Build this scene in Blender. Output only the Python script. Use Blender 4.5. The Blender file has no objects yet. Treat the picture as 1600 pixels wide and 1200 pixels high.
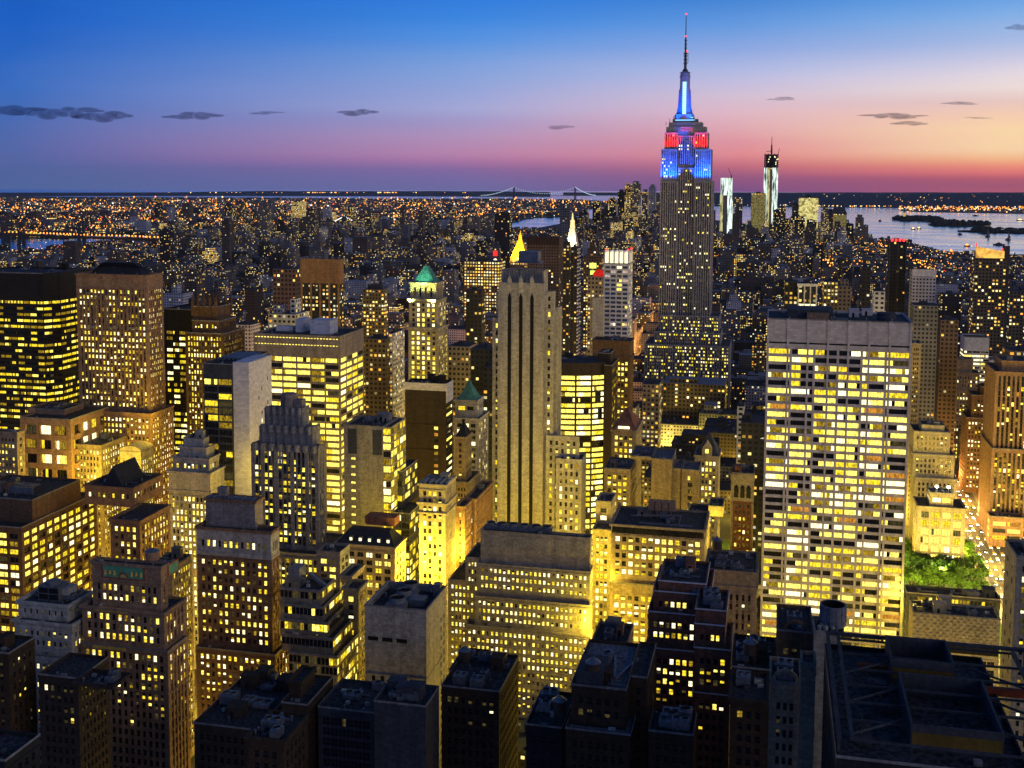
import bpy, math, random
from mathutils import Vector, Matrix
R = random.Random(7)
SC = bpy.context.scene
COL = SC.collection

# ------------------------------------------------------------------ camera
F = 1800.0                       # focal length in pixels of the 1600 px wide photograph
CY = 440.0                       # row of the optical axis: the photograph is cropped from a taller frame
PITCH = math.atan((CY - 281) / F)
YAW = math.atan(412 / (F / math.cos(PITCH)))
ROLL = 0.0044
EYE = Vector((0, 0, 260))
fw = Vector((-math.sin(YAW) * math.cos(PITCH), math.cos(YAW) * math.cos(PITCH), -math.sin(PITCH)))
rt = Vector((math.cos(YAW), math.sin(YAW), 0))
up = rt.cross(fw)
rt, up = (rt + up * ROLL).normalized(), (up - rt * ROLL).normalized()
cam = bpy.data.cameras.new('camera')
co = bpy.data.objects.new('camera', cam); COL.objects.link(co)
co.matrix_world = Matrix(((rt.x, up.x, -fw.x, EYE.x), (rt.y, up.y, -fw.y, EYE.y), (rt.z, up.z, -fw.z, EYE.z), (0, 0, 0, 1)))
cam.sensor_width = 36; cam.lens = F / 1600 * 36
cam.shift_y = (CY - 600) / 1600
cam.clip_start = 1; cam.clip_end = 80000
SC.camera = co

def ray(px, py):
    return fw + rt * ((px - 800) / F) - up * ((py - CY) / F)
def at(px, py, Y):               # photo pixel + distance along the avenues -> world point
    d = ray(px, py); return EYE + d * (Y / d.y)
def gnd(px, py, z=0.0):          # photo pixel on the level z -> world point
    d = ray(px, py); return EYE + d * ((z - 260) / d.z)
def proj(p):
    d = Vector(p) - EYE; c = d.dot(fw)
    return 800 + F * d.dot(rt) / c, CY - F * d.dot(up) / c
def xat(px, py, Y, Z):           # x on the plane Y at height Z for pixel column px
    for _ in range(5):
        p = at(px, py, Y); q = at(px, py + 1, Y); py += (Z - p.z) / (q.z - p.z)
    return at(px, py, Y).x

def back(X, Y, Z, pb):           # depth of a side wall whose far corner stands in pixel column pb
    a, b = Y + 1, Y + 400
    for _ in range(40):
        m = (a + b) / 2
        if (proj((X, m, Z))[0] < pb) == (X < 0): a = m
        else: b = m
    return a - Y

# ------------------------------------------------------------------ render, world, sun
SC.render.engine = 'CYCLES'
SC.view_settings.view_transform = 'Standard'; SC.view_settings.look = 'None'
SC.view_settings.exposure = 0.0; SC.view_settings.gamma = 1.0
cy = SC.cycles
cy.max_bounces = 4; cy.diffuse_bounces = 3; cy.glossy_bounces = 2; cy.transparent_max_bounces = 6
cy.sample_clamp_indirect = 5.0; cy.sample_clamp_direct = 0; cy.use_denoising = True; cy.volume_bounces = 0
cy.caustics_reflective = False; cy.caustics_refractive = False

def lin(c):
    return tuple(((x / 255) / 12.92 if x / 255 <= 0.04045 else ((x / 255 + 0.055) / 1.055) ** 2.4) for x in c)

w = bpy.data.worlds.new('World'); SC.world = w; w.use_nodes = True
nt = w.node_tree; nt.nodes.clear()
N = nt.nodes.new; L = nt.links.new
out = N('ShaderNodeOutputWorld'); bg = N('ShaderNodeBackground'); L(bg.outputs[0], out.inputs[0])
bg.inputs[1].default_value = 1.0
tc = N('ShaderNodeTexCoord'); sx = N('ShaderNodeSeparateXYZ'); L(tc.outputs['Generated'], sx.inputs[0])
def ramp(stops):
    r = N('ShaderNodeValToRGB'); e = r.color_ramp.elements
    while len(e) > 1: e.remove(e[-1])
    e[0].position = stops[0][0]; e[0].color = lin(stops[0][1]) + (1,)
    for p, c in stops[1:]:
        k = e.new(p); k.color = lin(c) + (1,)
    r.color_ramp.interpolation = 'B_SPLINE' if False else 'EASE' if False else 'LINEAR'
    return r
def el(y): return max(0.0, math.sin(math.atan((CY - y) / F) - PITCH + 0.0))  # elevation of photo row y
mp = N('ShaderNodeMapRange'); L(sx.outputs[2], mp.inputs[0])
mp.inputs[1].default_value = -0.012; mp.inputs[2].default_value = 0.5
def pos(y):
    e = math.sin(math.atan((CY - y) / F) - PITCH); return (e + 0.012) / 0.512
TOP = [(-300, (38, 76, 136)), (-900, (32, 60, 108))]
SKY = {
 'a': [(300, (80, 106, 166)), (275, (80, 104, 166)), (250, (84, 102, 168)), (210, (72, 104, 176)), (150, (48, 106, 192)), (100, (26, 98, 194)), (50, (4, 92, 196)), (0, (0, 88, 188))],
 'b': [(300, (110, 108, 166)), (280, (122, 108, 170)), (265, (138, 108, 168)), (252, (170, 118, 170)), (240, (184, 132, 176)), (215, (182, 146, 188)), (190, (166, 154, 202)), (170, (164, 168, 216)), (150, (154, 166, 218)), (120, (134, 162, 220)), (90, (112, 156, 222)), (60, (78, 144, 226)), (30, (50, 132, 224)), (0, (36, 124, 222))],
 'c': [(300, (126, 80, 138)), (275, (160, 90, 132)), (258, (206, 110, 128)), (240, (232, 142, 146)), (220, (228, 152, 162)), (200, (226, 168, 180)), (175, (224, 184, 200)), (150, (212, 192, 214)), (130, (196, 190, 224)), (110, (176, 186, 228)), (80, (140, 168, 226)), (40, (96, 152, 224)), (0, (60, 130, 212))],
 'd': [(300, (186, 92, 114)), (286, (172, 88, 116)), (276, (190, 92, 110)), (268, (238, 118, 116)), (258, (250, 148, 120)), (248, (252, 186, 136)), (235, (254, 214, 168)), (205, (254, 216, 170)), (185, (248, 206, 176)), (165, (234, 200, 192)), (145, (238, 220, 216)), (125, (230, 218, 226)), (105, (206, 204, 228)), (80, (170, 188, 228)), (40, (128, 174, 230)), (0, (80, 152, 228))]}
SKY = {k: v + TOP for k, v in SKY.items()}
rs = {k: ramp(sorted(((pos(y), c) for y, c in v), key=lambda q: q[0])) for k, v in SKY.items()}
for r in rs.values(): L(mp.outputs[0], r.inputs[0])
az = N('ShaderNodeMath'); az.operation = 'ARCTAN2'; L(sx.outputs[0], az.inputs[0]); L(sx.outputs[1], az.inputs[1])
ns = N('ShaderNodeTexNoise'); ns.inputs['Scale'].default_value = 3.0; ns.inputs['Detail'].default_value = 5
mpn = N('ShaderNodeMapping'); mpn.inputs['Scale'].default_value = (1, 1, 9); L(tc.outputs['Generated'], mpn.inputs[0]); L(mpn.outputs[0], ns.inputs[0])
nz = N('ShaderNodeMath'); nz.operation = 'MULTIPLY_ADD'; L(ns.outputs[0], nz.inputs[0]); nz.inputs[1].default_value = 0.1; L(az.outputs[0], nz.inputs[2])
def mr(a, b):
    m = N('ShaderNodeMapRange'); L(nz.outputs[0], m.inputs[0])
    m.inputs[1].default_value = a + 0.05; m.inputs[2].default_value = b + 0.05; return m
A = lambda px: math.atan2(ray(px, 281).x, ray(px, 281).y)
last = rs['a'].outputs[0]
for k, lo_, hi_ in (('b', 30, 730), ('c', 730, 1150), ('d', 1150, 1560)):
    m1 = mr(A(lo_), A(hi_)); x1 = N('ShaderNodeMixRGB'); L(m1.outputs[0], x1.inputs[0]); L(last, x1.inputs[1]); L(rs[k].outputs[0], x1.inputs[2]); last = x1.outputs[0]
hs = N('ShaderNodeHueSaturation'); hs.inputs['Saturation'].default_value = .98; L(last, hs.inputs['Color']); L(hs.outputs[0], bg.inputs[0])

# the last glow of the sun that has just set in the west: weak, very soft, pink
sun = bpy.data.lights.new('sun', 'SUN'); so = bpy.data.objects.new('sun', sun); COL.objects.link(so)
sun.energy = 0.5; sun.angle = math.radians(40); sun.color = (1.0, 0.86, 0.75)
so.rotation_euler = Vector((-1.0, 0.5, -0.34)).to_track_quat('-Z', 'Y').to_euler()

# ------------------------------------------------------------------ materials
MATS = {}
def newmat(name):
    m = bpy.data.materials.new(name); m.use_nodes = True; m.node_tree.nodes.clear(); return m
def surf(name, col, rough=0.85, metal=0.0, var=0.25, spec=0.3, scale=0.12, streak=True, joints=False):
    if name in MATS: return MATS[name]
    m = newmat(name); t = m.node_tree; n = t.nodes.new; l = t.links.new
    o = n('ShaderNodeOutputMaterial'); b = n('ShaderNodeBsdfPrincipled'); l(b.outputs[0], o.inputs[0])
    b.inputs['Roughness'].default_value = rough; b.inputs['Metallic'].default_value = metal
    b.inputs['Specular IOR Level'].default_value = spec
    g = n('ShaderNodeNewGeometry'); mpg = n('ShaderNodeMapping'); l(g.outputs['Position'], mpg.inputs[0])
    mpg.inputs['Scale'].default_value = (1, 1, 0.12 if streak else 1)
    a = n('ShaderNodeTexNoise'); a.inputs['Scale'].default_value = scale * 3; a.inputs['Detail'].default_value = 6; a.inputs['Roughness'].default_value = 0.65
    l(mpg.outputs[0], a.inputs[0])
    c = n('ShaderNodeTexNoise'); c.inputs['Scale'].default_value = 0.9; c.inputs['Detail'].default_value = 4; l(g.outputs['Position'], c.inputs[0])
    s = n('ShaderNodeMath'); s.operation = 'ADD'; l(a.outputs[0], s.inputs[0]); l(c.outputs[0], s.inputs[1])
    r = n('ShaderNodeMapRange'); l(s.outputs[0], r.inputs[0]); r.inputs[1].default_value = 0.78; r.inputs[2].default_value = 1.22
    r.inputs[3].default_value = 1 - var; r.inputs[4].default_value = 1 + var
    x = n('ShaderNodeVectorMath'); x.operation = 'SCALE'; x.inputs[0].default_value = col; 
    if joints:                       # coursed masonry: blocks of slightly different tone with thin joints
        sp_ = n('ShaderNodeSeparateXYZ'); l(g.outputs['Position'], sp_.inputs[0]); ad = n('ShaderNodeMath'); l(sp_.outputs[0], ad.inputs[0]); l(sp_.outputs[1], ad.inputs[1])
        cb = n('ShaderNodeCombineXYZ'); l(ad.outputs[0], cb.inputs[0]); l(sp_.outputs[2], cb.inputs[1]); bt = n('ShaderNodeTexBrick'); l(cb.outputs[0], bt.inputs[0])
        bt.inputs['Color1'].default_value = (1.12, 1.12, 1.12, 1); bt.inputs['Color2'].default_value = (.84, .84, .84, 1); bt.inputs['Mortar'].default_value = (.62, .62, .62, 1); bt.inputs['Scale'].default_value = 1; bt.inputs['Mortar Size'].default_value = .035; bt.inputs['Brick Width'].default_value = 2.4; bt.inputs['Row Height'].default_value = 1.2; bt.inputs['Bias'].default_value = 0
        mm = n('ShaderNodeMath'); mm.operation = 'MULTIPLY'; l(r.outputs[0], mm.inputs[0]); l(bt.outputs[0], mm.inputs[1]); l(mm.outputs[0], x.inputs['Scale'])
    else: l(r.outputs[0], x.inputs['Scale'])
    l(x.outputs[0], b.inputs['Base Color'])
    MATS[name] = m; return m
def glow(name, col, strength, vary=0.5, scale=(0.9, 0.9, 0.5), sampled=False):
    if name in MATS: return MATS[name]
    m = newmat(name); t = m.node_tree; n = t.nodes.new; l = t.links.new
    o = n('ShaderNodeOutputMaterial'); e = n('ShaderNodeEmission'); l(e.outputs[0], o.inputs[0])
    e.inputs[0].default_value = (*col, 1)
    if vary:
        g = n('ShaderNodeNewGeometry'); mpg = n('ShaderNodeMapping'); l(g.outputs['Position'], mpg.inputs[0]); mpg.inputs['Scale'].default_value = scale
        a = n('ShaderNodeTexNoise'); a.inputs['Scale'].default_value = 1.3; a.inputs['Detail'].default_value = 3; a.inputs['Roughness'].default_value = 0.7; l(mpg.outputs[0], a.inputs[0])
        r = n('ShaderNodeMapRange'); l(a.outputs[0], r.inputs[0]); r.inputs[1].default_value = 0.38; r.inputs[2].default_value = 0.6
        r.inputs[3].default_value = strength * (1 - vary); r.inputs[4].default_value = strength * 1.1
        l(r.outputs[0], e.inputs[1])
    else: e.inputs[1].default_value = strength
    if not sampled: m.cycles.emission_sampling = 'NONE'
    MATS[name] = m; return m
G_DARK = surf('dark_glass', (0.012, 0.014, 0.018), 0.18, 0, 0.3, 0.5)
G = [G_DARK,
     glow('window_bright', (1.0, 0.80, 0.13), 2.2, 0.6),
     glow('window_yellow', (1.0, 0.72, 0.03), 1.6, 0.7),
     glow('window_deep', (0.8, 0.50, 0.03), 0.6, 0.8),
     glow('window_dim', (0.22, 0.17, 0.06), 0.35, 0.8),
     glow('window_white', (1.0, 0.9, 0.48), 2.4, 0.5),
     glow('window_orange', (1.0, 0.42, 0.05), 0.8, 0.6),
     surf('window_frame', (0.08, 0.07, 0.06), 0.6),
     glow('window_pink', (1.0, 0.72, 0.6), 0.8, 0.6),
     surf('blue_glass', (0.05, 0.08, 0.16), 0.12, 0, 0.2, 0.6)]
FRAME = 7
WALL = dict(limestone=(0.39, 0.365, 0.33), ashlar=(0.34, 0.33, 0.37), pale=(0.5, 0.46, 0.38), tan=(0.32, 0.25, 0.16), brown=(0.24, 0.135, 0.075), red=(0.24, 0.10, 0.06),
            dark=(0.022, 0.02, 0.02), bronze=(0.05, 0.035, 0.025), white=(0.72, 0.70, 0.72), grey=(0.24, 0.23, 0.22), concrete=(0.30, 0.27, 0.22),
            travertine=(0.66, 0.60, 0.57), copper=(0.10, 0.30, 0.22), sand=(0.42, 0.36, 0.24), mauve=(0.27, 0.225, 0.20), slate=(0.06, 0.065, 0.075),
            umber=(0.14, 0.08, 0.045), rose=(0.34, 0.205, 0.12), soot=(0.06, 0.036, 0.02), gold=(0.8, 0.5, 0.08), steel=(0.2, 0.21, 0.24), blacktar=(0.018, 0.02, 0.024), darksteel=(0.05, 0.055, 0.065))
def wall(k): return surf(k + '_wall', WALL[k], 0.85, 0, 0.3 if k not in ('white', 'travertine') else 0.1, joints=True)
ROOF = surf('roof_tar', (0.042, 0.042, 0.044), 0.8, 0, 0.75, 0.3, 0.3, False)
ROOFL = surf('roof_grey', (0.17, 0.17, 0.18), 0.8, 0, 0.4, 0.3, 0.3, False)
METAL = surf('galvanised_metal', (0.22, 0.23, 0.25), 0.45, 0.6, 0.3)
WOOD = surf('tank_wood', (0.09, 0.06, 0.04), 0.9)
BLACK = surf('black_opening', (0.008, 0.008, 0.009), 0.9)

# ------------------------------------------------------------------ mesh builder
class MB:
    def __init__(s): s.v = []; s.f = []; s.m = []; s.uv = []
    def quad(s, a, b, c, d, m=0, uv=None):
        i = len(s.v); s.v += (a, b, c, d); s.f.append((i, i + 1, i + 2, i + 3)); s.m.append(m); s.uv.append(uv)
    def tri(s, a, b, c, m=0):
        i = len(s.v); s.v += (a, b, c); s.f.append((i, i + 1, i + 2)); s.m.append(m); s.uv.append(None)
    def box(s, x0, x1, y0, y1, z0, z1, m=0, bottom=True):
        s.quad((x0, y0, z0), (x1, y0, z0), (x1, y0, z1), (x0, y0, z1), m); s.quad((x1, y0, z0), (x1, y1, z0), (x1, y1, z1), (x1, y0, z1), m)
        s.quad((x1, y1, z0), (x0, y1, z0), (x0, y1, z1), (x1, y1, z1), m); s.quad((x0, y1, z0), (x0, y0, z0), (x0, y0, z1), (x0, y1, z1), m)
        s.quad((x0, y0, z1), (x1, y0, z1), (x1, y1, z1), (x0, y1, z1), m)
        if bottom: s.quad((x0, y1, z0), (x1, y1, z0), (x1, y0, z0), (x0, y0, z0), m)
    def cyl(s, cx, cy_, z0, z1, r0, r1=None, n=12, m=0, cap=True):
        r1 = r0 if r1 is None else r1
        P = [(math.cos(6.28318 * k / n), math.sin(6.28318 * k / n)) for k in range(n)]
        for k in range(n):
            a, b = P[k], P[(k + 1) % n]
            s.quad((cx + a[0] * r0, cy_ + a[1] * r0, z0), (cx + b[0] * r0, cy_ + b[1] * r0, z0), (cx + b[0] * r1, cy_ + b[1] * r1, z1), (cx + a[0] * r1, cy_ + a[1] * r1, z1), m)
            if cap and r1 > 0.01: s.tri((cx, cy_, z1), (cx + a[0] * r1, cy_ + a[1] * r1, z1), (cx + b[0] * r1, cy_ + b[1] * r1, z1), m)
    def frust(s, a, b, z0, z1, m=0):    # a, b = (x0,x1,y0,y1) rectangles at z0, z1
        P = [(a[0], a[2], z0), (a[1], a[2], z0), (a[1], a[3], z0), (a[0], a[3], z0)]; Q = [(b[0], b[2], z1), (b[1], b[2], z1), (b[1], b[3], z1), (b[0], b[3], z1)]
        for k in range(4): s.quad(P[k], P[(k + 1) % 4], Q[(k + 1) % 4], Q[k], m)
        s.quad(*Q, m)
    def beam(s, p, q, wd, m=0):
        p, q = Vector(p), Vector(q); d = (q - p).normalized(); a = d.cross(Vector((0, 0, 1)))
        if a.length < 0.01: a = Vector((1, 0, 0))
        a = a.normalized() * wd / 2; b = d.cross(a).normalized() * wd / 2
        c = [a + b, b - a, -a - b, a - b]
        for k in range(4):
            k2 = (k + 1) % 4; s.quad(tuple(p + c[k]), tuple(p + c[k2]), tuple(q + c[k2]), tuple(q + c[k]), m)
        s.quad(*[tuple(q + k) for k in c], m); s.quad(*[tuple(p + k) for k in reversed(c)], m)
    def mesh(s, name, mats):
        me = bpy.data.meshes.new(name); me.from_pydata(s.v, [], s.f)
        for m in mats: me.materials.append(m)
        if len(mats) > 1: me.polygons.foreach_set('material_index', s.m)
        if any(s.uv):
            u = me.uv_layers.new(name='UVMap'); fl = []
            for f, q in zip(s.f, s.uv): fl += q if q else [0, 0] * len(f)
            u.data.foreach_set('uv', fl)
        me.update(); return me
    def obj(s, name, mats, parent=None, loc=None):
        if not isinstance(mats, (list, tuple)): mats = [mats]
        if loc is not None: s.v = [(a - loc[0], b - loc[1], c - loc[2]) for a, b, c in s.v]
        o = bpy.data.objects.new(name, s.mesh(name, mats)); COL.objects.link(o)
        if parent is not None: o.parent = parent
        if loc is not None: o.location = loc
        return o
def tag(o, label=None, cat=None, group=None, kind=None):
    if label: o['label'] = label
    if cat: o['category'] = cat
    if group: o['group'] = group
    if kind: o['kind'] = kind
    return o

# ------------------------------------------------------------------ facades
ST = dict(bay=3.0, fl=3.6, ww=1.5, wh=2.0, sr=0.0, rec=0.4, n=1, gap=0.14, lit=0.55, row=0.3, top=3.0, sash=True, mix=(0, 30, 20, 14, 14, 20, 2), edge=1.5, cols=None, solid=False)
def S(**k): d = dict(ST); d.update(k); return d
PUNCH = S()
FOOT = []                         # footprints of everything large, for the fillers to keep clear of
CELLS = {}
def pool(st, on):
    key = (st['n'], st['mix'], on, st['lit'] > 0.85)
    if key not in CELLS:
        out = []
        for k in range(14 if st['n'] > 1 else 24):
            c = []; cur = None
            for j in range(st['n']):
                if cur is None or R.random() < 0.22:
                    if on == 2: cur = R.choices(range(7), st['mix'])[0] if R.random() < (0.95 if st['lit'] > 0.85 else 0.8) else 0
                    elif on == 1: cur = R.choices(range(7), st['mix'])[0] if R.random() < 0.4 else 0
                    else: cur = 0 if R.random() < 0.8 else R.choice((3, 4))
                c.append(cur)
            out.append(tuple(c))
        CELLS[key] = out
    return R.choice(CELLS[key])
PMESH = {}
def pane_quads(mb, c, U, Nn, w, h, cell, gap, sash):
    n = len(cell); half = sash and n == 2 and gap >= 0 and w < 2.4
    if half: n = 1
    pw = (w - gap * (n - 1)) / n
    x = -w / 2; z0, z1 = c[2] - h / 2, c[2] + h / 2
    def P(u, z, d): return (c[0] + U[0] * u + Nn[0] * d, c[1] + U[1] * u + Nn[1] * d, z)
    if half:
        zm = c[2]; mb.quad(P(x, z0, 0), P(-x, z0, 0), P(-x, zm, 0), P(x, zm, 0), cell[0]); mb.quad(P(x, zm, 0), P(-x, zm, 0), P(-x, z1, 0), P(x, z1, 0), cell[1])
    for j, m in enumerate(() if half else cell):
        mb.quad(P(x, z0, 0), P(x + pw, z0, 0), P(x + pw, z1, 0), P(x, z1, 0), m)
        if j < n - 1: mb.quad(P(x + pw, z0, 0), P(x + pw + gap, z0, 0), P(x + pw + gap, z1, 0), P(x + pw, z1, 0), FRAME)
        x += pw + gap
    if sash: mb.quad(P(-w / 2, c[2] - .06, .05), P(w / 2, c[2] - .06, .05), P(w / 2, c[2] + .06, .05), P(-w / 2, c[2] + .06, .05), FRAME)

class Bld:
    def __init__(s, name, label, cat, wmat):
        s.name, s.label, s.cat = name, label, cat
        s.wmat = wall(wmat) if isinstance(wmat, str) else wmat
        s.wall = MB(); s.walls = {}; s.roof = MB(); s.panes = []; s.T = []; s.root = bpy.data.objects.new(name, None); COL.objects.link(s.root)
        s.extra = []; s.group = None
    def facade(s, O, U, Nn, Wd, z0, z1, st):
        W = s.wall if 'wm' not in st else s.walls.setdefault(st['wm'], MB()); SP = s.walls.setdefault(st['sp'], MB()) if 'sp' in st else W
        def P(u, z, d=0.0): return (O[0] + U[0] * u + Nn[0] * d, O[1] + U[1] * u + Nn[1] * d, z)
        nf = int((z1 - z0 - st['top'] - 0.5) / st['fl']); e = st['edge']; nb = max(1, round((Wd - 2 * e) / st['bay']))
        if st['solid'] or nf < 1 or Wd < st['bay']:
            W.quad(P(0, z0), P(Wd, z0), P(Wd, z1), P(0, z1)); return
        if st['n'] == 1 and 2.4 <= st['bay'] <= 4.5 and st['wh'] < 4 and st['cols'] is None and 'nofine' not in st: nb = max(1, round(nb * 1.32))
        bay = (Wd - 2 * e) / nb; ww = st['ww'] * bay / st['bay'] * (1.08 if st['n'] == 1 else 1); ww = min(ww, bay * .9); pr = bay - ww
        zt = z1 - st['top']; zb = zt - nf * st['fl']; rec, sr = st['rec'], st['sr']
        W.quad(P(0, zt), P(Wd, zt), P(Wd, z1), P(0, z1))
        if zb > z0 + .01: W.quad(P(0, z0), P(Wd, z0), P(Wd, zb), P(0, zb))
        cols = st['cols']
        us = [e + k * bay + pr / 2 for k in range(nb) if cols is None or cols(k, nb)]
        u = 0.0
        for a in us:                      # piers with their returns
            W.quad(P(u, zb), P(a, zb), P(a, zt), P(u, zt))
            W.quad(P(a, zb), P(a, zb, -rec), P(a, zt, -rec), P(a, zt)); b = a + ww
            W.quad(P(b, zb, -rec), P(b, zb), P(b, zt), P(b, zt, -rec)); u = b
        W.quad(P(u, zb), P(Wd, zb), P(Wd, zt), P(u, zt))
        sill = (st['fl'] - st['wh']) * 0.55
        W.quad(P(0, zt, -rec), P(Wd, zt, -rec), P(Wd, zt), P(0, zt))
        for f in range(nf):
            z = zb + f * st['fl']; za, zc = z + sill, z + sill + st['wh']
            r = R.random(); pl = st['lit'] + (st['row'] * (0.9 if r < st['lit'] else -0.9))
            for a in us:
                b = a + ww
                SP.quad(P(a, z, -sr), P(b, z, -sr), P(b, za, -sr), P(a, za, -sr)); SP.quad(P(a, zc, -sr), P(b, zc, -sr), P(b, z + st['fl'], -sr), P(a, z + st['fl'], -sr))
                W.quad(P(a, za, -sr), P(b, za, -sr), P(b, za, -rec), P(a, za, -rec))
                if st['n'] == 1:
                    cell = (R.choices(range(7), st['mix'])[0] if R.random() < pl else (0 if R.random() < .75 else 4),)
                    if st['sash']:           # lower and upper sash: blinds drawn or not
                        q = R.random(); cell += ((cell[0] if q < .55 else (R.choice((5, 1, 2)) if q < .75 else R.choice((0, 4, 3)))) if cell[0] else (0 if q < .88 else 4),)
                else:
                    q = R.random(); cell = pool(st, 2 if q < pl * 0.8 else (1 if q < pl * 0.8 + 0.3 else 0))
                if 'blue' in st: cell = tuple(9 if c == 0 else (8 if c in (2, 3) else c) for c in cell)
                s.panes.append(((O[0] + U[0] * (a + b) / 2 - Nn[0] * (rec - .01), O[1] + U[1] * (a + b) / 2 - Nn[1] * (rec - .01), (za + zc) / 2), U, Nn, round(ww, 3), st['wh'], cell, st['gap'], st['sash']))
    def tier(s, x0, x1, y0, y1, z0, z1, st, roof=True, side=None, parapet=1.0):
        s.T.append((x0, x1, y0, y1, z0, z1))
        sd = side or st.get('side') or st
        s.facade((x0, y0), (1, 0), (0, -1), x1 - x0, z0, z1, st)
        vis_r = x1 < 60 and x0 < 0; vis_l = x0 > -60 and x1 > 0
        blank = S(solid=True)
        if 'wm' in st: blank = S(solid=True, wm=st['wm']); sd = {**sd, 'wm': st['wm']}
        s.facade((x1, y0), (0, 1), (1, 0), y1 - y0, z0, z1, sd if vis_r else blank)
        s.facade((x0, y1), (0, -1), (-1, 0), y1 - y0, z0, z1, sd if vis_l else blank)
        s.facade((x1, y1), (-1, 0), (0, 1), x1 - x0, z0, z1, blank)
        if roof:
            p = parapet; t = 0.45; zr = z1 - p
            s.roof.quad((x0 + t, y0 + t, zr), (x1 - t, y0 + t, zr), (x1 - t, y1 - t, zr), (x0 + t, y1 - t, zr))
            a = (x0, x1, y0, y1); b = (x0 + t, x1 - t, y0 + t, y1 - t)
            Pa = [(a[0], a[2], z1), (a[1], a[2], z1), (a[1], a[3], z1), (a[0], a[3], z1)]; Pb = [(b[0], b[2], z1), (b[1], b[2], z1), (b[1], b[3], z1), (b[0], b[3], z1)]
            for k in range(4):
                k2 = (k + 1) % 4; s.wall.quad(Pa[k], Pa[k2], Pb[k2], Pb[k])
                s.wall.quad(Pb[k], Pb[k2], (Pb[k2][0], Pb[k2][1], zr), (Pb[k][0], Pb[k][1], zr))
    def part(s, name, mb, mats, parent=None):
        o = mb.obj(name, mats, None); o.parent = parent or s.root; s.extra.append(o); return o
    def cornice(s, i, proud=0.7, h=1.0, drop=0.0, mat=None):
        x0, x1, y0, y1, z0, z1 = s.T[i]; m = MB(); z = z1 - drop; p = proud
        m.box(x0 - p, x1 + p, y0 - p, y0 - .003, z - h, z + .05); m.box(x1 + .003, x1 + p, y0 - .003, y1, z - h, z + .05); m.box(x0 - p, x0 - .003, y0 - .003, y1, z - h, z + .05)
        s.part('cornice', m, mat or s.wmat)
    def units(s, i, n=4, zz=None, big=False):
        x0, x1, y0, y1, z0, z1 = s.T[i]; z = (z1 - 1.0) if zz is None else zz; W_, D_ = x1 - x0, y1 - y0
        for k in range(n):
            w_ = R.uniform(2.5, 6) * (1.6 if big else 1); d_ = R.uniform(2.5, 6); h_ = R.uniform(1.6, 3.6)
            if w_ > W_ - 3 or d_ > D_ - 3: continue
            a = R.uniform(x0 + 1, x1 - 1 - w_); b = R.uniform(y0 + 1, y1 - 1 - d_); m = MB(); t = R.random()
            if t < .5:
                m.box(a, a + w_, b, b + d_, z + .4, z + h_); m.box(a + .3, a + .6, b + .3, b + .6, z, z + .4); m.box(a + w_ - .6, a + w_ - .3, b + .3, b + .6, z, z + .4)
                nfan = 2 if w_ > 4 else 1
                for q in range(nfan):
                    cx_ = a + w_ * (q + .5) / nfan; r_ = min(w_ / nfan, d_) * .38; m.cyl(cx_, b + d_ / 2, z + h_ + .003, z + h_ + .5, r_, r_, 12, 0, False); m.cyl(cx_, b + d_ / 2, z + h_ + .01, z + h_ + .12, r_ * .95, r_ * .95, 12, 1)
                s.part('air_conditioner', m, [METAL, BLACK])
            elif t < .72:
                m.box(a, a + w_, b, b + d_, z, z + h_ + 1.2); m.box(a - .2, a + w_ + .2, b - .2, b + d_ + .2, z + h_ + 1.203, z + h_ + 1.5)
                m.box(a + w_ * .3, a + w_ * .3 + 1, b - .06, b - .003, z, z + 2.1, 1)
                s.part('bulkhead', m, [s.wmat, BLACK])
            elif t < .93 or h_ < 2.4:
                m.beam((a, b, z + .6), (a + w_ * 1.5 if a + w_ * 1.5 < x1 - 1 else a + w_, b, z + .6), .5); m.beam((a, b, z), (a, b, z + .9), .5); m.beam((a, b + .9, z + .5), (a, b + d_, z + .5), .6); m.cyl(a + .8, b + 1.4, z, z + 1.6, .5)
                s.part('duct', m, METAL)
            else: s.tank(a + 2, b + 2, z)
    def vents(s, i, n):
        x0, x1, y0, y1, z0, z1 = s.T[i]
        for k in range(n):
            if x1 - x0 < 6: return
            a = R.uniform(x0 + 1, x1 - 3); b = (y0 + R.uniform(.8, 2.2)) if i else R.uniform(y0 + 1, max(y0 + 1.1, y1 - 3)); m = MB(); z = z1 - 1
            if R.random() < .5: m.cyl(a, b, z, z + R.uniform(.8, 2), .28, .28, 8); m.cyl(a, b, z + 1.2, z + 1.5, .45, .45, 8); s.part('vent_pipe', m, METAL)
            else: m.box(a, a + R.uniform(.8, 2.2), b, b + R.uniform(.8, 1.8), z, z + R.uniform(.7, 1.5)); s.part('roof_hatch', m, wall(R.choice(('grey', 'slate', 'pale'))))
    def tank(s, x, y, z, r=2.1, h=3.8, mat=None):
        m = MB()
        for dx in (-1, 1):
            for dy in (-1, 1): m.beam((x + dx * r * .65, y + dy * r * .65, z), (x + dx * r * .65, y + dy * r * .65, z + 3), .3)
        m.beam((x - r * .65, y - r * .65, z + .2), (x + r * .65, y - r * .65, z + 2.9), .15); m.cyl(x, y, z + 3, z + 3 + h, r, r * .97, 16)
        for k in range(3): m.cyl(x, y, z + 3.4 + k * h / 3, z + 3.5 + k * h / 3, r * 1.03, r * 1.03, 16)
        o = s.part('water_tank', m, mat or WOOD); c = MB(); c.cyl(x, y, z + 3.003 + h, z + 4.6 + h, r * 1.12, .05, 16); s.part('tank_roof', c, METAL, o)
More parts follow.
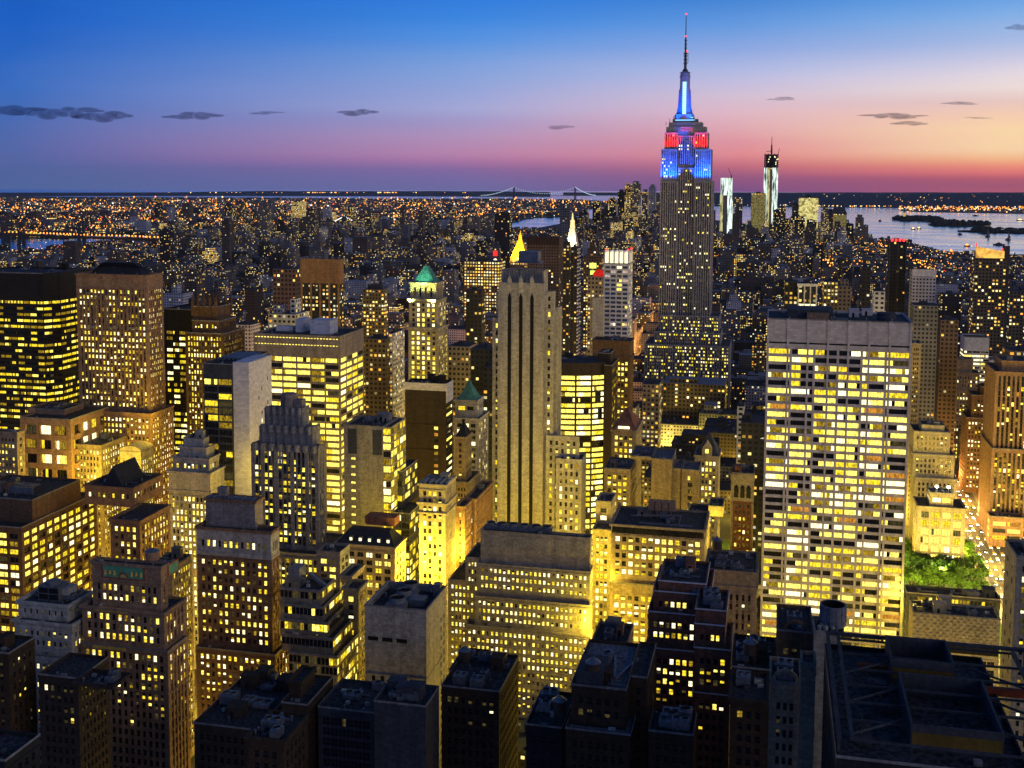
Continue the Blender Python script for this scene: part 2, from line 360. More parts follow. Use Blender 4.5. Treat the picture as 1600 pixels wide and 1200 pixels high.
    def done(s, keep=100):
        x0 = min(t[0] for t in s.T); x1 = max(t[1] for t in s.T); y0 = min(t[2] for t in s.T); y1 = max(t[3] for t in s.T)
        c = ((x0 + x1) / 2, (y0 + y1) / 2, 0.0)
        FOOT.append((x0, x1, y0, y1, max(t[5] for t in s.T)))
        s.root.location = c; tag(s.root, s.label, s.cat, s.group)
        s.wall.obj('wall', s.wmat, None, c).parent = s.root
        for o in s.root.children: o.location = (0, 0, 0)
        for k, mb in s.walls.items():
            if mb.f:
                sp = k in ('slate', 'bronze', 'umber') and k != s.wmat.name[:-5]
                o = mb.obj('spandrel_panels' if sp else 'wall', wall(k), None, c); o.parent = s.root; o.location = (0, 0, 0)
                if sp: o['kind'] = 'stuff'
        if s.roof.f: o = s.roof.obj('roof', getattr(s, 'roofmat', ROOF), None, c); o.parent = s.root; o.location = (0, 0, 0)
        for o in s.extra:
            if o.parent == s.root: o.location = (-c[0], -c[1], 0)
        P = s.panes
        if P:
            Q = []
            for p in P:                    # panes low in the view are darkened by row, imitating a fade to black
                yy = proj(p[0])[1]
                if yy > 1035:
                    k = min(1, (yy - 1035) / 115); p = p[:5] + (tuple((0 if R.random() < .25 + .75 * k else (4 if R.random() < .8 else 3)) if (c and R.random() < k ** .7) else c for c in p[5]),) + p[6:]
                Q.append(p)
            P = Q
            def key(p):
                d = Vector(p[0]) - EYE; return d.length / math.sqrt(p[3] * p[4]) * (1.25 if p[1][0] == 0 else 1)
            P.sort(key=key)
            vis = [p for p in P if -30 < proj(p[0])[0] < 1630 and proj(p[0])[1] < 1150]; ids = set(map(id, vis[:keep]))
            rest = MB()
            for p in P:
                if id(p) in ids:
                    k = (p[1], p[3], p[4], p[5], p[6], p[7])
                    if k not in PMESH:
                        mb = MB(); pane_quads(mb, (0, 0, 0), p[1], p[2], p[3], p[4], p[5], p[6], p[7]); PMESH[k] = mb.mesh('window', G)
                    o = bpy.data.objects.new('window', PMESH[k]); o.parent = s.root; o.location = (p[0][0] - c[0], p[0][1] - c[1], p[0][2]); COL.objects.link(o)
                else: pane_quads(rest, p[0], p[1], p[2], p[3], p[4], p[5], p[6], p[7])
            if rest.f:
                o = rest.obj('window_rows', G, None, c); o.parent = s.root; o.location = (0, 0, 0); o['kind'] = 'stuff'
        return s

def build(name, label, cat, Y, wm, st, tiers, units=3, cor=None, roofmat=None, keep=100, fin=True, group=None):
    """tiers, top first: (left px, right px, top row, dy, depth[, style[, base z]]) of the street-facing front"""
    b = Bld(name, label, cat, wm); b.group = group
    if roofmat: b.roofmat = roofmat
    q = []
    for t in tiers:
        y = Y + t[3]; Z = at(t[0], t[2], y).z; x0 = at(t[0], t[2], y).x; x1 = xat(t[1], t[2], y, Z); dp = t[4]
        if isinstance(dp, tuple): dp = back(x1 if x1 < 0 else x0, y, Z, dp[0])
        q.append((x0, x1, y, y + dp, Z))
    for k, t in enumerate(tiers):
        z0 = t[6] if len(t) > 6 and t[6] is not None else (q[k + 1][4] - 1.0 if k + 1 < len(q) else 0.0)
        b.tier(*q[k][:4], z0, q[k][4], t[5] if len(t) > 5 and t[5] else st)
    for k in range(len(tiers)):
        if cor is not None and k in cor: b.cornice(k)
    m = MB()
    for k, t in enumerate(b.T):
        if cor is not None and k in cor: continue
        x0, x1, y0, y1, z0, z1 = t; m.box(x0 - .16, x1 + .16, y0 - .16, y0 - .004, z1 - .5, z1 + .12); m.box(x1 + .004, x1 + .16, y0 - .004, y1, z1 - .5, z1 + .12); m.box(x0 - .16, x0 - .004, y0 - .004, y1, z1 - .5, z1 + .12)
    if m.f: b.part('coping', m, wall('grey'))
    for k, t in enumerate(b.T):
        x0, x1, y0, y1, z0, z1 = t; s_ = tiers[k][5] if k < len(tiers) and len(tiers[k]) > 5 and tiers[k][5] else st
        if s_['solid'] or s_['n'] > 2 or s_['fl'] > 5: continue
        z = z1 - s_['top'] + .02
        while z > max(z0 + 8, 12):
            m = MB(); m.box(x0 - .22, x1 + .22, y0 - .22, y0 - .003, z - .12, z + .3); m.box(x1 + .003, x1 + .22, y0 - .003, y1, z - .12, z + .3); b.part('belt_course', m, b.wmat); z -= s_['fl'] * R.choice((4, 7, 9))
    for k in range(len(b.T)): b.vents(k, 5 if k == 0 else 2)
    if units: b.units(0, units)
    if fin: b.done(keep)
    return b

# ------------------------------------------------------------------ the large buildings, one by one
OFF = 'office tower'; LOFT = 'building'
deco = S(bay=3.0, ww=1.5, wh=2.1, sr=.3, rec=.55, sash=True)
fine = S(bay=2.7, ww=1.35, wh=1.8, lit=.6)
band = S(bay=9.0, ww=8.8, wh=2.3, sr=.0, rec=.35, n=7, lit=.85, row=.1, sash=False, edge=.3, fl=3.9, top=2)
far1 = S(bay=3.6, ww=2.2, wh=2.0, fl=4.0, sash=False, lit=.55)

# --- left edge: black glass tower, chamfered, with lit bands
st = S(bay=5, ww=4.95, wh=1.6, rec=.15, n=5, gap=.04, lit=.6, row=.4, sash=False, edge=.1, fl=3.9, top=17, mix=(0, 28, 30, 20, 10, 12, 3))
b = build('black_tower', 'black glass tower at the left edge with broken yellow light bands', OFF, 640, 'dark', st, [(-48, 66, 424, 0, 45)], units=0, fin=False)
x0, x1, y0, y1, z0, z1 = b.T[0]; q = 9.0
for k, (ax, ay, bx, by) in enumerate(((x1, y0, x1 + q * .7, y0 + q), )):
    U = (bx - ax, by - ay); Lu = math.hypot(*U); U = (U[0] / Lu, U[1] / Lu); b.facade((ax, ay), U, (U[1], -U[0]), Lu, 0, z1, st)
    b.facade((bx, by), (0, 1), (1, 0), y1 - by, 0, z1, st); b.roof.quad((ax, ay, z1 - .01), (bx, by, z1 - .01), (bx, y1, z1 - .01), (ax, y1, z1 - .01))
b.units(0, 4); b.done()

# --- tall brown brick tower with arcaded top (front, right side)
top = S(bay=3.3, sp='umber', ww=1.6, wh=2.0, fl=3.65, sr=.25, rec=.5, lit=.62, row=.2, top=9, mix=(0, 30, 18, 14, 12, 26, 0))
low = S(bay=3.3, ww=1.6, wh=2.0, fl=3.65, sr=.2, lit=.7, row=.2, mix=(0, 34, 20, 12, 8, 26, 0))
b = build('brick_tower', 'tall brown brick tower with a flat dark hipped roof and arched top bays', OFF, 625, 'rose', top,
    [(118.5, 229.5, 427, 0, (254,)), (122, 236, 640, -6, (271,), low), ], units=0, cor=(0, 1), fin=False)
x0, x1, y0, y1, z0, z1 = b.T[0]
m = MB(); m.frust((x0 + 6, x1 - 6, y0 + 5, y1 - 5), (x0 + 14, x1 - 12, y0 + 12, y1 - 12), z1 - .9, z1 + 6.5); b.part('hipped_roof', m, surf('dark_roof', (.03, .032, .038)))
for k in range(3):                                   # tall arches in the top storeys
    cx = x0 + (x1 - x0) * (.2 + .3 * k); m = MB(); r = 3.6
    for j in range(10):
        a0, a1 = math.pi * j / 10, math.pi * (j + 1) / 10
        m.beam((cx + r * math.cos(a0), y0 - .25, z1 - 15 + r * math.sin(a0)), (cx + r * math.cos(a1), y0 - .25, z1 - 15 + r * math.sin(a1)), .6)
    m.box(cx - r - .3, cx - r + .3, y0 - .5, y0 - .003, z1 - 32, z1 - 15); m.box(cx + r - .3, cx + r + .3, y0 - .5, y0 - .003, z1 - 32, z1 - 15)
    m.box(cx - r, cx + r, y0 - .6, y0 - .003, z1 - 33.4, z1 - 32); b.part('arch', m, wall('tan'))
b.done()

# --- buildings at its feet
st = S(bay=9, ww=6.6, wh=5.4, fl=8.6, rec=1.6, n=4, gap=.25, lit=.75, sash=False, top=3, edge=2)
b = build('brick_block', 'pale brick block with deep square loggias and a grey rooftop box', LOFT, 585, 'rose', st, [(43, 100, 637, 14, 20, S(solid=True)), (31, 110, 651, 0, 40)], units=2, fin=False)
b.done()
build('corner_building', 'buff stone block cut by the left edge below the black tower', LOFT, 560, 'tan', fine, [(-30, 26, 672, 0, (38,))], units=2, cor=(0,))
# arched pavilion glowing gold
b = build('arched_hall', 'small floodlit hall with a round arched front at the brown tower foot', LOFT, 588, 'sand', S(bay=3, ww=1.4, wh=2.4, lit=.9, top=5), [(187, 220, 704, 0, 14)], units=0, fin=False)
x0, x1, y0, y1, z0, z1 = b.T[0]; cx = (x0 + x1) / 2; r = (x1 - x0) / 2; m = MB()
for j in range(14):
    a0, a1 = math.pi * j / 14, math.pi * (j + 1) / 14
    m.quad((cx + r * math.cos(a0), y0, z1 + r * .45 * math.sin(a0)), (cx + r * math.cos(a1), y0, z1 + r * .45 * math.sin(a1)), (cx + r * math.cos(a1), y1, z1 + r * .45 * math.sin(a1)), (cx + r * math.cos(a0), y1, z1 + r * .45 * math.sin(a0)))
    m.tri((cx, y0, z1), (cx + r * math.cos(a0), y0, z1 + r * .45 * math.sin(a0)), (cx + r * math.cos(a1), y0, z1 + r * .45 * math.sin(a1)))
b.part('barrel_roof', m, b.wmat); b.done()
build('wing_building', 'brown tower wing with white lit windows left of the golden hall', LOFT, 592, 'tan', low, [(115, 158, 693, 0, 26)], units=1, cor=(0,))

# --- brown gabled block
st = S(bay=3.6, ww=1.7, wh=2.2, lit=.6, sr=.2)
b = build('gabled_building', 'dark brown building with a black gable roof and columns below it', LOFT, 500, 'brown', st, [(132, 207, 757, 0, (254,)), (172, 218, 810, -22, 28), ], units=0, cor=(0, 1), fin=False)
x0, x1, y0, y1, z0, z1 = b.T[0]; m = MB(); xm = (x0 + x1) / 2
m.quad((x0 + 8, y0 + 4, z1 - .9), (x0 + 8, y1 - 4, z1 - .9), (xm, y1 - 4, z1 + 9), (xm, y0 + 4, z1 + 9)); m.quad((xm, y0 + 4, z1 + 9), (xm, y1 - 4, z1 + 9), (x1 - 8, y1 - 4, z1 - .9), (x1 - 8, y0 + 4, z1 - .9)); m.tri((x0 + 8, y0 + 4, z1 - .9), (x1 - 8, y0 + 4, z1 - .9), (xm, y0 + 4, z1 + 9))
b.part('gable_roof', m, surf('dark_roof', (.03, .032, .038))); b.units(0, 4); b.done()

# --- classical columned block
st = S(bay=2.9, ww=1.5, wh=2.3, lit=.7, sr=.2)
col_ = S(bay=3.4, ww=1.9, wh=8.6, fl=10.2, rec=1.3, sr=1.0, n=1, lit=.8, top=2.5, sash=True)
build('columned_building', 'cream stepped block with a two storey colonnade under its attic', LOFT, 540, 'pale', st,
    [(287, 318, 683, 10, 14, S(bay=2.5, ww=1.2, wh=1.6, lit=.3, top=3)), (280, 322, 697, 7, 20), (270, 326, 713, 4, 24), (263, 328, 735, 0, 30, col_), (263.5, 328, 764, .4, 30)], units=2, cor=(1, 2, 3, 4))
# --- long wing right of the mosaic tower
build('loft_wing', 'long yellow windowed loft wing behind the mosaic tower roof', LOFT, 440, 'tan', S(bay=3.2, ww=1.7, wh=2.2, lit=.75), [(232, 268, 883, 0, (300,))], units=5, cor=(0,))

# --- left brown gridded office
st = S(bay=6.2, ww=5.0, wh=2.5, fl=3.9, n=2, gap=.3, rec=.9, sr=.3, lit=.85, row=.12, sash=False, mix=(0, 34, 34, 16, 6, 10, 0), top=3)
mech = S(bay=7.5, ww=5.6, wh=13, fl=15, rec=1.5, n=1, lit=0, row=0, sash=False, top=1.5, mix=(1, 0, 0, 0, 0, 0, 0))
b = build('gridded_office', 'brown gridded office block with paired yellow windows and black mechanical top', OFF, 478, 'umber', st, [(-70, 50, 772, 10, (125,), mech), (-80, 33, 815, 0, (151,))], units=5, fin=False)
x0, x1, y0, y1, z0, z1 = b.T[0]; m = MB()
for k in range(14): m.box(x0 + 4 + k * 2.2, x0 + 5.2 + k * 2.2, y0 + 12, y1 - 20, z1 + 1.5, z1 + 2.4)
m.box(x0 + 3, x0 + 36, y0 + 11, y0 + 12, z1 - 1, z1 + 2.4); b.part('roof_louvre', m, METAL); b.done()

# --- black block and gothic tower behind the brown brick tower
build('black_block', 'black slab with bright yellow floor strips beside the gothic tower', OFF, 690, 'dark', S(bay=5, ww=4.8, wh=2.0, rec=.2, n=4, lit=.7, row=.2, sash=False, top=14, fl=3.9), [(256, 302, 482, 0, 30)], units=2)
b = build('gothic_tower', 'brown gothic tower crowned by spiky pinnacles', OFF, 660, 'umber', S(bay=2.7, ww=1.5, wh=2.2, sr=.35, rec=.6, lit=.65, row=.2, top=2),
    [(301, 338, 478, 4, 20, S(bay=4, ww=1.8, wh=9, fl=12, lit=0, row=0, top=3, sr=.4, rec=.8, mix=(1, 0, 0, 0, 0, 0, 0))), (300, 342, 500, 2, 24), (289, 349, 519, 0, 30)], units=0, fin=False)
x0, x1, y0, y1, z0, z1 = b.T[0]
for k in range(5):
    for y in (y0, y1):
        m = MB(); x = x0 + (x1 - x0) * k / 4; m.box(x - .7, x + .7, y - .7, y + .7, z1 - 6, z1 + 3); m.cyl(x, y, z1 + 3.003, z1 + 8, .9, .05, 6); b.part('pinnacle', m, b.wmat)
b.done()

# --- glass block with the white slab side
b = build('glass_slab_tower', 'dark green glass tower with a blank white slab side', OFF, 556, 'slate', S(bay=7.5, ww=7.2, wh=2.9, rec=.12, n=4, gap=.1, lit=.4, row=.4, fl=3.9, top=8, sash=False, edge=.3, mix=(0, 24, 22, 24, 20, 10, 0)), [(317, 363, 567, 0, 46)], units=0, fin=False)
x0, x1, y0, y1, z0, z1 = b.T[0]
m = MB(); X1 = xat(388, 566, 556, z1 + 1); yb = 556 + back(X1, 556, z1 + 1, 424)
ws = S(bay=9, ww=.9, wh=1.8, fl=7.8, lit=.5, row=0, rec=.3, top=12, sash=False)
b.wall2 = b.wall; b.wall = MB(); b.facade((X1, 556.5), (0, 1), (1, 0), yb - 556.5, 0, z1 + 1, S(solid=True)); b.facade((x1 + .01, 556.5), (1, 0), (0, -1), X1 - x1 - .01, 0, z1 + 1, S(solid=True))
b.wall.quad((x1, 556.5, z1 + 1), (X1, 556.5, z1 + 1), (X1, yb, z1 + 1), (x1, yb, z1 + 1)); b.wall.quad((x1, yb, 0), (x1, 556.5, 0), (x1, 556.5, z1 + 1), (x1, yb, z1 + 1))
for k in range(24):
    yy = 556.5 + R.choice((.3, .45, .6, .75, .9)) * (yb - 560); zz = z1 - 12 - k * 4.4
    b.wall.quad((X1 + .02, yy, zz), (X1 + .02, yy + 1.1, zz), (X1 + .02, yy + 1.1, zz + 2), (X1 + .02, yy, zz + 2), 1 if R.random() < .6 else 2)
b.part('white_slab', b.wall, [wall('white'), BLACK, G[5]]); b.wall = b.wall2
m = MB(); xa = x0 + 1
while xa < x1 - 1: m.box(xa, xa + 1.6, 572, 595, z1 - .6, z1 + .6); xa += 2.6
b.part('roof_louvre', m, METAL); FOOT.append((x1, X1, 556, yb, z1)); b.done()

# --- wide lit band office
st = S(bay=9.4, ww=9.0, wh=2.5, rec=.3, n=7, gap=.08, lit=.97, row=.02, fl=3.95, top=13, sash=False, edge=.6, mix=(0, 52, 32, 6, 2, 10, 0))
b = build('banded_office', 'wide office block with rows of glaring yellow window bands', OFF, 640, 'mauve', st, [(396, 531, 520.5, 0, (568,))], units=0, fin=False)
x0, x1, y0, y1, z0, z1 = b.T[0]
for a, c, d, e, h in ((.35, .44, .45, .75, 7), (.57, .8, .3, .62, 7.5), (.1, .3, .5, .6, 2)):
    m = MB(); m.box(x0 + a * (x1 - x0), x0 + c * (x1 - x0), y0 + d * (y1 - y0), y0 + e * (y1 - y0), z1 - 1, z1 + h); b.part('penthouse', m, wall('white'))
m = MB()
for zz in (2.2, 6.3):
    x = x0 + 1
    while x < x1 - 1: m.quad((x, y0 - .02, z1 - zz), (x + 1.2, y0 - .02, z1 - zz), (x + 1.2, y0 - .02, z1 - zz + .5), (x, y0 - .02, z1 - zz + .5)); x += 2.0
o = b.part('cove_light', m, G[1]); b.units(0, 3); b.done()

# --- art deco stepped tower
dst = S(sp='slate', bay=3.1, ww=2.1, wh=2.1, sr=.55, rec=.8, fl=3.5, lit=.62, row=.12, top=2.5, mix=(0, 34, 24, 16, 10, 16, 0))
tall = S(sp='slate', bay=5.2, ww=1.9, wh=9, fl=12, sr=.8, rec=1.4, lit=.12, row=0, top=3.4, mix=(0, 1, 1, 0, 4, 0, 0), sash=False)
b = build('art_deco_tower', 'grey stepped art deco tower with scalloped crown and slim piers', OFF, 505, 'grey', dst,
    [(413, 472, 638, 8, (483,), tall), (405, 488, 666, 4, (500,), tall), (392, 497, 694, 0, (508,), dst), (385, 507, 858, -8, 34, dst), ], units=0, fin=False)
for k, (n) in ((0, 6), (1, 7), (2, 8)):
    x0, x1, y0, y1, z0, z1 = b.T[k]; m = MB()
    for j in range(n):
        a = x0 + (x1 - x0) * (j + .5) / n; m.cyl(a, y0 + .1, z1 - 2.4, z1 + 1.0, (x1 - x0) / n * .36, n=10); m.box(a - .5, a + .5, y0 - .5, y0 - .003, z1 - 9, z1 - 2.4)
    for j in range(4):
        a = y0 + (y1 - y0) * (j + .5) / 4; m.cyl(x1 - .1, a, z1 - 2.4, z1 + 1.0, (y1 - y0) / 4 * .3, n=10)
    b.part('scalloped_parapet', m, wall('grey'))
x0, x1, y0, y1, z0, z1 = b.T[0]; cx = (x0 + x1) / 2
m = MB(); m.cyl(cx, y0 + 7, z1 - 1, z1 + 4, 4.4, n=8); m.cyl(cx, y0 + 7, z1 + 4.003, z1 + 6.6, 3.9, n=8); m.box(cx + 4, cx + 8, y0 + 4, y0 + 9, z1 - 1, z1 + 4); b.part('crown_turret', m, wall('mauve'))
x0, x1, y0, y1, z0, z1 = b.T[2]
for k, t in enumerate((.18, .38, .62, .84)):
    m = MB(); a = x0 + (x1 - x0) * t; m.box(a - .9, a + .9, y0 - .9, y0 - .003, 20, z1 - 3); m.frust((a - .9, a + .9, y0 - .9, y0), (a - .4, a + .4, y0 - .5, y0), z1 - 3, z1 - 1); b.part('pier', m, b.wmat)
b.done()
build('low_wing', 'low grey wing with lit windows right of the art deco tower', LOFT, 470, 'grey', S(bay=4.2, ww=2.9, wh=2.1, n=2, lit=.8, fl=3.5), [(494, 531, 860, 0, (546,))], units=0)
build('stepped_loft', 'narrow stepped loft with pale piers right of the glass ziggurat', LOFT, 440, 'tan', S(bay=3.0, ww=1.6, wh=2.2, lit=.7), [(532, 548, 899, 8, 16), (536, 560, 918, 0, (574,))], units=1, cor=(0, 1))

# --- blank grey slab with glass corner
b = build('blank_slab_tower', 'grey blank faced tower with a lit glass corner on its right', OFF, 548, 'concrete', S(solid=True), [(537, 598, 663, 0, 24)], units=0, fin=False)
x0, x1, y0, y1, z0, z1 = b.T[0]; m = MB(); m.box(x0 + 2.2, x0 + 7, y0 - .08, y0 - .003, z1 - 15, z1 - 2); m.box(x1 - 5.5, x1 - .4, y0 - .08, y0 - .003, z1 - 15, z1 - 2); b.part('louvre_panel', m, wall('slate'))
m = MB()
for k in range(11): m.quad((x0 + 4, y0 - .03, z1 - 18 - 4.2 * k), (x0 + 6.2, y0 - .03, z1 - 18 - 4.2 * k), (x0 + 6.2, y0 - .03, z1 - 17 - 4.2 * k), (x0 + 4, y0 - .03, z1 - 17 - 4.2 * k), 0)
o = b.part('slot_windows', m, G[1]); o['kind'] = 'stuff'
m = MB()
for k in range(1, 8): m.box(x0 + (x1 - x0) * k / 8 - .06, x0 + (x1 - x0) * k / 8 + .06, y0 - .04, y0 - .001, 10, z1)
for k in range(1, 18): m.box(x0, x1, y0 - .035, y0 - .001, z1 - k * 7, z1 - k * 7 + .12)
b.part('panel_joint', m, wall('grey'))
gl = S(bay=4.4, ww=4.2, wh=3.0, n=3, gap=.12, rec=.1, lit=.9, row=.1, fl=3.9, top=.6, sash=False, edge=.1, mix=(0, 36, 30, 20, 6, 8, 0))
X1 = xat(611, 665, 548, z1)
b.tier(x1 + .02, X1, y0, y1, 0, z1 - .1, gl); b.units(0, 4); b.done()
build('stepped_glass_block', 'low stepped dark green glass block glowing yellow inside', OFF, 556, 'slate', S(bay=4.4, ww=4.2, wh=2.8, n=3, rec=.1, lit=.75, row=.15, fl=3.9, top=1, sash=False, edge=.1, mix=(0, 18, 34, 34, 10, 4, 0)), [(613, 629, 735, 2, (652,)), (614, 640, 800, -8, (658,))], units=3)

# --- black slab with lit column, striped white side
b = build('dark_slab', 'almost black slab with one column of lit windows and a striped white side', OFF, 668, 'bronze', S(bay=3.4, ww=2.4, wh=2.0, fl=3.9, lit=.85, row=.1, top=26, cols=lambda k, n: k == int(n * .8), sash=False, side=S(bay=14, ww=13.4, wh=1.9, n=6, fl=3.9, lit=.9, row=.1, sash=False, edge=.2, top=14, mix=(0, 10, 8, 0, 10, 72, 0))),
    [(633, 697, 597, 0, (707.5,))], units=4, fin=False)
x0, x1, y0, y1, z0, z1 = b.T[0]; m = MB(); m.box(x0, x1 + .3, y0 - .3, y0 - .003, z1 - 4.5, z1 + .05); m.box(x1 + .003, x1 + .3, y0, y1, z1 - 12, z1 + .05); b.part('cap_band', m, wall('white')); b.done()

# --- floodlit green pyramid tower
st = S(bay=3.9, ww=2.0, wh=2.2, sr=.3, lit=.72, row=.1, n=2, gap=.4, fl=3.6, top=2.5, mix=(0, 40, 20, 10, 10, 20, 0))
b = build('pyramid_tower', 'cream tower with a lit green pyramid roof and glowing arcaded crown', OFF, 790, 'sand', st,
    [(641, 681, 441, 4, (692,), S(bay=4.2, ww=1.5, wh=6.5, fl=10, lit=.1, row=0, sash=False, top=2.2, rec=.8, sr=.5, mix=(1, 0, 0, 0, 0, 0, 0))), (639, 684, 467, 0, (697,)), (638, 685, 511, -1.5, (700,))], units=0, cor=(0, 1, 2), fin=False)
x0, x1, y0, y1, z0, z1 = b.T[0]; cx, cyy = (x0 + x1) / 2, (y0 + y1) / 2
zp = at(665, 415, cyy).z; m = MB(); m.frust((x0 + 1.5, x1 - 1.5, y0 + 1.5, y1 - 1.5), (cx - 1.2, cx + 1.2, cyy - 2.5, cyy + 2.5), z1 - 1, zp)
for t in [k / 9 for k in range(1, 9)]:
    for yy, sg in ((y0 + 1.5, -1),): m.beam((x0 + 1.5 + t * (x1 - x0 - 3), yy - .1, z1 - 1), (cx - 1.2 + t * 2.4, cyy - 2.6, zp), .25)
b.part('pyramid_roof', m, wall('copper')); b.done()
PYR = (cx, y0, z1)

# --- small green mansard tower
b = build('mansard_tower', 'white stepped tower with a green copper mansard roof', OFF, 690, 'pale', S(bay=4.4, ww=3.2, wh=2.3, n=2, lit=.85, fl=3.8, rec=.6, sr=.3),
    [(711, 745, 624, 0, (755,), S(bay=5, ww=4, wh=2.6, n=2, fl=5, lit=.8, rec=1.2)), (709, 748, 652, -4, (763,))], units=0, cor=(0, 1), fin=False)
x0, x1, y0, y1, z0, z1 = b.T[0]; m = MB(); m.frust((x0 + 1, x1 - 1, y0 + 1, y1 - 1), (x0 + 6, x1 - 6, y0 + 6, y1 - 6), z1 - .8, z1 + 9); m.box(x0 + 6, x1 - 6, y0 + 6, y1 - 6, z1 + 9.003, z1 + 10.4); b.part('mansard_roof', m, wall('copper')); b.done()
b = build('black_pyramid_building', 'small brown building with a black pyramid roof below the green mansard', LOFT, 655, 'tan', S(bay=2.8, ww=1.3, wh=2, lit=.45), [(711, 727, 682, 0, (737,)), (711, 732, 752, -3, (750,))], units=0, fin=False, cor=(0,))
x0, x1, y0, y1, z0, z1 = b.T[0]; m = MB(); m.frust((x0, x1, y0, y1), (x0 + 4, x1 - 4, y0 + 6, y1 - 6), z1 - .8, z1 + 9); b.part('pyramid_roof', m, surf('dark_roof', (.03, .032, .038))); b.done()

# --- mansard block with dormer lights
b = build('dormer_block', 'stone block with a black mansard roof and five lit dormers', LOFT, 500, 'tan', S(bay=4.4, ww=2.9, wh=2.2, n=2, lit=.85, fl=3.6, gap=.3), [(523, 617, 848, 0, (634,))], units=0, cor=(0,), fin=False)
x0, x1, y0, y1, z0, z1 = b.T[0]; m = MB(); m.frust((x0, x1, y0, y1), (x0 + 5, x1 - 5, y0 + 7, y1 - 5), z1 - .9, z1 + 5.5); b.part('mansard_roof', m, surf('dark_roof', (.03, .032, .038)))
for k in range(5):
    m = MB(); a = x0 + 6.5 + k * 4.6; m.box(a, a + 1.7, y0 + 2.2, y0 + 5, z1 + .6, z1 + 2.8); m.quad((a + .2, y0 + 2.18, z1 + .9), (a + 1.5, y0 + 2.18, z1 + .9), (a + 1.5, y0 + 2.18, z1 + 2.5), (a + .2, y0 + 2.18, z1 + 2.5), 1); b.part('dormer', m, [b.wmat, G[5]])
m = MB(); m.box(x0 + 10, x0 + 25, y0 + 14, y0 + 22, z1 + 5.5, z1 + 9.5); b.part('penthouse', m, wall('red')); b.done()

# --- floodlit yellow tower
st = S(bay=3.0, ww=1.7, wh=2.2, lit=.6, row=.1, fl=3.7, sr=.25, top=3, mix=(0, 34, 30, 10, 6, 20, 0))
b = build('yellow_lit_tower', 'narrow ornate tower bathed in yellow floodlight', OFF, 520, 'sand', st, [(655, 696, 755, 0, (712,))], units=0, cor=(0,), fin=False)
x0, x1, y0, y1, z0, z1 = b.T[0]; b.cornice(0, 1.1, 1.2, 9); b.cornice(0, .6, .7, 14)
m = MB()
for k in range(5): m.box(x0 + 1 + k * 2.8, x0 + 2.4 + k * 2.8, y0 + 3, y0 + 14, z1 - .8, z1 + .4)
b.part('roof_vent', m, wall('pale')); b.units(0, 2); b.done()
YEL = (x1, y0, z1)
for L_, R_, T_, dy, pb, lab in ((712, 726, 790, 0, 737, 'low stone loft directly right of the yellow floodlit tower'), (727, 744, 778, 22, 770, 'brown corner loft in front of the mansard tower')):
    build('stone_loft', lab, LOFT, 545 + dy, 'rose', S(bay=2.9, ww=1.5, wh=2.1, lit=.45), [(L_, R_, T_, 0, (pb,))], units=2, cor=(0,))

# --- the pale tower with three dark stripes
b = build('striped_tower', 'tall pale limestone tower with three black vertical stripes and a fluted crown', OFF, 600, 'limestone', S(solid=True), [(783.5, 850, 421, 4, (856,), S(solid=True))], units=0, fin=False)
x0, x1, y0, y1, z0, z1 = b.T[0]
win = S(bay=3.6, ww=1.5, wh=2.3, lit=.45, row=.05, fl=4.2, n=1, sr=.3, rec=.5, top=2, mix=(0, 40, 20, 10, 10, 20, 0), edge=1.2)
def sub(L_, R_, T_, dy, dp, st_, z0_=0.0):
    Y_ = 600 + dy; Z_ = at(L_, T_, Y_).z; a = at(L_, T_, Y_).x; c = xat(R_, T_, Y_, Z_); b.tier(a, c, Y_, Y_ + (back(c, Y_, Z_, dp[0]) if isinstance(dp, tuple) else dp), z0_, Z_, st_)
zm = at(783, 441, 600).z
b.wall.box(x0 - .8, x1 + .8, 600, 603.997, 0, zm)
sub(850.6, 866, 455, 3, (868,), win); sub(866.3, 872, 481, 5, (878,), win); sub(853, 905, 680, 1.5, (898,), win)
sub(775, 782.6, 456, 6, 20, win); sub(769.5, 782.6, 497, 3, 22, win); sub(869, 909, 716, -3, (916,), win)
for t in (.235, .50, .76):
    m = MB(); a = x0 + (x1 - x0) * t; m.box(a - .95, a + .95, 599.9, 599.997, 0, zm - 8); m.frust((a - .95, a + .95, 599.9, 599.997), (a - .1, a + .1, 599.9, 599.997), zm - 8, zm - 5.5); b.part('dark_stripe', m, BLACK)
    m = MB(); m.box(a - 1.1, a + 1.1, 599.6, 599.997, zm - 5, zm + 1.5); m.frust((a - 1.1, a + 1.1, 599.6, 600), (a - .1, a + .1, 599.8, 600), zm + 1.5, zm + 4); b.part('stone_finial', m, wall('pale'))
m = MB()
for k in range(14): a = x0 + (x1 - x0) * (k + .5) / 14; m.box(a - .45, a + .45, 603.5, 603.997, zm + .01, z1 + .05)
b.part('crown_flute', m, wall('grey'))
m = MB(); cx = (x0 + x1) / 2
m.box(cx - 4, cx + 7, 612, 620, z1 + 4, z1 + 9.5); m.box(cx - 6, cx + 8, 611, 621, z1 + 3.2, z1 + 3.8)
for dx in (-5.7, 0, 7.4):
    for yy in (611.3, 620.5): m.beam((cx + dx, yy, z1 - 1), (cx + dx, yy, z1 + 3.2), .35)
b.part('rooftop_plant', m, METAL)
m = MB(); m.beam((cx + 8, 612, z1 + 3), (cx + 8, 612, z1 + 10.5), .25); m.beam((cx + 11, 612, z1 + 3), (cx + 11, 612, z1 + 10.5), .25); m.beam((cx + 8, 612, z1 + 10.5), (cx + 11, 612, z1 + 10.5), .25); m.beam((cx + 6, 612, z1 + 3.3), (cx + 11, 612, z1 + 3.3), .3); b.part('plant_frame', m, METAL)
b.done()

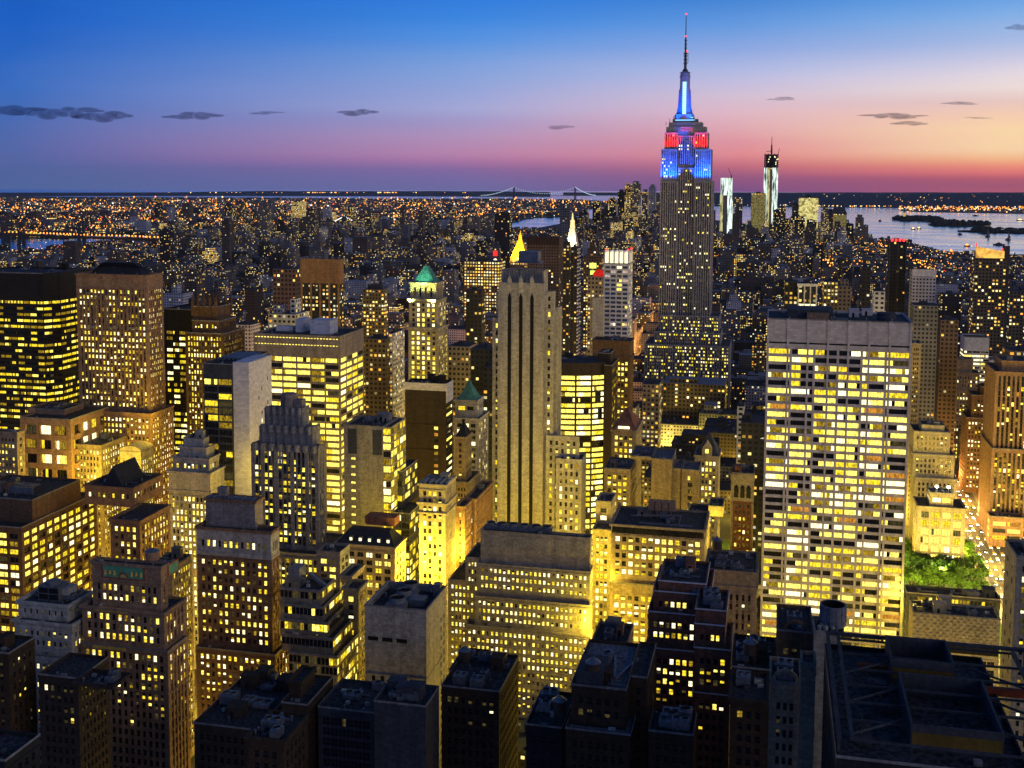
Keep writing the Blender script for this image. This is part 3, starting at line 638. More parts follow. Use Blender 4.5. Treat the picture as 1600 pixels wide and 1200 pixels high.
# --- curved bright banded building + dark neighbour
st = S(bay=8, ww=7.9, wh=2.5, rec=.2, n=8, gap=.06, lit=.98, row=.02, fl=3.75, top=8, sash=False, edge=.1, mix=(0, 50, 14, 2, 0, 34, 0))
b = Bld('curved_office', 'curved glass office blazing with white and yellow floor bands', OFF, 'bronze')
Y = 745; Z = at(873, 567, Y).z; P_ = []
for px, dy in ((845, 0), (873, 0), (900, 1.5), (925, 4.5), (945, 10)): a = at(px, 567, Y); P_.append((xat(px, 567, Y + dy, Z), Y + dy))
for p, q_ in zip(P_, P_[1:]):
    U = (q_[0] - p[0], q_[1] - p[1]); Lu = math.hypot(*U); U = (U[0] / Lu, U[1] / Lu); b.facade(p, U, (U[1], -U[0]), Lu, 0, Z, st)
    b.roof.quad((p[0], p[1], Z - .2), (q_[0], q_[1], Z - .2), (q_[0], Y + 35, Z - .2), (p[0], Y + 35, Z - .2))
b.T.append((P_[0][0], P_[-1][0], Y, Y + 35, 0, Z)); b.wall.quad((P_[-1][0], P_[-1][1], 0), (P_[-1][0], Y + 35, 0), (P_[-1][0], Y + 35, Z), (P_[-1][0], P_[-1][1], Z)); b.wall.quad((P_[0][0], Y + 35, 0), (P_[0][0], P_[0][1], 0), (P_[0][0], P_[0][1], Z), (P_[0][0], Y + 35, Z)); b.wall.quad((P_[-1][0], Y + 35, 0), (P_[0][0], Y + 35, 0), (P_[0][0], Y + 35, Z), (P_[-1][0], Y + 35, Z)); b.units(0, 5); b.done()
build('dark_brick_slab', 'dark brown slab with narrow lit corner right of the blazing curved office', OFF, 752, 'bronze', S(solid=True), [(934, 954, 551, 8, 20, S(solid=True)), (944, 956.5, 570, 0, (966,), S(bay=6, ww=4.6, wh=2.4, n=3, fl=3.75, lit=.6, rec=.2, mix=(0, 10, 30, 30, 20, 0, 10)))], units=0)
b = build('corniced_office', 'brown office with a dark colonnaded top floor under the white striped tower', OFF, 835, 'umber', S(bay=3.6, ww=2.0, wh=2.2, fl=4.0, lit=.75, mix=(0, 36, 34, 14, 6, 10, 0), row=.1),
    [(926, 985, 531, 0, (990,), S(bay=3.4, ww=1.7, wh=9, fl=12, rec=1.2, sr=1, lit=.06, row=0, top=2)), (926.5, 985, 556, .3, (990,))], units=3, cor=(0, 1))

# --- white grid tower with lit crown
b = build('crowned_white_tower', 'white gridded tower topped by a row of glowing crown piers', OFF, 880, 'white', S(bay=5.1, ww=4.1, wh=1.9, n=2, gap=.2, rec=.3, fl=3.4, lit=.34, row=.1, sash=False, top=1.5, edge=.6, mix=(0, 6, 8, 10, 16, 20, 0), blue=1), [(943.5, 983, 411, 0, (988.5,))], units=0, fin=False)
x0, x1, y0, y1, z0, z1 = b.T[0]; zc = at(943, 391, 880).z; m = MB(); m.box(x0 + .8, x1 - .8, y0 + .8, y1 - .8, z1 - 1, zc - 2)
b.part('crown_lantern', m, glow('crown_light', (1.0, .88, .55), 1.6, .3))
for k in range(6):
    m = MB(); a = x0 + (x1 - x0 - 1) * k / 5; m.box(a, a + 1, y0, y0 + 1, z1 + .003, zc); m.box(a + .2, a + .8, y0 + 1, y1 - 1, zc - 1.9, zc - .5); b.part('crown_pier', m, b.wmat)
for k in range(1, 5):
    m = MB(); a = y0 + (y1 - y0 - 1) * k / 4; m.box(x1 - 1, x1, a, a + 1, z1 + .003, zc); b.part('crown_pier', m, b.wmat)
for (xx, yy) in ((x0 + 1.5, y0 + 1.5), (x1 - 1, y0 + 1.5), (x1 - 1, y1 - 1)):
    m = MB(); m.cyl(xx, yy, zc, zc + 1.2, .7, .5, 8); b.part('beacon', m, glow('beacon_red', (1, .03, .03), 4, 0))
b.done()
build('blank_beige_slab', 'plain beige windowless slab left of the white gridded tower', LOFT, 872, 'pale', S(solid=True), [(925.5, 943, 464, 0, (944.2,), S(solid=True))], units=1)

# --- wide stepped block in the centre foreground
st = S(bay=2.75, ww=1.25, wh=1.75, fl=3.5, lit=.9, row=.05, top=1.6, rec=.35, mix=(0, 40, 26, 8, 4, 24, 0), edge=1.2)
b = build('stepped_office', 'wide grey stepped office block with dense lit windows and rooftop fans', OFF, 485, 'concrete', st,
    [(751, 922, 828, 3, (925,), S(solid=True)), (746, 922, 879, 1.5, (926,), st), (742, 922, 930, 0, (926,), st), (726, 922, 975, -2, (926,), st)], units=0, fin=False)
x0, x1, y0, y1, z0, z1 = b.T[0]; zl = b.T[3][5]
Xl = at(700, 905, 492); b.tier(Xl.x, b.T[1][0] - .01, 492, 520, 0, at(700, 905, 492).z, st); b.tier(at(727, 870, 490).x, b.T[1][0] - .01, 490.2, 512, b.T[-1][5] - 1, at(727, 870, 490).z, st)
m = MB()
for k in range(6):
    a = x0 + 3 + k * 5.2; m.cyl(a, y0 + 7, z1 + 1.0, z1 + 2.0, 2.1, 2.1, 14, 0, False); m.cyl(a, y0 + 7, z1 + 1.0, z1 + 1.4, 2.0, 2.0, 14, 1); m.box(a - 2.5, a + 2.5, y0 + 4.5, y0 + 9.5, z1 - .9, z1 + .997)
b.part('fan_bank', m, [METAL, BLACK])
for a_, c_ in ((.03, .2), (.24, .62), (.68, .96)):
    m = MB(); m.box(x0 + a_ * (x1 - x0), x0 + c_ * (x1 - x0), y0 - .1, y0 - .004, z1 - 7.5, z1 - 1.6); b.part('louvre_panel', m, wall('grey'))
for k in (1, 2, 3): b.cornice(k, .35, .8)
b.units(0, 8); b.done()

# --- beige cube with three fans
b = build('fan_roof_block', 'plain beige block with three big fans sunk in its roof', OFF, 416, 'limestone', S(bay=3.9, ww=1.6, wh=2.2, fl=3.7, lit=.55, sr=.5, rec=.6, top=28, cols=lambda k, n: k < n - 2, side=S(bay=4, ww=1.3, wh=2.2, fl=3.7, lit=.1, top=10, cols=lambda k, n: k > n * .62)),
    [(570, 666, 944.5, 0, (697.5,))], units=0, fin=False)
x0, x1, y0, y1, z0, z1 = b.T[0]
b.roof.quad((x0 + 1, y0 + 1, z1 - 3), (x1 - 1, y0 + 1, z1 - 3), (x1 - 1, y1 - 1, z1 - 3), (x0 + 1, y1 - 1, z1 - 3)); b.roof.v[0:4] = [(p[0], p[1], z1 - 3.2) for p in b.roof.v[0:4]]
for k in range(3):
    m = MB(); a = y0 + 9 + k * 8.5; cx = x0 + 10.5
    m.box(cx - 4, cx + 4, a - 4.2, a + 4.2, z1 - 3, z1 - 1.2); m.cyl(cx, a, z1 - 1.19, z1 + .9, 3.3, 3.0, 20, 0, False); m.cyl(cx, a, z1 - 1.1, z1 + .2, 2.95, 2.95, 20, 1); b.part('cooling_fan', m, [wall('grey'), BLACK])
for k in range(3):
    m = MB(); a = x0 + 1.2 + k * (x1 - x0) * .235; m.box(a, a + 4.3, y0 - .06, y0 - .003, z1 - 14.2, z1 - 12.6); b.part('louvre_slot', m, BLACK)
m = MB(); m.box(x0 + 15, x0 + 21, y0 + 10, y0 + 16, z1 - 3, z1 - .3); m.box(x1 - 4, x1 - 1, y1 - 6, y1 - 2, z1 - 3, z1 + 2); b.part('air_conditioner', m, METAL); b.done()

# --- glass ziggurat
zg = S(bay=1.75, ww=1.5, wh=2.9, fl=3.7, rec=.14, lit=.3, row=.28, sash=False, edge=.1, top=.8, mix=(0, 20, 30, 30, 20, 0, 0), side=S(bay=1.75, ww=1.5, wh=2.5, fl=3.7, rec=.14, lit=.62, row=.35, sash=False, edge=.1, top=.8, mix=(0, 30, 30, 16, 10, 14, 0)))
b = build('glass_ziggurat', 'stepped glass block with a grid of mullions and a lit right side', OFF, 428, 'tan', zg,
    [(437, 501, 917, 0, (522.5,)), (437.5, 505, 942, -3, (534,)), (438, 512, 966, -6, (543,)), (440, 520.5, 990, -9, (556,)), (451, 527, 1018, -12, (564.5,))], units=0, fin=False)
x0, x1, y0, y1, z0, z1 = b.T[0]; m = MB(); m.box(x0 + 1, x0 + 6, y1 - 9, y1 - 2, z1 - 1, z1 + 6); m.beam((x0 + 9, y1 - 5, z1 + 3), (x0 + 17, y1 - 8, z1 - .5), 1.4); b.part('stair_bulkhead', m, wall('grey')); b.units(0, 3); b.done()

# --- tall brown brick tower with limestone head
br = S(bay=3.25, ww=1.55, wh=1.95, fl=3.65, lit=.62, row=.05, top=2.2, sr=.2, rec=.4, mix=(0, 26, 28, 12, 6, 28, 0))
hd = S(wm='limestone', bay=3.4, ww=1.7, wh=2.7, fl=4.0, lit=.7, row=.1, top=5, sr=.35, rec=.6)
b = build('limestone_headed_tower', 'brown brick tower with a pale limestone head and slatted penthouse', OFF, 432, 'brown', br,
    [(321, 398, 778, 5, (411,), S(bay=4.6, ww=1.5, wh=2.2, fl=6, top=7, lit=.2, wm='mauve')), (307, 423, 822, 0, (436,), hd), (307.5, 424, 862, .3, (437,), br), (306, 430, 1010, -3, (452,), br)], units=0, cor=(0, 1), fin=False)
x0, x1, y0, y1, z0, z1 = b.T[1]
h_ = MB(); zz = b.T[2][5]; h_.box(x0 - .05, x1 + .05, y0 - .35, y0 - .02, zz - .6, zz + .6); b.part('belt_course', h_, wall('limestone'))
x0, x1, y0, y1, z0, z1 = b.T[0]; m = MB()
for k in range(10): m.box(x0 + .5 + k * (x1 - x0 - 1) / 10, x0 + .5 + (k + .7) * (x1 - x0 - 1) / 10, y0 + .5, y1 - 3, z1 - .9, z1 + .4)
b.part('slatted_roof', m, METAL); m = MB(); m.box(x0 + 4, x0 + 8, y1 - 5, y1 - 2, z1 + .41, z1 + 4); b.part('chimney', m, wall('mauve')); b.done()

# --- mosaic tower
ff = S(bay=3.3, ww=1.75, wh=2.3, fl=3.7, lit=.62, row=.05, top=2, sr=.35, rec=.6, mix=(0, 28, 30, 12, 8, 22, 0))
b = build('mosaic_crowned_tower', 'orange brick tower with a green mosaic sunrise panel near its top', OFF, 376, 'rose', ff,
    [(143, 251, 876, 2, (262,), S(solid=True)), (144, 251, 900, 2.3, (262,), ff), (128, 256, 945, 0, (290,), S(**{**ff, 'bay': 3.4})), (126, 262, 1003, -1.5, (294,), ff)], units=0, cor=(0, 2), fin=False)
x0, x1, y0, y1, z0, z1 = b.T[0]; w_ = x1 - x0
m = MB(); a, c = x0 + w_ * .17, x0 + w_ * .75; zA, zB = z1 - 5.6, z1 - 1.0
m.box(a - .5, c + .5, y0 - .2, y0 - .003, zA - .5, zB + .5, 2); m.box(a, c, y0 - .24, y0 - .203, zA, zB, 0)
cx = (a + c) / 2
for j in range(8):
    t0, t1 = math.pi * j / 8, math.pi * (j + 1) / 8
    for r0, r1, mi in ((0, 1.2, 1), (1.5, 2.1, 2)): m.quad((cx + r0 * math.cos(t0), y0 - .26, zA + .2 + r0 * math.sin(t0)), (cx + r0 * math.cos(t1), y0 - .26, zA + .2 + r0 * math.sin(t1)), (cx + r1 * math.cos(t1), y0 - .26, zA + .2 + r1 * math.sin(t1)), (cx + r1 * math.cos(t0), y0 - .26, zA + .2 + r1 * math.sin(t0)), mi)
for s_ in (-1, 1):
    for k in range(3): m.cyl(cx + s_ * (3.6 + k * 1.9), y0 - .3, zA + 1 + .3 * (k % 2), zA + 2.6, .6, .3, 8, 1)
b.part('mosaic_panel', m, [surf('mosaic_green', (.12, .36, .2), .5), surf('mosaic_gold', (.7, .45, .08), .5), surf('mosaic_red', (.3, .06, .03), .5)])
m = MB(); m.box(x1 + .003, x1 + .2, y0 + 5, y0 + 13, zA, zB, 1); m.box(x1 + .203, x1 + .24, y0 + 5.6, y0 + 12.4, zA + .5, zB - .5, 0); b.part('mosaic_panel', m, [MATS['mosaic_green'], MATS['mosaic_red']])
m = MB(); m.cyl(x0 + w_ * .7, y0 + 9, z1 - .9, z1 + 2.5, 2.6, n=18); b.part('water_tank', m, wall('rose')); m = MB(); m.cyl(x0 + w_ * .7, y0 + 9, z1 + 2.503, z1 + 3.8, 2.8, .05, 18); b.part('tank_roof', m, METAL, b.extra[-1])
for k in (2, 3):
    X0, X1, Y0, Y1, Z0, Z1 = b.T[k]; m = MB(); m.box(X0 + 5, X0 + 19, Y0 - .2, Y0 - .003, Z1 - 1.9, Z1 - .5); b.part('gold_frieze', m, MATS['mosaic_gold'])
b.units(0, 5); b.done()

# --- group behind the stepped office, right of the striped tower
st = S(bay=3.6, ww=2.1, wh=2.2, fl=3.7, lit=.78, row=.05, mix=(0, 44, 26, 8, 4, 18, 0))
b = build('blank_walled_loft', 'large beige loft block with a high blank wall and grey roof strip', LOFT, 610, 'tan', st, [(985, 1018, 712, 1, 26, st), (1018.2, 1050, 716, 1.2, 26, S(solid=True), 0.0), (944, 985, 731, 0, 26, st, 0.0), (1050.5, 1064, 731, 3, 20, S(solid=True), 0.0), (1065, 1092, 733, 2, 20, S(bay=5, ww=1.8, wh=2.2, lit=.6), 0.0)], units=0, roofmat=ROOFL, fin=False)
b.units(2, 2); b.units(4, 2); b.units(0, 2); b.done()
b = build('narrow_lit_loft', 'narrow yellow lit loft at the street right of the stepped office', LOFT, 540, 'sand', S(bay=3.6, ww=2.2, wh=2.2, fl=3.7, lit=.8, row=.05, mix=(0, 44, 30, 8, 4, 14, 0)), [(931, 955, 782, 12, 16), (926, 955, 826, 0, 30)], units=1)
st = S(bay=3.9, ww=2.3, wh=2.2, fl=3.75, lit=.82, row=.05, top=5, mix=(0, 46, 24, 8, 4, 18, 0))
b = build('bright_loft', 'beige stepped loft full of large lit windows with black rooftop plant', LOFT, 505, 'tan', st, [(955, 1101, 818, 0, 30, st), (953, 1101, 909, -2, 32), ], units=0, cor=(0,), fin=False)
x0, x1, y0, y1, z0, z1 = b.T[0]; m = MB()
for k in range(4): m.box(x0 + 15 + k * 3.2, x0 + 17.8 + k * 3.2, y0 + 15, y0 + 20, z1 + 3, z1 + 7); m.beam((x0 + 16 + k * 3.2, y0 + 15.5, z1 - 1), (x0 + 16 + k * 3.2, y0 + 15.5, z1 + 3), .3)
b.part('cooling_tower', m, wall('rose')); m = MB(); m.beam((x0 + 8, y0 + 8, z1 + 2), (x0 + 30, y0 + 13, z1 + 2), .5); m.beam((x0 + 30, y0 + 13, z1 + 2), (x0 + 30, y0 + 5, z1 + .3), .5); m.beam((x0 + 12, y0 + 4, z1), (x0 + 36, y0 + 4, z1), .8); b.part('duct', m, METAL)
m = MB(); m.box(x0 + .5, x1 - .5, y0 - .12, y0 - .004, z1 - 4, z1 - 1.2); b.part('clerestory', m, G_DARK); b.units(0, 6); b.done()
b = build('blank_penthouse_block', 'ochre windowless block lit yellow right of the black rooftop plant', LOFT, 560, 'sand', S(solid=True), [(1107, 1130, 790, 0, 16, S(solid=True)), (1075, 1107, 798, 3, 14, st, 0.0)], units=0)

b = build('pyramid_roofed_block', 'brown block with a red hipped roof and lit dormer strip', LOFT, 700, 'tan', S(bay=4, ww=2.1, wh=2.3, lit=.7, fl=4, row=.15, n=1), [(955.5, 993, 671, 0, (1003,))], units=0, cor=(0,), fin=False)
x0, x1, y0, y1, z0, z1 = b.T[0]; m = MB(); cx = (x0 + x1) / 2; m.frust((x0, x1, y0, y1), (cx - 1, cx + 1, (y0 + y1) / 2 - 1, (y0 + y1) / 2 + 1), z1 - .7, z1 + 10.5); b.part('hipped_roof', m, wall('red'))
m = MB(); m.box(x0 + 4, x1 - 4, y0 + 1, y0 + 2, z1 + .6, z1 + 2.0); b.part('dormer_strip', m, G[5]); b.done()
b = build('gabled_gothic_block', 'yellow stone block with a steep slate roof and carved gable', LOFT, 690, 'sand', S(bay=2.9, ww=1.5, wh=2.2, lit=.6, sr=.2, fl=3.8), [(1086, 1123, 711, 0, 22)], units=0, cor=(0,), fin=False)
x0, x1, y0, y1, z0, z1 = b.T[0]; m = MB(); cx = x0 + (x1 - x0) * .55; m.frust((x0 + 1, x1, y0 + 1, y1), (cx - .3, cx + .3, y0 + 10, y0 + 11), z1 - .7, z1 + 12); b.part('slate_roof', m, wall('slate'))
m = MB(); gx = x0 + (x1 - x0) * .5; m.box(gx - 3, gx + 3, y0 - .2, y0 + 1.5, z1 + .05, z1 + 4); m.tri((gx - 3, y0 - .2, z1 + 4), (gx + 3, y0 - .2, z1 + 4), (gx, y0 - .2, z1 + 9)); m.quad((gx - 3, y0 - .2, z1 + 4), (gx, y0 - .2, z1 + 9), (gx, y0 + 5, z1 + 9), (gx - 3, y0 + 5, z1 + 4)); m.quad((gx, y0 - .2, z1 + 9), (gx + 3, y0 - .2, z1 + 4), (gx + 3, y0 + 5, z1 + 4), (gx, y0 + 5, z1 + 9)); m.quad((gx - 1, y0 - .22, z1 + 1.5), (gx + 1, y0 - .22, z1 + 1.5), (gx + 1, y0 - .22, z1 + 4), (gx - 1, y0 - .22, z1 + 4), 1); b.part('gable', m, [b.wmat, G[1]]); b.done()
b = build('gilded_top_block', 'slim red brick block with a pale gilded arcade at its top', LOFT, 640, 'red', S(bay=3.4, ww=1.6, wh=2, lit=.4, fl=3.7, top=17), [(1143.5, 1178, 738, 0, 20)], units=3, fin=False)
x0, x1, y0, y1, z0, z1 = b.T[0]; m = MB(); m.box(x0 - .6, x1 + .6, y0 - .8, y0 - .003, z1 - 4, z1 - .5); m.box(x0 - .3, x1 + .3, y0 - .25, y0 - .004, z1 - 16, z1 - 4.003)
for k in (0, 1): m.box((x0, x1 - 1)[k], (x0 + 1, x1)[k], y0 - .2, y0 - .005, 0, z1 - 16.01)
b.part('stone_top', m, wall('sand')); m = MB()
for k in range(3): a = x0 + 1 + (x1 - x0 - 2) * (k + .5) / 3; m.box(a - 1.2, a + 1.2, y0 - .28, y0 - .253, z1 - 14, z1 - 8); m.cyl(a, y0 - .26, z1 - 8.01, z1 - 6.8, 1.2, .3, 8)
b.part('arched_window', m, G_DARK); b.done()
build('pilastered_block', 'tan block with tall pilasters and a cluttered roof left of the gridded slab', LOFT, 455, 'tan', S(bay=3.4, ww=1.3, wh=2.3, fl=3.9, lit=.2, sr=.5, rec=.8, top=3), [(1103, 1182, 888, 0, 26, S(bay=3.4, ww=1.3, wh=2.2, fl=3.9, lit=.3, top=3.5)), (1104, 1182, 912, .3, 26)], units=9, cor=(0, 1))
# --- brown brick with white coping
st = S(bay=2.7, ww=1.45, wh=2.0, fl=3.6, lit=.68, row=.05, mix=(0, 34, 26, 12, 8, 20, 0))
b = build('white_coped_block', 'dark red brick setback block edged with white coping', LOFT, 392, 'red', st, [(1029, 1103, 906, 6, 24), (1021, 1110, 922, 3, 27), (1013, 1112, 954, 0, 30), (1008, 1112, 1010, -3, 33)], units=0, fin=False)
for k in range(4): b.cornice(k, .25, .35, 0, wall('white'))
b.units(0, 6); b.done()
b = build('white_coped_annex', 'lower red brick annex with grey flat roof beside the white coped block', LOFT, 378, 'red', st, [(1087, 1135, 950, 0, 20), (1086, 1133, 973, -2, 22), (1085, 1142, 1010, -4, 24), (1083, 1140, 1080, -6, 26)], units=0, fin=False)
for k in range(4): b.cornice(k, .25, .35, 0, wall('white'))
b.units(0, 4); b.done()

# --- the great gridded slab
gr = S(bay=9.9, ww=9.05, wh=2.3, fl=3.72, n=7, gap=.07, rec=.75, sr=.25, lit=.66, row=.2, sash=False, top=13.5, edge=.5, mix=(0, 36, 26, 12, 6, 18, 2))
b = build('gridded_slab', 'huge pale slab tower of travertine grid with seven bays of glowing floors', OFF, 545, 'travertine', gr, [(1199, 1426, 497, 0, 40)], units=0, fin=False)
x0, x1, y0, y1, z0, z1 = b.T[0]
for k in range(8):
    m = MB(); a = x0 + .5 + (x1 - x0 - 1) * k / 7; m.box(a - .45, a + .45, y0 - .45, y0 - .003, 0, z1 - .02); b.part('pier', m, b.wmat)
m = MB(); m.box(x0 + 1, x1 - 1, y0 - .05, y0 - .004, z1 - 11.6, z1 - 10.9); b.part('shadow_gap', m, BLACK)
m = MB(); m.box(x0 + 9, x0 + 30, y0 + 10, y0 + 28, z1 - 1, z1 + 3.4); b.part('penthouse', m, wall('slate'))
m = MB(); m.box(x0 + 18, x0 + 28, y0 + 7, y0 + 9.9, z1 - .9, z1 + 2.2); b.part('rooftop_plant', m, wall('rose')); m = MB(); m.cyl(x0 + 54, y0 + 14, z1 - 1, z1 + 2.6, 4.2, n=20); b.part('cooling_tower', m, wall('slate')); b.units(0, 7); b.done(170)

# --- right of the slab
build('reeded_block', 'slim brown reeded block seen right beside the gridded slab', LOFT, 900, 'tan', S(bay=2.6, ww=1.6, wh=2, lit=.2, mix=(0, 20, 20, 30, 10, 10, 20)), [(1424, 1440, 536, 0, 20)], units=1)
b = build('cream_setback_block', 'cream setback block with ribs between faint window columns', OFF, 850, 'sand', S(bay=3.6, ww=1.7, wh=2.3, sr=.15, rec=.4, lit=.04, fl=3.9), [(1440, 1476, 663, 3, 18, S(solid=True)), (1428, 1485, 673, 0, 26), (1427, 1492, 708, -2, 28), (1430, 1496, 745, -4, 30)], units=2)
build('white_banded_office', 'white office with brilliant light strips and a grey ribbed top', OFF, 1190, 'white', S(bay=8, ww=7.9, wh=1.8, fl=3.9, n=6, rec=.15, lit=.85, sash=False, top=13, edge=.1, mix=(0, 20, 14, 4, 8, 54, 0)), [(1507, 1546, 526, 0, 24)], units=0)
build('grey_annex', 'low white annex with lit strips touching the white banded office', OFF, 1186, 'white', S(bay=8, ww=7.9, wh=1.8, fl=3.9, n=6, rec=.15, lit=.8, sash=False, top=2, edge=.1, mix=(0, 20, 14, 4, 8, 54, 0)), [(1546.5, 1566, 562, 0, 24)], units=0)
build('stepped_brown_block', 'brown curved setback block with a plain cubic top', LOFT, 1130, 'tan', S(bay=3.2, ww=1.5, wh=2, lit=.4, fl=3.7, mix=(0, 20, 10, 6, 6, 50, 0)), [(1490, 1520, 560, 6, 14, S(solid=True)), (1476, 1531, 581, 2, 22), (1470, 1534, 607, 0, 26), (1466, 1536, 650, -3, 30)], units=1, cor=(1, 2))
build('dark_setback_block', 'dark brown block dotted with white windows near the avenue', OFF, 1010, 'umber', S(bay=3.3, ww=1.6, wh=2, lit=.5, row=.3, fl=3.8, mix=(0, 14, 8, 2, 4, 66, 0)), [(1532, 1549, 604, 5, 14, S(solid=True)), (1519, 1552, 617, 2, 22), (1510, 1552, 652, 0, 26)], units=2)
st = S(sp='bronze', bay=4.2, ww=2.2, wh=2.9, fl=3.8, rec=.8, sr=.65, lit=.26, row=.15, mix=(0, 14, 30, 26, 10, 10, 10), top=3)
b = build('chamfered_tower', 'tall brown tower with dark vertical window bands at the right edge', OFF, 880, 'rose', st, [(1566, 1640, 563, 6, 30, S(solid=True)), (1556, 1650, 580, 0, 44), (1550, 1650, 700, -3, 46)], units=0, cor=(0, 1), fin=False)
b.units(0, 3); b.done()
build('tower_podium', 'low podium with a lit shopfront at the foot of the brown edge tower', LOFT, 862, 'rose', S(bay=8, ww=7, wh=3, n=5, fl=5, lit=.8, mix=(0, 30, 30, 0, 0, 20, 20)), [(1547, 1600, 806, 0, 12)], units=1)
b = build('beaux_arts_building', 'small stone building with a lit glass attic behind the park trees', LOFT, 800, 'sand', S(bay=6.2, ww=4.4, wh=4.2, fl=5.8, n=3, gap=.3, lit=.95, row=0, rec=.8, sr=.3, sash=False, mix=(0, 60, 16, 0, 0, 24, 0)), [(1453, 1490, 769, 3, 16, S(bay=5, ww=4.4, wh=3, n=3, fl=4.4, lit=.98, sash=False, mix=(0, 40, 10, 0, 0, 50, 0))), (1434, 1509, 790, 0, 24)], units=0, cor=(0, 1), fin=False)
x0, x1, y0, y1, z0, z1 = b.T[0]
for a in (.3, .8):
    m = MB(); xx = x0 + (x1 - x0) * a; m.beam((xx, y0 + 2, z1 - 1), (xx, y0 + 2, z1 + 3), .3); m.cyl(xx, y0 + 2, z1 + 3, z1 + 4.2, .9, .9, 8, 1); b.part('floodlight', m, [METAL, glow('floodlight_lamp', (1, 1, .75), 30, 0)])
b.done(); BEAUX = (x0, x1, y0, z1)
# --- low block in front of the park
b = build('woven_band_block', 'low block with a woven yellow parapet band below the park', LOFT, 560, 'sand', S(bay=3.2, ww=2.9, wh=2.4, fl=3.8, n=2, rec=.3, lit=.5, row=.35, top=19, mix=(0, 20, 30, 20, 6, 24, 0)), [(1427, 1563, 956, -40, 15)], units=0, fin=False)
x0, x1, y0, y1, z0, z1 = b.T[0]; m = MB()
for r_ in range(9):
    for c_ in range(26):
        if (r_ + c_) % 2: a = x0 + (x1 - x0) * c_ / 26; m.box(a, a + (x1 - x0) / 26 * .9, y0 - .35, y0 - .003, z1 - 1.4 - r_ * 1.4, z1 - .3 - r_ * 1.4)
b.part('woven_band', m, wall('sand')); m = MB(); m.box(x0 + .3, x1 - .3, y0 - .1, y0 - .004, z1 - 17, z1 - 13.5); b.part('shadow_gap', m, BLACK); b.units(0, 7); b.done()
b = build('low_roof_block', 'low dark roofed block with white rooftop vents beside the park', LOFT, 590, 'slate', S(bay=1.7, ww=1.3, wh=4, fl=5, lit=.7, rec=.2, top=1.5, sash=False, mix=(0, 20, 34, 30, 10, 6, 0)), [(1417, 1563, 925, -15, 11)], units=0, fin=False)
b.units(0, 8); b.done()
build('edge_tower', 'grey sided slim tower cut by the right edge of the photo', OFF, 430, 'concrete', S(bay=3.4, ww=1.5, wh=2.1, fl=3.8, lit=.55), [(1588, 1640, 868, 0, 20, S(bay=4, ww=1.6, wh=2.1, fl=3.8, lit=.6, side=S(bay=7, ww=1.4, wh=2, lit=.25, fl=5.6)))], units=1)

# --- chimney stack on a block in front of the slab
b = build('stack_building', 'concrete block carrying a big round open chimney stack', LOFT, 345, 'concrete', S(solid=True), [(1272, 1309, 985, 0, 12, S(solid=True))], units=0, fin=False)
x0, x1, y0, y1, z0, z1 = b.T[0]; a = at(1302, 944, 354); r = 3.9; m = MB(); m.cyl(a.x, 354, z1 - 1, a.z, r, r, 28, 0, False)
n = 28
for k in range(n):
    t0, t1 = 6.28318 * k / n, 6.28318 * (k + 1) / n; m.quad((a.x + r * math.cos(t0), 354 + r * math.sin(t0), a.z), (a.x + r * math.cos(t1), 354 + r * math.sin(t1), a.z), (a.x + (r - .5) * math.cos(t1), 354 + (r - .5) * math.sin(t1), a.z), (a.x + (r - .5) * math.cos(t0), 354 + (r - .5) * math.sin(t0), a.z)); m.quad((a.x + (r - .5) * math.cos(t0), 354 + (r - .5) * math.sin(t0), a.z), (a.x + (r - .5) * math.cos(t1), 354 + (r - .5) * math.sin(t1), a.z), (a.x + (r - .5) * math.cos(t1), 354 + (r - .5) * math.sin(t1), a.z - 8), (a.x + (r - .5) * math.cos(t0), 354 + (r - .5) * math.sin(t0), a.z - 8), 1)
for k in range(14): t0 = 6.28318 * k / 14; m.box(a.x + r * math.cos(t0) - .12, a.x + r * math.cos(t0) + .12, 354 + r * math.sin(t0) - .12, 354 + r * math.sin(t0) + .12, z1, a.z - .05)
b.part('chimney_stack', m, [wall('steel'), BLACK])
for k in range(3): m = MB(); m.cyl(x0 + 1.6 + k * 2.0, y0 + 3, z1 - .9, z1 + .5, .55, .55, 12); b.part('vent', m, wall('pale'))
b.done()
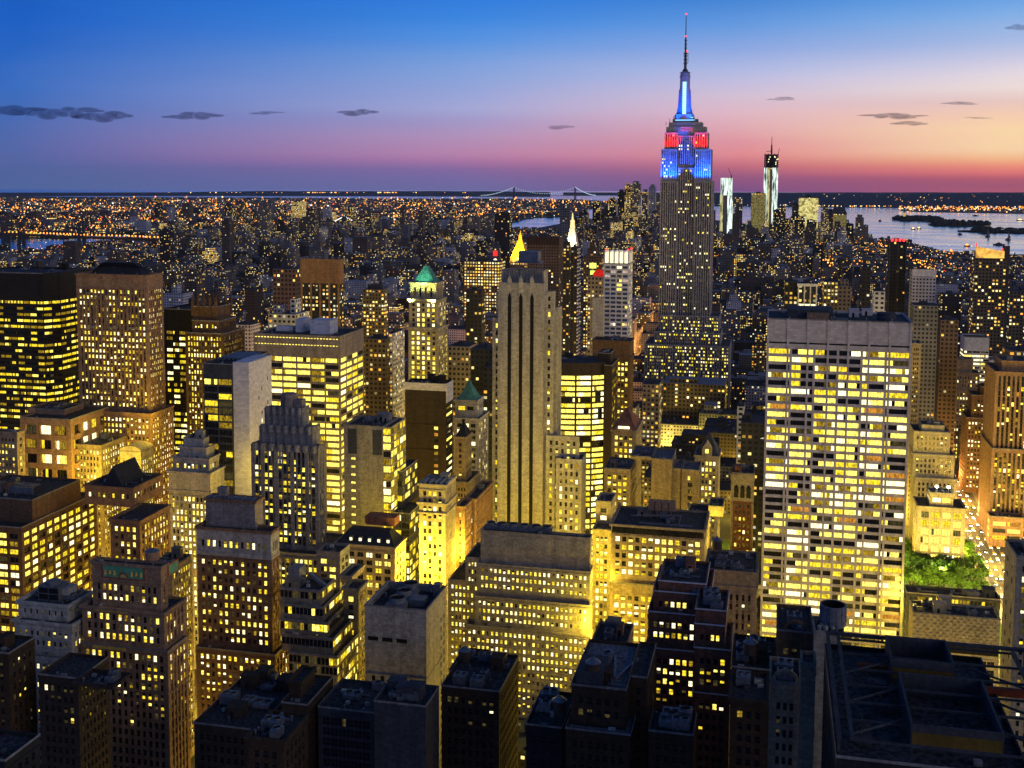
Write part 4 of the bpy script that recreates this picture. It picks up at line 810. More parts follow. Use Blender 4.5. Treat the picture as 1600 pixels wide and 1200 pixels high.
# arched parapet building left of the stack, and pale gabled one below
for (nm, lab, Y, L_, R_, T_, pb, wm) in (('arch_parapet_block', 'brown block with a round arched parapet left of the chimney stack', 352, 1214, 1270, 983, 22, 'umber'), ('gable_parapet_block', 'ornate tan block with a curved gable in the dark lower right', 300, 1203, 1252, 1063, 16, 'tan')):
    b = build(nm, lab, LOFT, Y, wm, S(bay=3.2, ww=1.7, wh=2, n=1, lit=.25, fl=3.7, top=5), [(L_, R_, T_, 0, pb)], units=2, fin=False)
    x0, x1, y0, y1, z0, z1 = b.T[0]; m = MB(); cx = (x0 + x1) / 2
    for j in range(10):
        t0, t1 = math.pi * j / 10, math.pi * (j + 1) / 10; m.quad((cx + 2.6 * math.cos(t0), y0 - .3, z1 + 2.6 * math.sin(t0)), (cx + 2.6 * math.cos(t1), y0 - .3, z1 + 2.6 * math.sin(t1)), (cx + 3.4 * math.cos(t1), y0 - .3, z1 + 3.4 * math.sin(t1)), (cx + 3.4 * math.cos(t0), y0 - .3, z1 + 3.4 * math.sin(t0))); m.quad((cx + 3.4 * math.cos(t0), y0 - .3, z1 + 3.4 * math.sin(t0)), (cx + 3.4 * math.cos(t1), y0 - .3, z1 + 3.4 * math.sin(t1)), (cx + 3.4 * math.cos(t1), y0 + .5, z1 + 3.4 * math.sin(t1)), (cx + 3.4 * math.cos(t0), y0 + .5, z1 + 3.4 * math.sin(t0)))
    b.part('arched_parapet', m, b.wmat); b.done()
build('shaft_block', 'slim tan shaft with one lit window column left of the steel frame roof', LOFT, 290, 'tan', S(bay=4, ww=1.8, wh=2.2, lit=.8, fl=4, mix=(0, 0, 20, 60, 20, 0, 0)), [(1252, 1275, 1035, 0, 8)], units=1)

# --- open steel frame roof, lower right
b = build('frame_roof_tower', 'dark rooftop with open steel frame, parapet walkways and yellow sided plant pits', OFF, 262, 'blacktar', S(bay=4, ww=3.2, wh=2.4, n=2, fl=4, lit=.06, top=5), [(1307, 1612, 1180, -30, 58)], units=0, fin=False)
x0, x1, y0, y1, z0, z1 = b.T[0]
pA = at(1290, 1018, 300); zf = z1 + 3.5
def gz(px, py): g = gnd(px, py, zf); return g.x, g.y
xa, ya = gz(1288, 1022); xb, yb = gz(1548, 1040); xc = gz(1325, 1180)[0]
m = MB()
for (p, q_) in (((x0 + .5, y0 + .5), (x0 + .5, y1 - 2)), ((x0 + .5, y1 - 2), (x0 + 46, y1 - 2)), ((x0 + 46, y1 - 2), (x0 + 46, y0 + .5)), ((x0 + 3, y0 + .5), (x0 + 3, y1 - 4)), ((x0 + 43, y0 + .5), (x0 + 43, y1 - 4))):
    m.beam((*p, zf), (*q_, zf), .8)
for k in range(7):
    y = y0 + 2 + k * (y1 - y0 - 5) / 6; m.beam((x0 + 3, y, zf - .8), (x0 + 43, y, zf - .8), .45); m.beam((x0 + .5, y, z1 - 1), (x0 + .5, y, zf), .5); m.beam((x0 + 46, y, z1 - 1), (x0 + 46, y, zf), .5)
for k in range(3): y = y0 + 4 + k * 15; m.beam((x0 + 3, y, zf - .6), (x0 + 14, y + 9, zf - .6), .4); m.beam((x0 + 43, y, zf - .6), (x0 + 32, y + 9, zf - .6), .4)
b.part('steel_frame', m, wall('darksteel'))
for k in range(24):
    if k % 2: continue
    m = MB(); y = y0 + 1 + k * (y1 - y0 - 4) / 24; m.beam((x0 + .3, y, zf), (x0 + .3, y, zf + 1.4), .14); m.beam((x0 + 46.2, y, zf), (x0 + 46.2, y, zf + 1.4), .14); m.beam((x0 + .3, y, zf + 1.4), (x0 + .3, y + 3.3, zf + 1.4), .1); b.part('guard_rail', m, wall('darksteel'))
for (a0, a1, c0, c1, hh) in ((14, 28, 40, 54, 5), (15, 33, 8, 34, 4.4)):
    m = MB(); X0, X1, Y0, Y1 = x0 + a0, x0 + a1, y0 + c0, y0 + c1
    for (u0, u1, v0, v1) in ((X0, X1, Y0, Y0 + .5), (X0, X1, Y1 - .5, Y1), (X0, X0 + .5, Y0 + .51, Y1 - .51), (X1 - .5, X1, Y0 + .51, Y1 - .51)): m.box(u0, u1, v0, v1, z1 - 1, z1 + hh)
    m.box(X0 + .3, X1 - .3, Y0 - .05, Y0 - .003, z1 + .2, z1 + 2.8, 1)
    for j in range(6): m.cyl(X0 + 1.5 + j * (X1 - X0 - 3) / 5, Y0 + 3, z1 - 1, z1 + .4, .8, .8, 8, 0)
    b.part('plant_pit', m, [wall('darksteel'), surf('yellow_panel', (.16, .10, .015), .6)])
for k in range(8):
    m = MB(); a, c = x0 + R.uniform(4, 40), y0 + R.uniform(4, y1 - y0 - 8); m.box(a, a + R.uniform(1.5, 4), c, c + R.uniform(1.5, 4), z1 - .99, z1 + R.uniform(.5, 2.2)); m.cyl(a + 1, c + 1, z1, z1 + 2.6, .4, .4, 8); b.part('machinery', m, wall('darksteel'))
for (u, v, w_) in ((7, 14, 45), (34, 43, 38)): m = MB(); m.beam((x0 + u, y0 + w_, z1 + .3), (x0 + v, y0 + w_, z1 + .3), 1.6); b.part('rust_pipe', m, surf('rust_red', (.25, .05, .02), .7))
b.done(60)

# --- lower foreground blocks; dark wall colours here imitate the bottom's fade to black
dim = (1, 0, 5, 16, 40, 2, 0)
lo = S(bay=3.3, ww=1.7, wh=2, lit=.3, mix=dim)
b = build('tank_block', 'pale green grey stepped block with a louvred cooling tower on top', LOFT, 372, 'pale', S(bay=3, ww=1.3, wh=1.9, lit=.45, mix=(0, 16, 20, 10, 4, 20, 0)), [(28, 106, 938, 4, 16, S(bay=4, ww=1.3, wh=2, top=2, lit=.2)), (22, 112, 967, 0, 24), (22, 114, 1018, -2, 26)], units=0, cor=(0, 1), fin=False)
x0, x1, y0, y1, z0, z1 = b.T[0]; m = MB(); m.box(x0 + 6, x0 + 15, y0 + 4, y0 + 11, z1 - 1, z1 + 5)
for (i_, j_) in ((0, 0), (1, 0), (0, 1), (1, 1)): m.box(x0 + 6.4 + i_ * 4.3, x0 + 10.3 + i_ * 4.3, y0 + 3.9, y0 + 3.997, z1 - .2 + j_ * 2.5, z1 + 1.8 + j_ * 2.5, 1)
m.cyl(x0 + 10.5, y0 + 7.5, z1 + 5.003, z1 + 6, 3, n=16); b.part('cooling_tower', m, [METAL, BLACK]); b.units(0, 5); b.done()
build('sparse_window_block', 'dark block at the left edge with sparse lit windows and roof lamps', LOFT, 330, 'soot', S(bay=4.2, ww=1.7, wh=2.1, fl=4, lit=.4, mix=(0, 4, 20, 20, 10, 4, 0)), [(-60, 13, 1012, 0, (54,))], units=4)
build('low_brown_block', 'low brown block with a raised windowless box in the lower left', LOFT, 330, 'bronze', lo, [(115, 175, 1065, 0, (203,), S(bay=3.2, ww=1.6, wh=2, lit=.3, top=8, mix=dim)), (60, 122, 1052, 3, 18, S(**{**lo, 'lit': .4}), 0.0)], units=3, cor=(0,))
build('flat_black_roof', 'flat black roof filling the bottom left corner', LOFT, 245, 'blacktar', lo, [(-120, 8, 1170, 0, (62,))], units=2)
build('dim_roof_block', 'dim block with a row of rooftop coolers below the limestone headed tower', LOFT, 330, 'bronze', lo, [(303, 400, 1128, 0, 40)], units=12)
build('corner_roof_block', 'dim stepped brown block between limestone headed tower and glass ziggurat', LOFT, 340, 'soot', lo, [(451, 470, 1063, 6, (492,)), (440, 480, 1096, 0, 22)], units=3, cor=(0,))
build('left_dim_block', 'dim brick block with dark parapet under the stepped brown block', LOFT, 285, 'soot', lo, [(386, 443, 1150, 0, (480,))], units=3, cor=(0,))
b = build('dark_cube_block', 'dark gridded cube with a black machine patch on its roof', LOFT, 325, 'slate', S(bay=3, ww=2.8, wh=3.2, rec=.06, fl=3.4, lit=.03, row=0, sash=False, top=3), [(585, 665, 1094, 0, (686,), S(solid=True))], units=0, fin=False)
x0, x1, y0, y1, z0, z1 = b.T[0]; m = MB()
for k in range(1, 10): m.box(x0 + (x1 - x0) * k / 10 - .05, x0 + (x1 - x0) * k / 10 + .05, y0 - .04, y0 - .001, 0, z1)
for k in range(1, 12): m.box(x0, x1, y0 - .035, y0 - .001, z1 - k * 2.6, z1 - k * 2.6 + .1)
m.box(x0 + .5, x0 + 10, y0 - .06, y0 - .041, z1 - 9, z1 - 2.5); b.part('panel_joint', m, wall('slate')); b.units(0, 5); b.done()
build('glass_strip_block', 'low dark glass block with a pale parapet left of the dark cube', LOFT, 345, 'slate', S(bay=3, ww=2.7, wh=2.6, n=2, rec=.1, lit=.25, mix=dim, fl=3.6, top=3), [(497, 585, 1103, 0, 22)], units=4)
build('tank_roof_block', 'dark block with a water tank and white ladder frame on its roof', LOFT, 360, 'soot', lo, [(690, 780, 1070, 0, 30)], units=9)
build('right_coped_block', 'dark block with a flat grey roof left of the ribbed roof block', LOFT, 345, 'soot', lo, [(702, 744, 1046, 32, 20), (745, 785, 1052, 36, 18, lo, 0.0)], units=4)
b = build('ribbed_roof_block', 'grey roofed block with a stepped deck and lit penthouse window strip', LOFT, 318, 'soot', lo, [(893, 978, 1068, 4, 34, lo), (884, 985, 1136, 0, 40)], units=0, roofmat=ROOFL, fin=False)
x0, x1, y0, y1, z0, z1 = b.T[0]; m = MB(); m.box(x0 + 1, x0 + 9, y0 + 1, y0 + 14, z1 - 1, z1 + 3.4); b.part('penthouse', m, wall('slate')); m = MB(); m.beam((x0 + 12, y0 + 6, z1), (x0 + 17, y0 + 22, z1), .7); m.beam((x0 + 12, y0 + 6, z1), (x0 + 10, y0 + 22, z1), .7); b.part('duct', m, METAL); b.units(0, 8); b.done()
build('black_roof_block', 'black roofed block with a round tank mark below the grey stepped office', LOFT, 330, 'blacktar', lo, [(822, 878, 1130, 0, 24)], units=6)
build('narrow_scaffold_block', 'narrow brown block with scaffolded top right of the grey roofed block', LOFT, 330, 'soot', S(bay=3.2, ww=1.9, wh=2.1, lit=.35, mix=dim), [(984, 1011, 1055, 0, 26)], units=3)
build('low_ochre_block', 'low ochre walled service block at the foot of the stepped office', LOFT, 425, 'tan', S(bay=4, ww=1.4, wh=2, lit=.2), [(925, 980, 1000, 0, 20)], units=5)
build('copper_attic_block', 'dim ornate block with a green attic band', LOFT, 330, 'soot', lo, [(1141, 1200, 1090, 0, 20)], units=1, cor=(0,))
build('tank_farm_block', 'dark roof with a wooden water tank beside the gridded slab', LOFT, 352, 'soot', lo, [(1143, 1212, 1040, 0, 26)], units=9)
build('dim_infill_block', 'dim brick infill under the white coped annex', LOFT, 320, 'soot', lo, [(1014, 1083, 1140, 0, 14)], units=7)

# ------------------------------------------------------------------ the great floodlit tower
EB = S(sp='slate', bay=3.3, ww=1.5, wh=1.8, fl=3.75, sr=.45, rec=.7, lit=.24, row=.25, top=1.5, sash=False, mix=(0, 22, 10, 8, 24, 36, 0), edge=.8)
EBb = S(**{**EB, 'lit': .2, 'row': .1})
EBs = S(**{**EB, 'lit': .35})
b = Bld('art_deco_skyscraper', 'tallest tower with a lit mast, red shoulders and a blue floodlit band', OFF, 'ashlar')
EY = 1262
def et(L_, R_, T_, dy, dp, st_, B_=None):
    Y_ = EY + dy; Z_ = at((L_ + R_) / 2, T_, Y_).z; a = xat(L_, T_, Y_, Z_); c = xat(R_, T_, Y_, Z_); zb_ = 0.0 if B_ is None else at((L_ + R_) / 2, B_, Y_).z; b.tier(a, c, Y_, Y_ + dp, zb_, Z_, st_, parapet=.6); return b.T[-1]
EBl = S(**{**EB, 'lit': .5, 'row': .15, 'mix': (0, 30, 22, 14, 16, 18, 0)}); et(1007, 1140, 539, -14, 60, EBl); et(1022, 1126, 519, -7, 48, EBl); et(1031.5, 1124, 493, -3, 44, EBl)
t0 = et(1032, 1059, 283, 0, 40, EB); et(1086, 1113.5, 283, 0, 40, EB); et(1059.01, 1085.99, 262, 4, 34, S(**{**EB, 'lit': .35}))
et(1033, 1058, 233, 2.2, 36, EBb, 283.4); et(1086, 1111, 233, 2.2, 36, EBb, 283.4)
et(1038.5, 1059, 207, 5, 30, EBb, 233.5); et(1085, 1106, 207, 5, 30, EBb, 233.5); et(1059.2, 1084.8, 212, 6, 28, EB, 262.5)
zz = [et(1041, 1103, 198, 8, 26, S(solid=True), 212.5)]
et(1045, 1097, 191, 10, 24, S(solid=True), 198.5); et(1051, 1090, 186, 13, 19, S(solid=True), 191.5)
cyy = EY + 22; cx = at(1070, 150, cyy).x; MP = 1 / (proj((1, EY, 300))[0] - proj((0, EY, 300))[0])
zt = lambda y: at(1070, y, cyy).z
m = MB()
for (y0_, y1_, r0, r1) in ((187, 179, 11.5, 10.5), (179, 150, 6.3, 5.7), (150, 121, 5.7, 5.3), (121, 119, 5.9, 5.9), (119, 114, 5.4, 5.0), (114, 112, 6.2, 4.0)): m.cyl(cx, cyy, zt(y0_), zt(y1_) + .003, r0, r1, 24)
b.part('mooring_mast', m, surf('mast_metal', (.22, .3, .42), .6, 0, .1))
m = MB()
for s_ in (-1, 1):
    for w0, w1, ya, yb in ((9.2, 7.0, 179, 165), (7.2, 6.3, 165, 140)):
        xx0, xx1 = cx + s_ * 4.5, cx + s_ * w0; m.frust((min(xx0, xx1), max(xx0, xx1), cyy - 1, cyy + 1), (min(xx0, cx + s_ * w1), max(xx0, cx + s_ * w1), cyy - 1, cyy + 1), zt(ya), zt(yb))
b.part('mast_wing', m, MATS['mast_metal'])
GB = glow('mast_light', (.35, .75, 1.0), 2.2, 0); GBW = glow('ledge_light', (.2, .6, 1.0), 1.8, 0)
for k in range(14):
    m = MB(); za = zt(178.5) + k * (zt(128) - zt(178.5)) / 14; m.box(cx - 1.9, cx + 1.9, cyy - 6.6, cyy - 5.9, za, za + (zt(128) - zt(178.5)) / 14 * .8); b.part('mast_window', m, GB)
x0, x1, y0, y1, z0, z1 = b.T[13]
m = MB(); m.box(x0 + 3, x1 - 3, y0 - .15, y0 - .01, z1 - 1.6, z1 - .6); b.part('ledge_light', m, GBW); m = MB(); m.box(x0 + 4.5, x1 - 4.5, y0 + .6, y0 + 1, z1 + 1.4, z1 + 2.2); b.part('ledge_light', m, GBW)
m = MB()
for (ya, yb, r0, r1) in ((112, 108, 3.2, 2.4), (108, 82, 1.5, 1.3), (82, 58, 1.0, .8), (58, 24, .55, .35)): m.cyl(cx, cyy, zt(ya), zt(yb), r0, r1, 8)
for y in (100, 94, 88, 84, 76, 70, 64): m.cyl(cx, cyy, zt(y), zt(y) + .9, 2.2 if y > 82 else 1.5, n=8)
m.beam((cx + 2.8, cyy, zt(98)), (cx + 2.8, cyy, zt(83)), .5); m.beam((cx, cyy, zt(98)), (cx + 2.8, cyy, zt(98)), .4); m.beam((cx, cyy, zt(84)), (cx + 2.8, cyy, zt(84)), .4)
b.part('antenna', m, wall('slate'))
RED = glow('beacon_red', (1, .03, .03), 4, 0)
for (dx, y) in ((0, 23), (0, 58), (1.6, 81)):
    m = MB(); m.cyl(cx + dx, cyy - .5, zt(y), zt(y) + 1.3, .9, .9, 8); b.part('beacon', m, RED)
for s_ in (-1, 1):
    for k in range(3): m = MB(); xx = cx + s_ * (11 + k * 4); m.beam((xx, EY + 12, zt(196 - 0 * k)), (xx, EY + 12, zt(181 + 5 * k)), .5); b.part('mast_rod', m, wall('slate'))
def spot(x, y, z, tx, ty, tz, col, e, ang=70, size=1.0, blend=.8):
    l = bpy.data.lights.new('floodlight', 'SPOT'); l.energy = e; l.color = col; l.spot_size = math.radians(ang); l.spot_blend = blend; l.shadow_soft_size = size
    o = bpy.data.objects.new('floodlight', l); COL.objects.link(o); o.location = (x, y, z); o.rotation_euler = Vector((tx - x, ty - y, tz - z)).to_track_quat('-Z', 'Y').to_euler()
zs = b.T[3][5]
for k in range(4):
    for (xa, xb) in ((b.T[6][0], b.T[6][1]), (b.T[7][0], b.T[7][1])):
        x = xa + (xb - xa) * (k + .5) / 4; spot(x, EY - 5, zs - 1, x, EY + 6, zs + 26, (.0, .10, 1.0), 110000, 75)
for (xa, xb) in ((b.T[8][0], b.T[8][1]), (b.T[9][0], b.T[9][1])):
    for k in range(2): x = xa + (xb - xa) * (k + .5) / 2; spot(x, EY - 1, b.T[6][5] - 1, x, EY + 8, b.T[8][5], (1.0, .0, .004), 60000, 80)
for s_ in (-1, 1): spot(cx + s_ * 14, EY + 4, zt(189), cx, cyy - 2, zt(165), (.0, .10, 1.0), 90000, 60)
spot(cx, EY - 2, zt(212), cx, cyy, zt(190), (.0, .10, 1.0), 9000, 90)
spot(cx, EY - 20, zt(190), cx, cyy - 3, zt(135), (.0, .10, 1.0), 130000, 40)
spot(cx + 34, EY - 8, zs - 2, cx + 27, EY + 6, zs + 24, (.05, .3, 1.0), 40000, 60)
b.done(100)

# spots for the other floodlit roofs
spot(PYR[0] - 9, PYR[1] - 6, PYR[2] - 14, PYR[0] - 2, PYR[1] + 6, PYR[2] + 8, (.75, 1.0, .35), 60000, 100)
spot(PYR[0] + 9, PYR[1] - 6, PYR[2] - 14, PYR[0] + 2, PYR[1] + 6, PYR[2] + 8, (.9, 1.0, .25), 60000, 100)
spot(PYR[0], PYR[1] - 12, PYR[2] - 3, PYR[0], PYR[1] + 8, PYR[2] + 9, (.4, 1.0, .7), 26000, 60)

# ------------------------------------------------------------------ towers of the middle distance and beyond
def facade_mat(name, col, frac=0.32, yellow=0.5, strength=1.0):
    m = newmat(name); t = m.node_tree; n = t.nodes.new; l = t.links.new
    o = n('ShaderNodeOutputMaterial'); p = n('ShaderNodeBsdfPrincipled'); l(p.outputs[0], o.inputs[0]); p.inputs['Roughness'].default_value = .8; p.inputs['Specular IOR Level'].default_value = .2
    uv = n('ShaderNodeUVMap'); s = n('ShaderNodeSeparateXYZ'); l(uv.outputs[0], s.inputs[0])
    def ma(op, a, b_=None, c=None):
        q = n('ShaderNodeMath'); q.operation = op
        for i, v in enumerate((a, b_, c)):
            if v is None: continue
            if isinstance(v, (int, float)): q.inputs[i].default_value = v
            else: l(v, q.inputs[i])
        return q.outputs[0]
    fx, fy = ma('FLOOR', s.outputs[0]), ma('FLOOR', s.outputs[1]); ux, uy = ma('FRACT', s.outputs[0]), ma('FRACT', s.outputs[1])
    bi = ma('FLOOR', ma('DIVIDE', s.outputs[0], 200.0))
    def wn(a, b_, c):
        cb = n('ShaderNodeCombineXYZ'); 
        for i, v in enumerate((a, b_, c)):
            if isinstance(v, (int, float)): cb.inputs[i].default_value = v
            else: l(v, cb.inputs[i])
        q = n('ShaderNodeTexWhiteNoise'); q.noise_dimensions = '3D'; l(cb.outputs[0], q.inputs[0]); return q.outputs
    r1 = wn(fx, fy, 1.5); rb = wn(bi, 3.5, 7.5); rf = wn(bi, fy, 9.5); r2 = wn(fx, fy, 4.5)
    prob = ma('MULTIPLY', ma('ADD', ma('POWER', rb[0], 1.6), .12), frac * 1.8); prob = ma('MULTIPLY', prob, ma('MULTIPLY_ADD', rf[0], 1.2, .4))
    gg = n('ShaderNodeNewGeometry'); cn_ = n('ShaderNodeTexNoise'); cn_.inputs['Scale'].default_value = .0035; cn_.inputs['Detail'].default_value = 3; l(gg.outputs['Position'], cn_.inputs[0])
    cl_ = n('ShaderNodeMapRange'); l(cn_.outputs[0], cl_.inputs[0]); cl_.inputs[1].default_value = .38; cl_.inputs[2].default_value = .64; cl_.inputs[3].default_value = .12; cl_.inputs[4].default_value = 1.5; prob = ma('MULTIPLY', prob, cl_.outputs[0])
    lit = ma('LESS_THAN', r1[0], prob)
    mx = ma('MULTIPLY', ma('GREATER_THAN', ux, .24), ma('LESS_THAN', ux, .78)); my = ma('MULTIPLY', ma('GREATER_THAN', uy, .3), ma('LESS_THAN', uy, .78))
    win = ma('MULTIPLY', mx, my); em = ma('MULTIPLY', ma('MULTIPLY', win, lit), ma('MULTIPLY_ADD', r2[0], 1.3, .25))
    cr = n('ShaderNodeValToRGB'); e = cr.color_ramp.elements; e[0].position = 0; e[0].color = (1, .38, .04, 1); e[1].position = 1; e[1].color = (1, .95, .7, 1)
    k = e.new(.3); k.color = (1, .62, .08, 1); k = e.new(.7); k.color = (1, .82, .3, 1)
    sp = n('ShaderNodeSeparateColor'); l(r2[1], sp.inputs[0]); l(sp.outputs[1], cr.inputs[0])
    l(cr.outputs[0], p.inputs['Emission Color']); l(ma('MULTIPLY', em, strength), p.inputs['Emission Strength'])
    mix = n('ShaderNodeMixRGB'); l(win, mix.inputs[0]); mix.inputs[2].default_value = (.012, .014, .02, 1)
    g = n('ShaderNodeNewGeometry'); a = n('ShaderNodeTexNoise'); a.inputs['Scale'].default_value = .05; l(g.outputs['Position'], a.inputs[0]); sc = n('ShaderNodeVectorMath'); sc.operation = 'SCALE'; sc.inputs[0].default_value = col; l(ma('MULTIPLY_ADD', a.outputs[0], 1.2, .4), sc.inputs['Scale']); l(sc.outputs[0], mix.inputs[1])
    l(mix.outputs[0], p.inputs['Base Color']); m.cycles.emission_sampling = 'NONE'; return m
FM = [facade_mat('far_brown', (.13, .10, .085), .22, .5, 1.0), facade_mat('far_grey', (.16, .17, .20), .2, .5, 1.0), facade_mat('far_tan', (.24, .20, .17), .24, .5, 1.0), facade_mat('far_dark', (.035, .035, .042), .28, .5, 1.2), facade_mat('far_pale', (.48, .48, .54), .18, .5, 1.0), facade_mat('far_busy', (.15, .12, .08), .7, .5, 1.7)]
FM += [surf('far_roof', (.05, .056, .07), .9), surf('far_roof_pale', (.26, .28, .33), .9)]
UB = [0]
def fbox(mb, x0, x1, y0, y1, z0, z1, mi, s=3.6, sz=3.8, roof=6, bid=None):
    if bid is None: UB[0] += 1; bid = UB[0] % 4000
    u = bid * 200.0
    P = [(x0, y0), (x1, y0), (x1, y1), (x0, y1)]; off = 0
    for k in range(4):
        a, c = P[k], P[(k + 1) % 4]; Ld = max(1, round(math.hypot(c[0] - a[0], c[1] - a[1]) / s)); H = max(1, round((z1 - z0) / sz)); v0 = round(z0 / sz)
        mb.quad((*a, z0), (*c, z0), (*c, z1), (*a, z1), mi, [u + off, v0, u + off + Ld, v0, u + off + Ld, v0 + H, u + off, v0 + H]); off += Ld + 1
    mb.quad((x0, y0, z1), (x1, y0, z1), (x1, y1, z1), (x0, y1, z1), roof)
MID = 0
def far_tower(name, label, Y, L_, R_, T_, dp, mi, steps=(), cat='tower', s=3.6, group=None, keepobj=False, roof=6, zb=0.0, extra=None):
    Z = at(L_, T_, Y).z; x0 = at(L_, T_, Y).x; x1 = xat(R_, T_, Y, Z)
    if isinstance(dp, tuple): dp = back(x1, Y, Z, dp[0])
    m = MB(); UB[0] += 1; u = UB[0]
    fbox(m, x0, x1, Y, Y + dp, zb, Z, mi, s, 3.8 * s / 3.6, roof, u)
    w_, d_ = x1 - x0, dp
    for (a0, a1, c0, c1, h) in steps: fbox(m, x0 + a0 * w_, x0 + a1 * w_, Y + c0 * d_, Y + c1 * d_, Z, Z + h, mi, s, 3.8 * s / 3.6, roof, u)
    if not steps:
        m.box(x0 + w_ * .3, x0 + w_ * .62, Y + d_ * .3, Y + d_ * .6, Z, Z + max(2.5, w_ * .1), roof)
    c = ((x0 + x1) / 2, Y + dp / 2, 0.0); root = bpy.data.objects.new(name, None); COL.objects.link(root); root.location = c; tag(root, label, cat, group)
    o = m.obj('body', FM, None, c); o.parent = root; o.location = (0, 0, 0); FOOT.append((x0, x1, Y, Y + dp, Z))
    return root, c, (x0, x1, Y, Y + dp, zb, Z)
def addpart(rt_, name, mb, mats):
    root, c, _ = rt_; o = mb.obj(name, mats, None); o.parent = root; o.location = (-c[0], -c[1], 0); return o
def ribs(rt_, n, mat, proud=.6, wd=1.2):
    x0, x1, y0, y1, z0, z1 = rt_[2]
    for k in range(n + 1): m = MB(); a = x0 + (x1 - x0 - wd) * k / n; m.box(a, a + wd, y0 - proud, y0 - .01, z0, z1 + .5); addpart(rt_, 'rib', m, mat)

t = far_tower('ribbed_tower', 'dark maroon tower with projecting vertical ribs and flared top', 930, 470, 530, 413, (536,), 3, s=3.2); ribs(t, 4, wall('brown'), .8, 1.6)
x0, x1, y0, y1, z0, z1 = t[2]; m = MB(); m.box(x0 - .5, x1 + .5, y0 - .6, y0 - .02, z1 - 16, z1 + 5); m.box(x1 + .02, x1 + .6, y0, y1, z1 - 16, z1 + 5); addpart(t, 'dark_cap', m, wall('brown'))
m = MB(); [m.cyl(x0 + 4 + k * (x1 - x0 - 6) / 5, y0 + 4, z1, z1 + 7, 1.3, 1.3, 8) for k in range(6)]; addpart(t, 'roof_vent', m, METAL)
t = far_tower('green_glass_tower', 'slim green glass tower lit in rows left of the pyramid tower', 960, 567, 600, 452, (606,), 5, s=3.0)
m = MB(); x0, x1, y0, y1, z0, z1 = t[2]; m.box(x0 + 3, x1 - 3, y0 + 4, y1 - 4, z1, z1 + 4); addpart(t, 'penthouse', m, wall('slate'))
far_tower('grey_hotel_slab', 'grey hotel slab with a lit white cornice left of the pyramid tower', 860, 606, 614, 521, (632,), 4, s=3.2)
far_tower('brown_hotel_wing', 'brown hotel wing with a dark roof in front of the grey slab', 850, 570, 603, 529, 20, 0)
far_tower('white_tiered_block', 'white block with tall pale piers and roof boxes beyond the banded office', 800, 419, 462, 490, 26, 4, ((.1, .35, .2, .6, 6), (.7, .9, .2, .6, 11)))
far_tower('yellow_strip_block', 'flat block with three yellow light strips far behind the ribbed tower', 1500, 426, 462, 420, 40, 5, s=6)
far_tower('dark_lit_tower', 'dark tower dotted yellow left of the tall striped tower', 760, 735, 771, 545, 28, 3)
far_tower('plain_dark_slab', 'plain dark slab behind the mansard tower', 745, 754, 772, 573, 20, 3)
far_tower('low_lit_block', 'low block with lit rows between pyramid tower and mansard tower', 820, 700, 733, 541, 26, 2)
far_tower('dark_glass_residence', 'dark glass residence with pale corner behind the pyramid tower', 1000, 728, 753, 453, (758,), 3)
far_tower('wide_lit_block', 'wide grid lit block left of the gold pyramid', 1900, 725, 781, 408, 40, 5, s=5)
t = far_tower('clock_tower', 'slender clock tower with a red lit belfry and white dial', 2450, 769, 779, 388, 22, 1, s=5)
x0, x1, y0, y1, z0, z1 = t[2]; m = MB(); m.frust((x0, x1, y0, y1), ((x0 + x1) / 2 - .5, (x0 + x1) / 2 + .5, y0 + 9, y0 + 11), z1, z1 + 18); addpart(t, 'spire', m, wall('slate'))
m = MB(); m.box(x0 + 2, x1 - 2, y0 - .5, y0 - .01, z1 - 17, z1 - 5); addpart(t, 'belfry', m, glow('belfry_red', (1, .04, .03), 1.3, .4)); m = MB()
for k in range(12): a0, a1 = 6.283 * k / 12, 6.283 * (k + 1) / 12; m.tri(((x0 + x1) / 2, y0 - .6, z1 - 26), ((x0 + x1) / 2 + 4 * math.cos(a0), y0 - .6, z1 - 26 + 4 * math.sin(a0)), ((x0 + x1) / 2 + 4 * math.cos(a1), y0 - .6, z1 - 26 + 4 * math.sin(a1)))
addpart(t, 'clock_face', m, glow('dial_light', (1, .85, .5), 2, 0))
t = far_tower('gold_pyramid_tower', 'tower with a glowing golden pyramid spire', 1850, 797, 823, 402, 30, 5, s=4)
x0, x1, y0, y1, z0, z1 = t[2]; zc_ = at(810, 359, 1865).z; cx, cyy = (x0 + x1) / 2, (y0 + y1) / 2; m = MB(); m.frust((x0 + 1, x1 - 1, y0 + 1, y1 - 1), (cx - 2.5, cx + 2.5, cyy - 2.5, cyy + 2.5), z1, z1 + (zc_ - z1) * .68); addpart(t, 'gold_roof', m, wall('gold'))
m = MB(); m.cyl(cx, cyy, z1 + (zc_ - z1) * .68, z1 + (zc_ - z1) * .82, 3, 2.2, 8); m.cyl(cx, cyy, z1 + (zc_ - z1) * .82, zc_, 1.6, .1, 8); addpart(t, 'lantern', m, wall('gold'))
for dx in (-1, 1): spot(cx + dx * 15, y0 - 20, z1 - 2, cx, cyy, z1 + 14, (1, .62, .05), 260000, 90)
spot(cx, y0 - 30, z1, cx, cyy, z1 + 26, (1, .62, .05), 260000, 60)
t = far_tower('orange_lit_slab', 'broad black slab with orange lit office rows beyond the striped tower', 1500, 824, 873.5, 371, 34, 5, s=3.6)
x0, x1, y0, y1, z0, z1 = t[2]; m = MB(); m.box(x0 - .3, x1 + .3, y0 - .4, y0 - .01, z1 - 9, z1 + .6); addpart(t, 'dark_cap', m, wall('bronze'))
t = far_tower('spire_clock_tower', 'white marble tower with an illuminated pyramidal spire', 1930, 884, 901, 384, 24, 4, s=4)
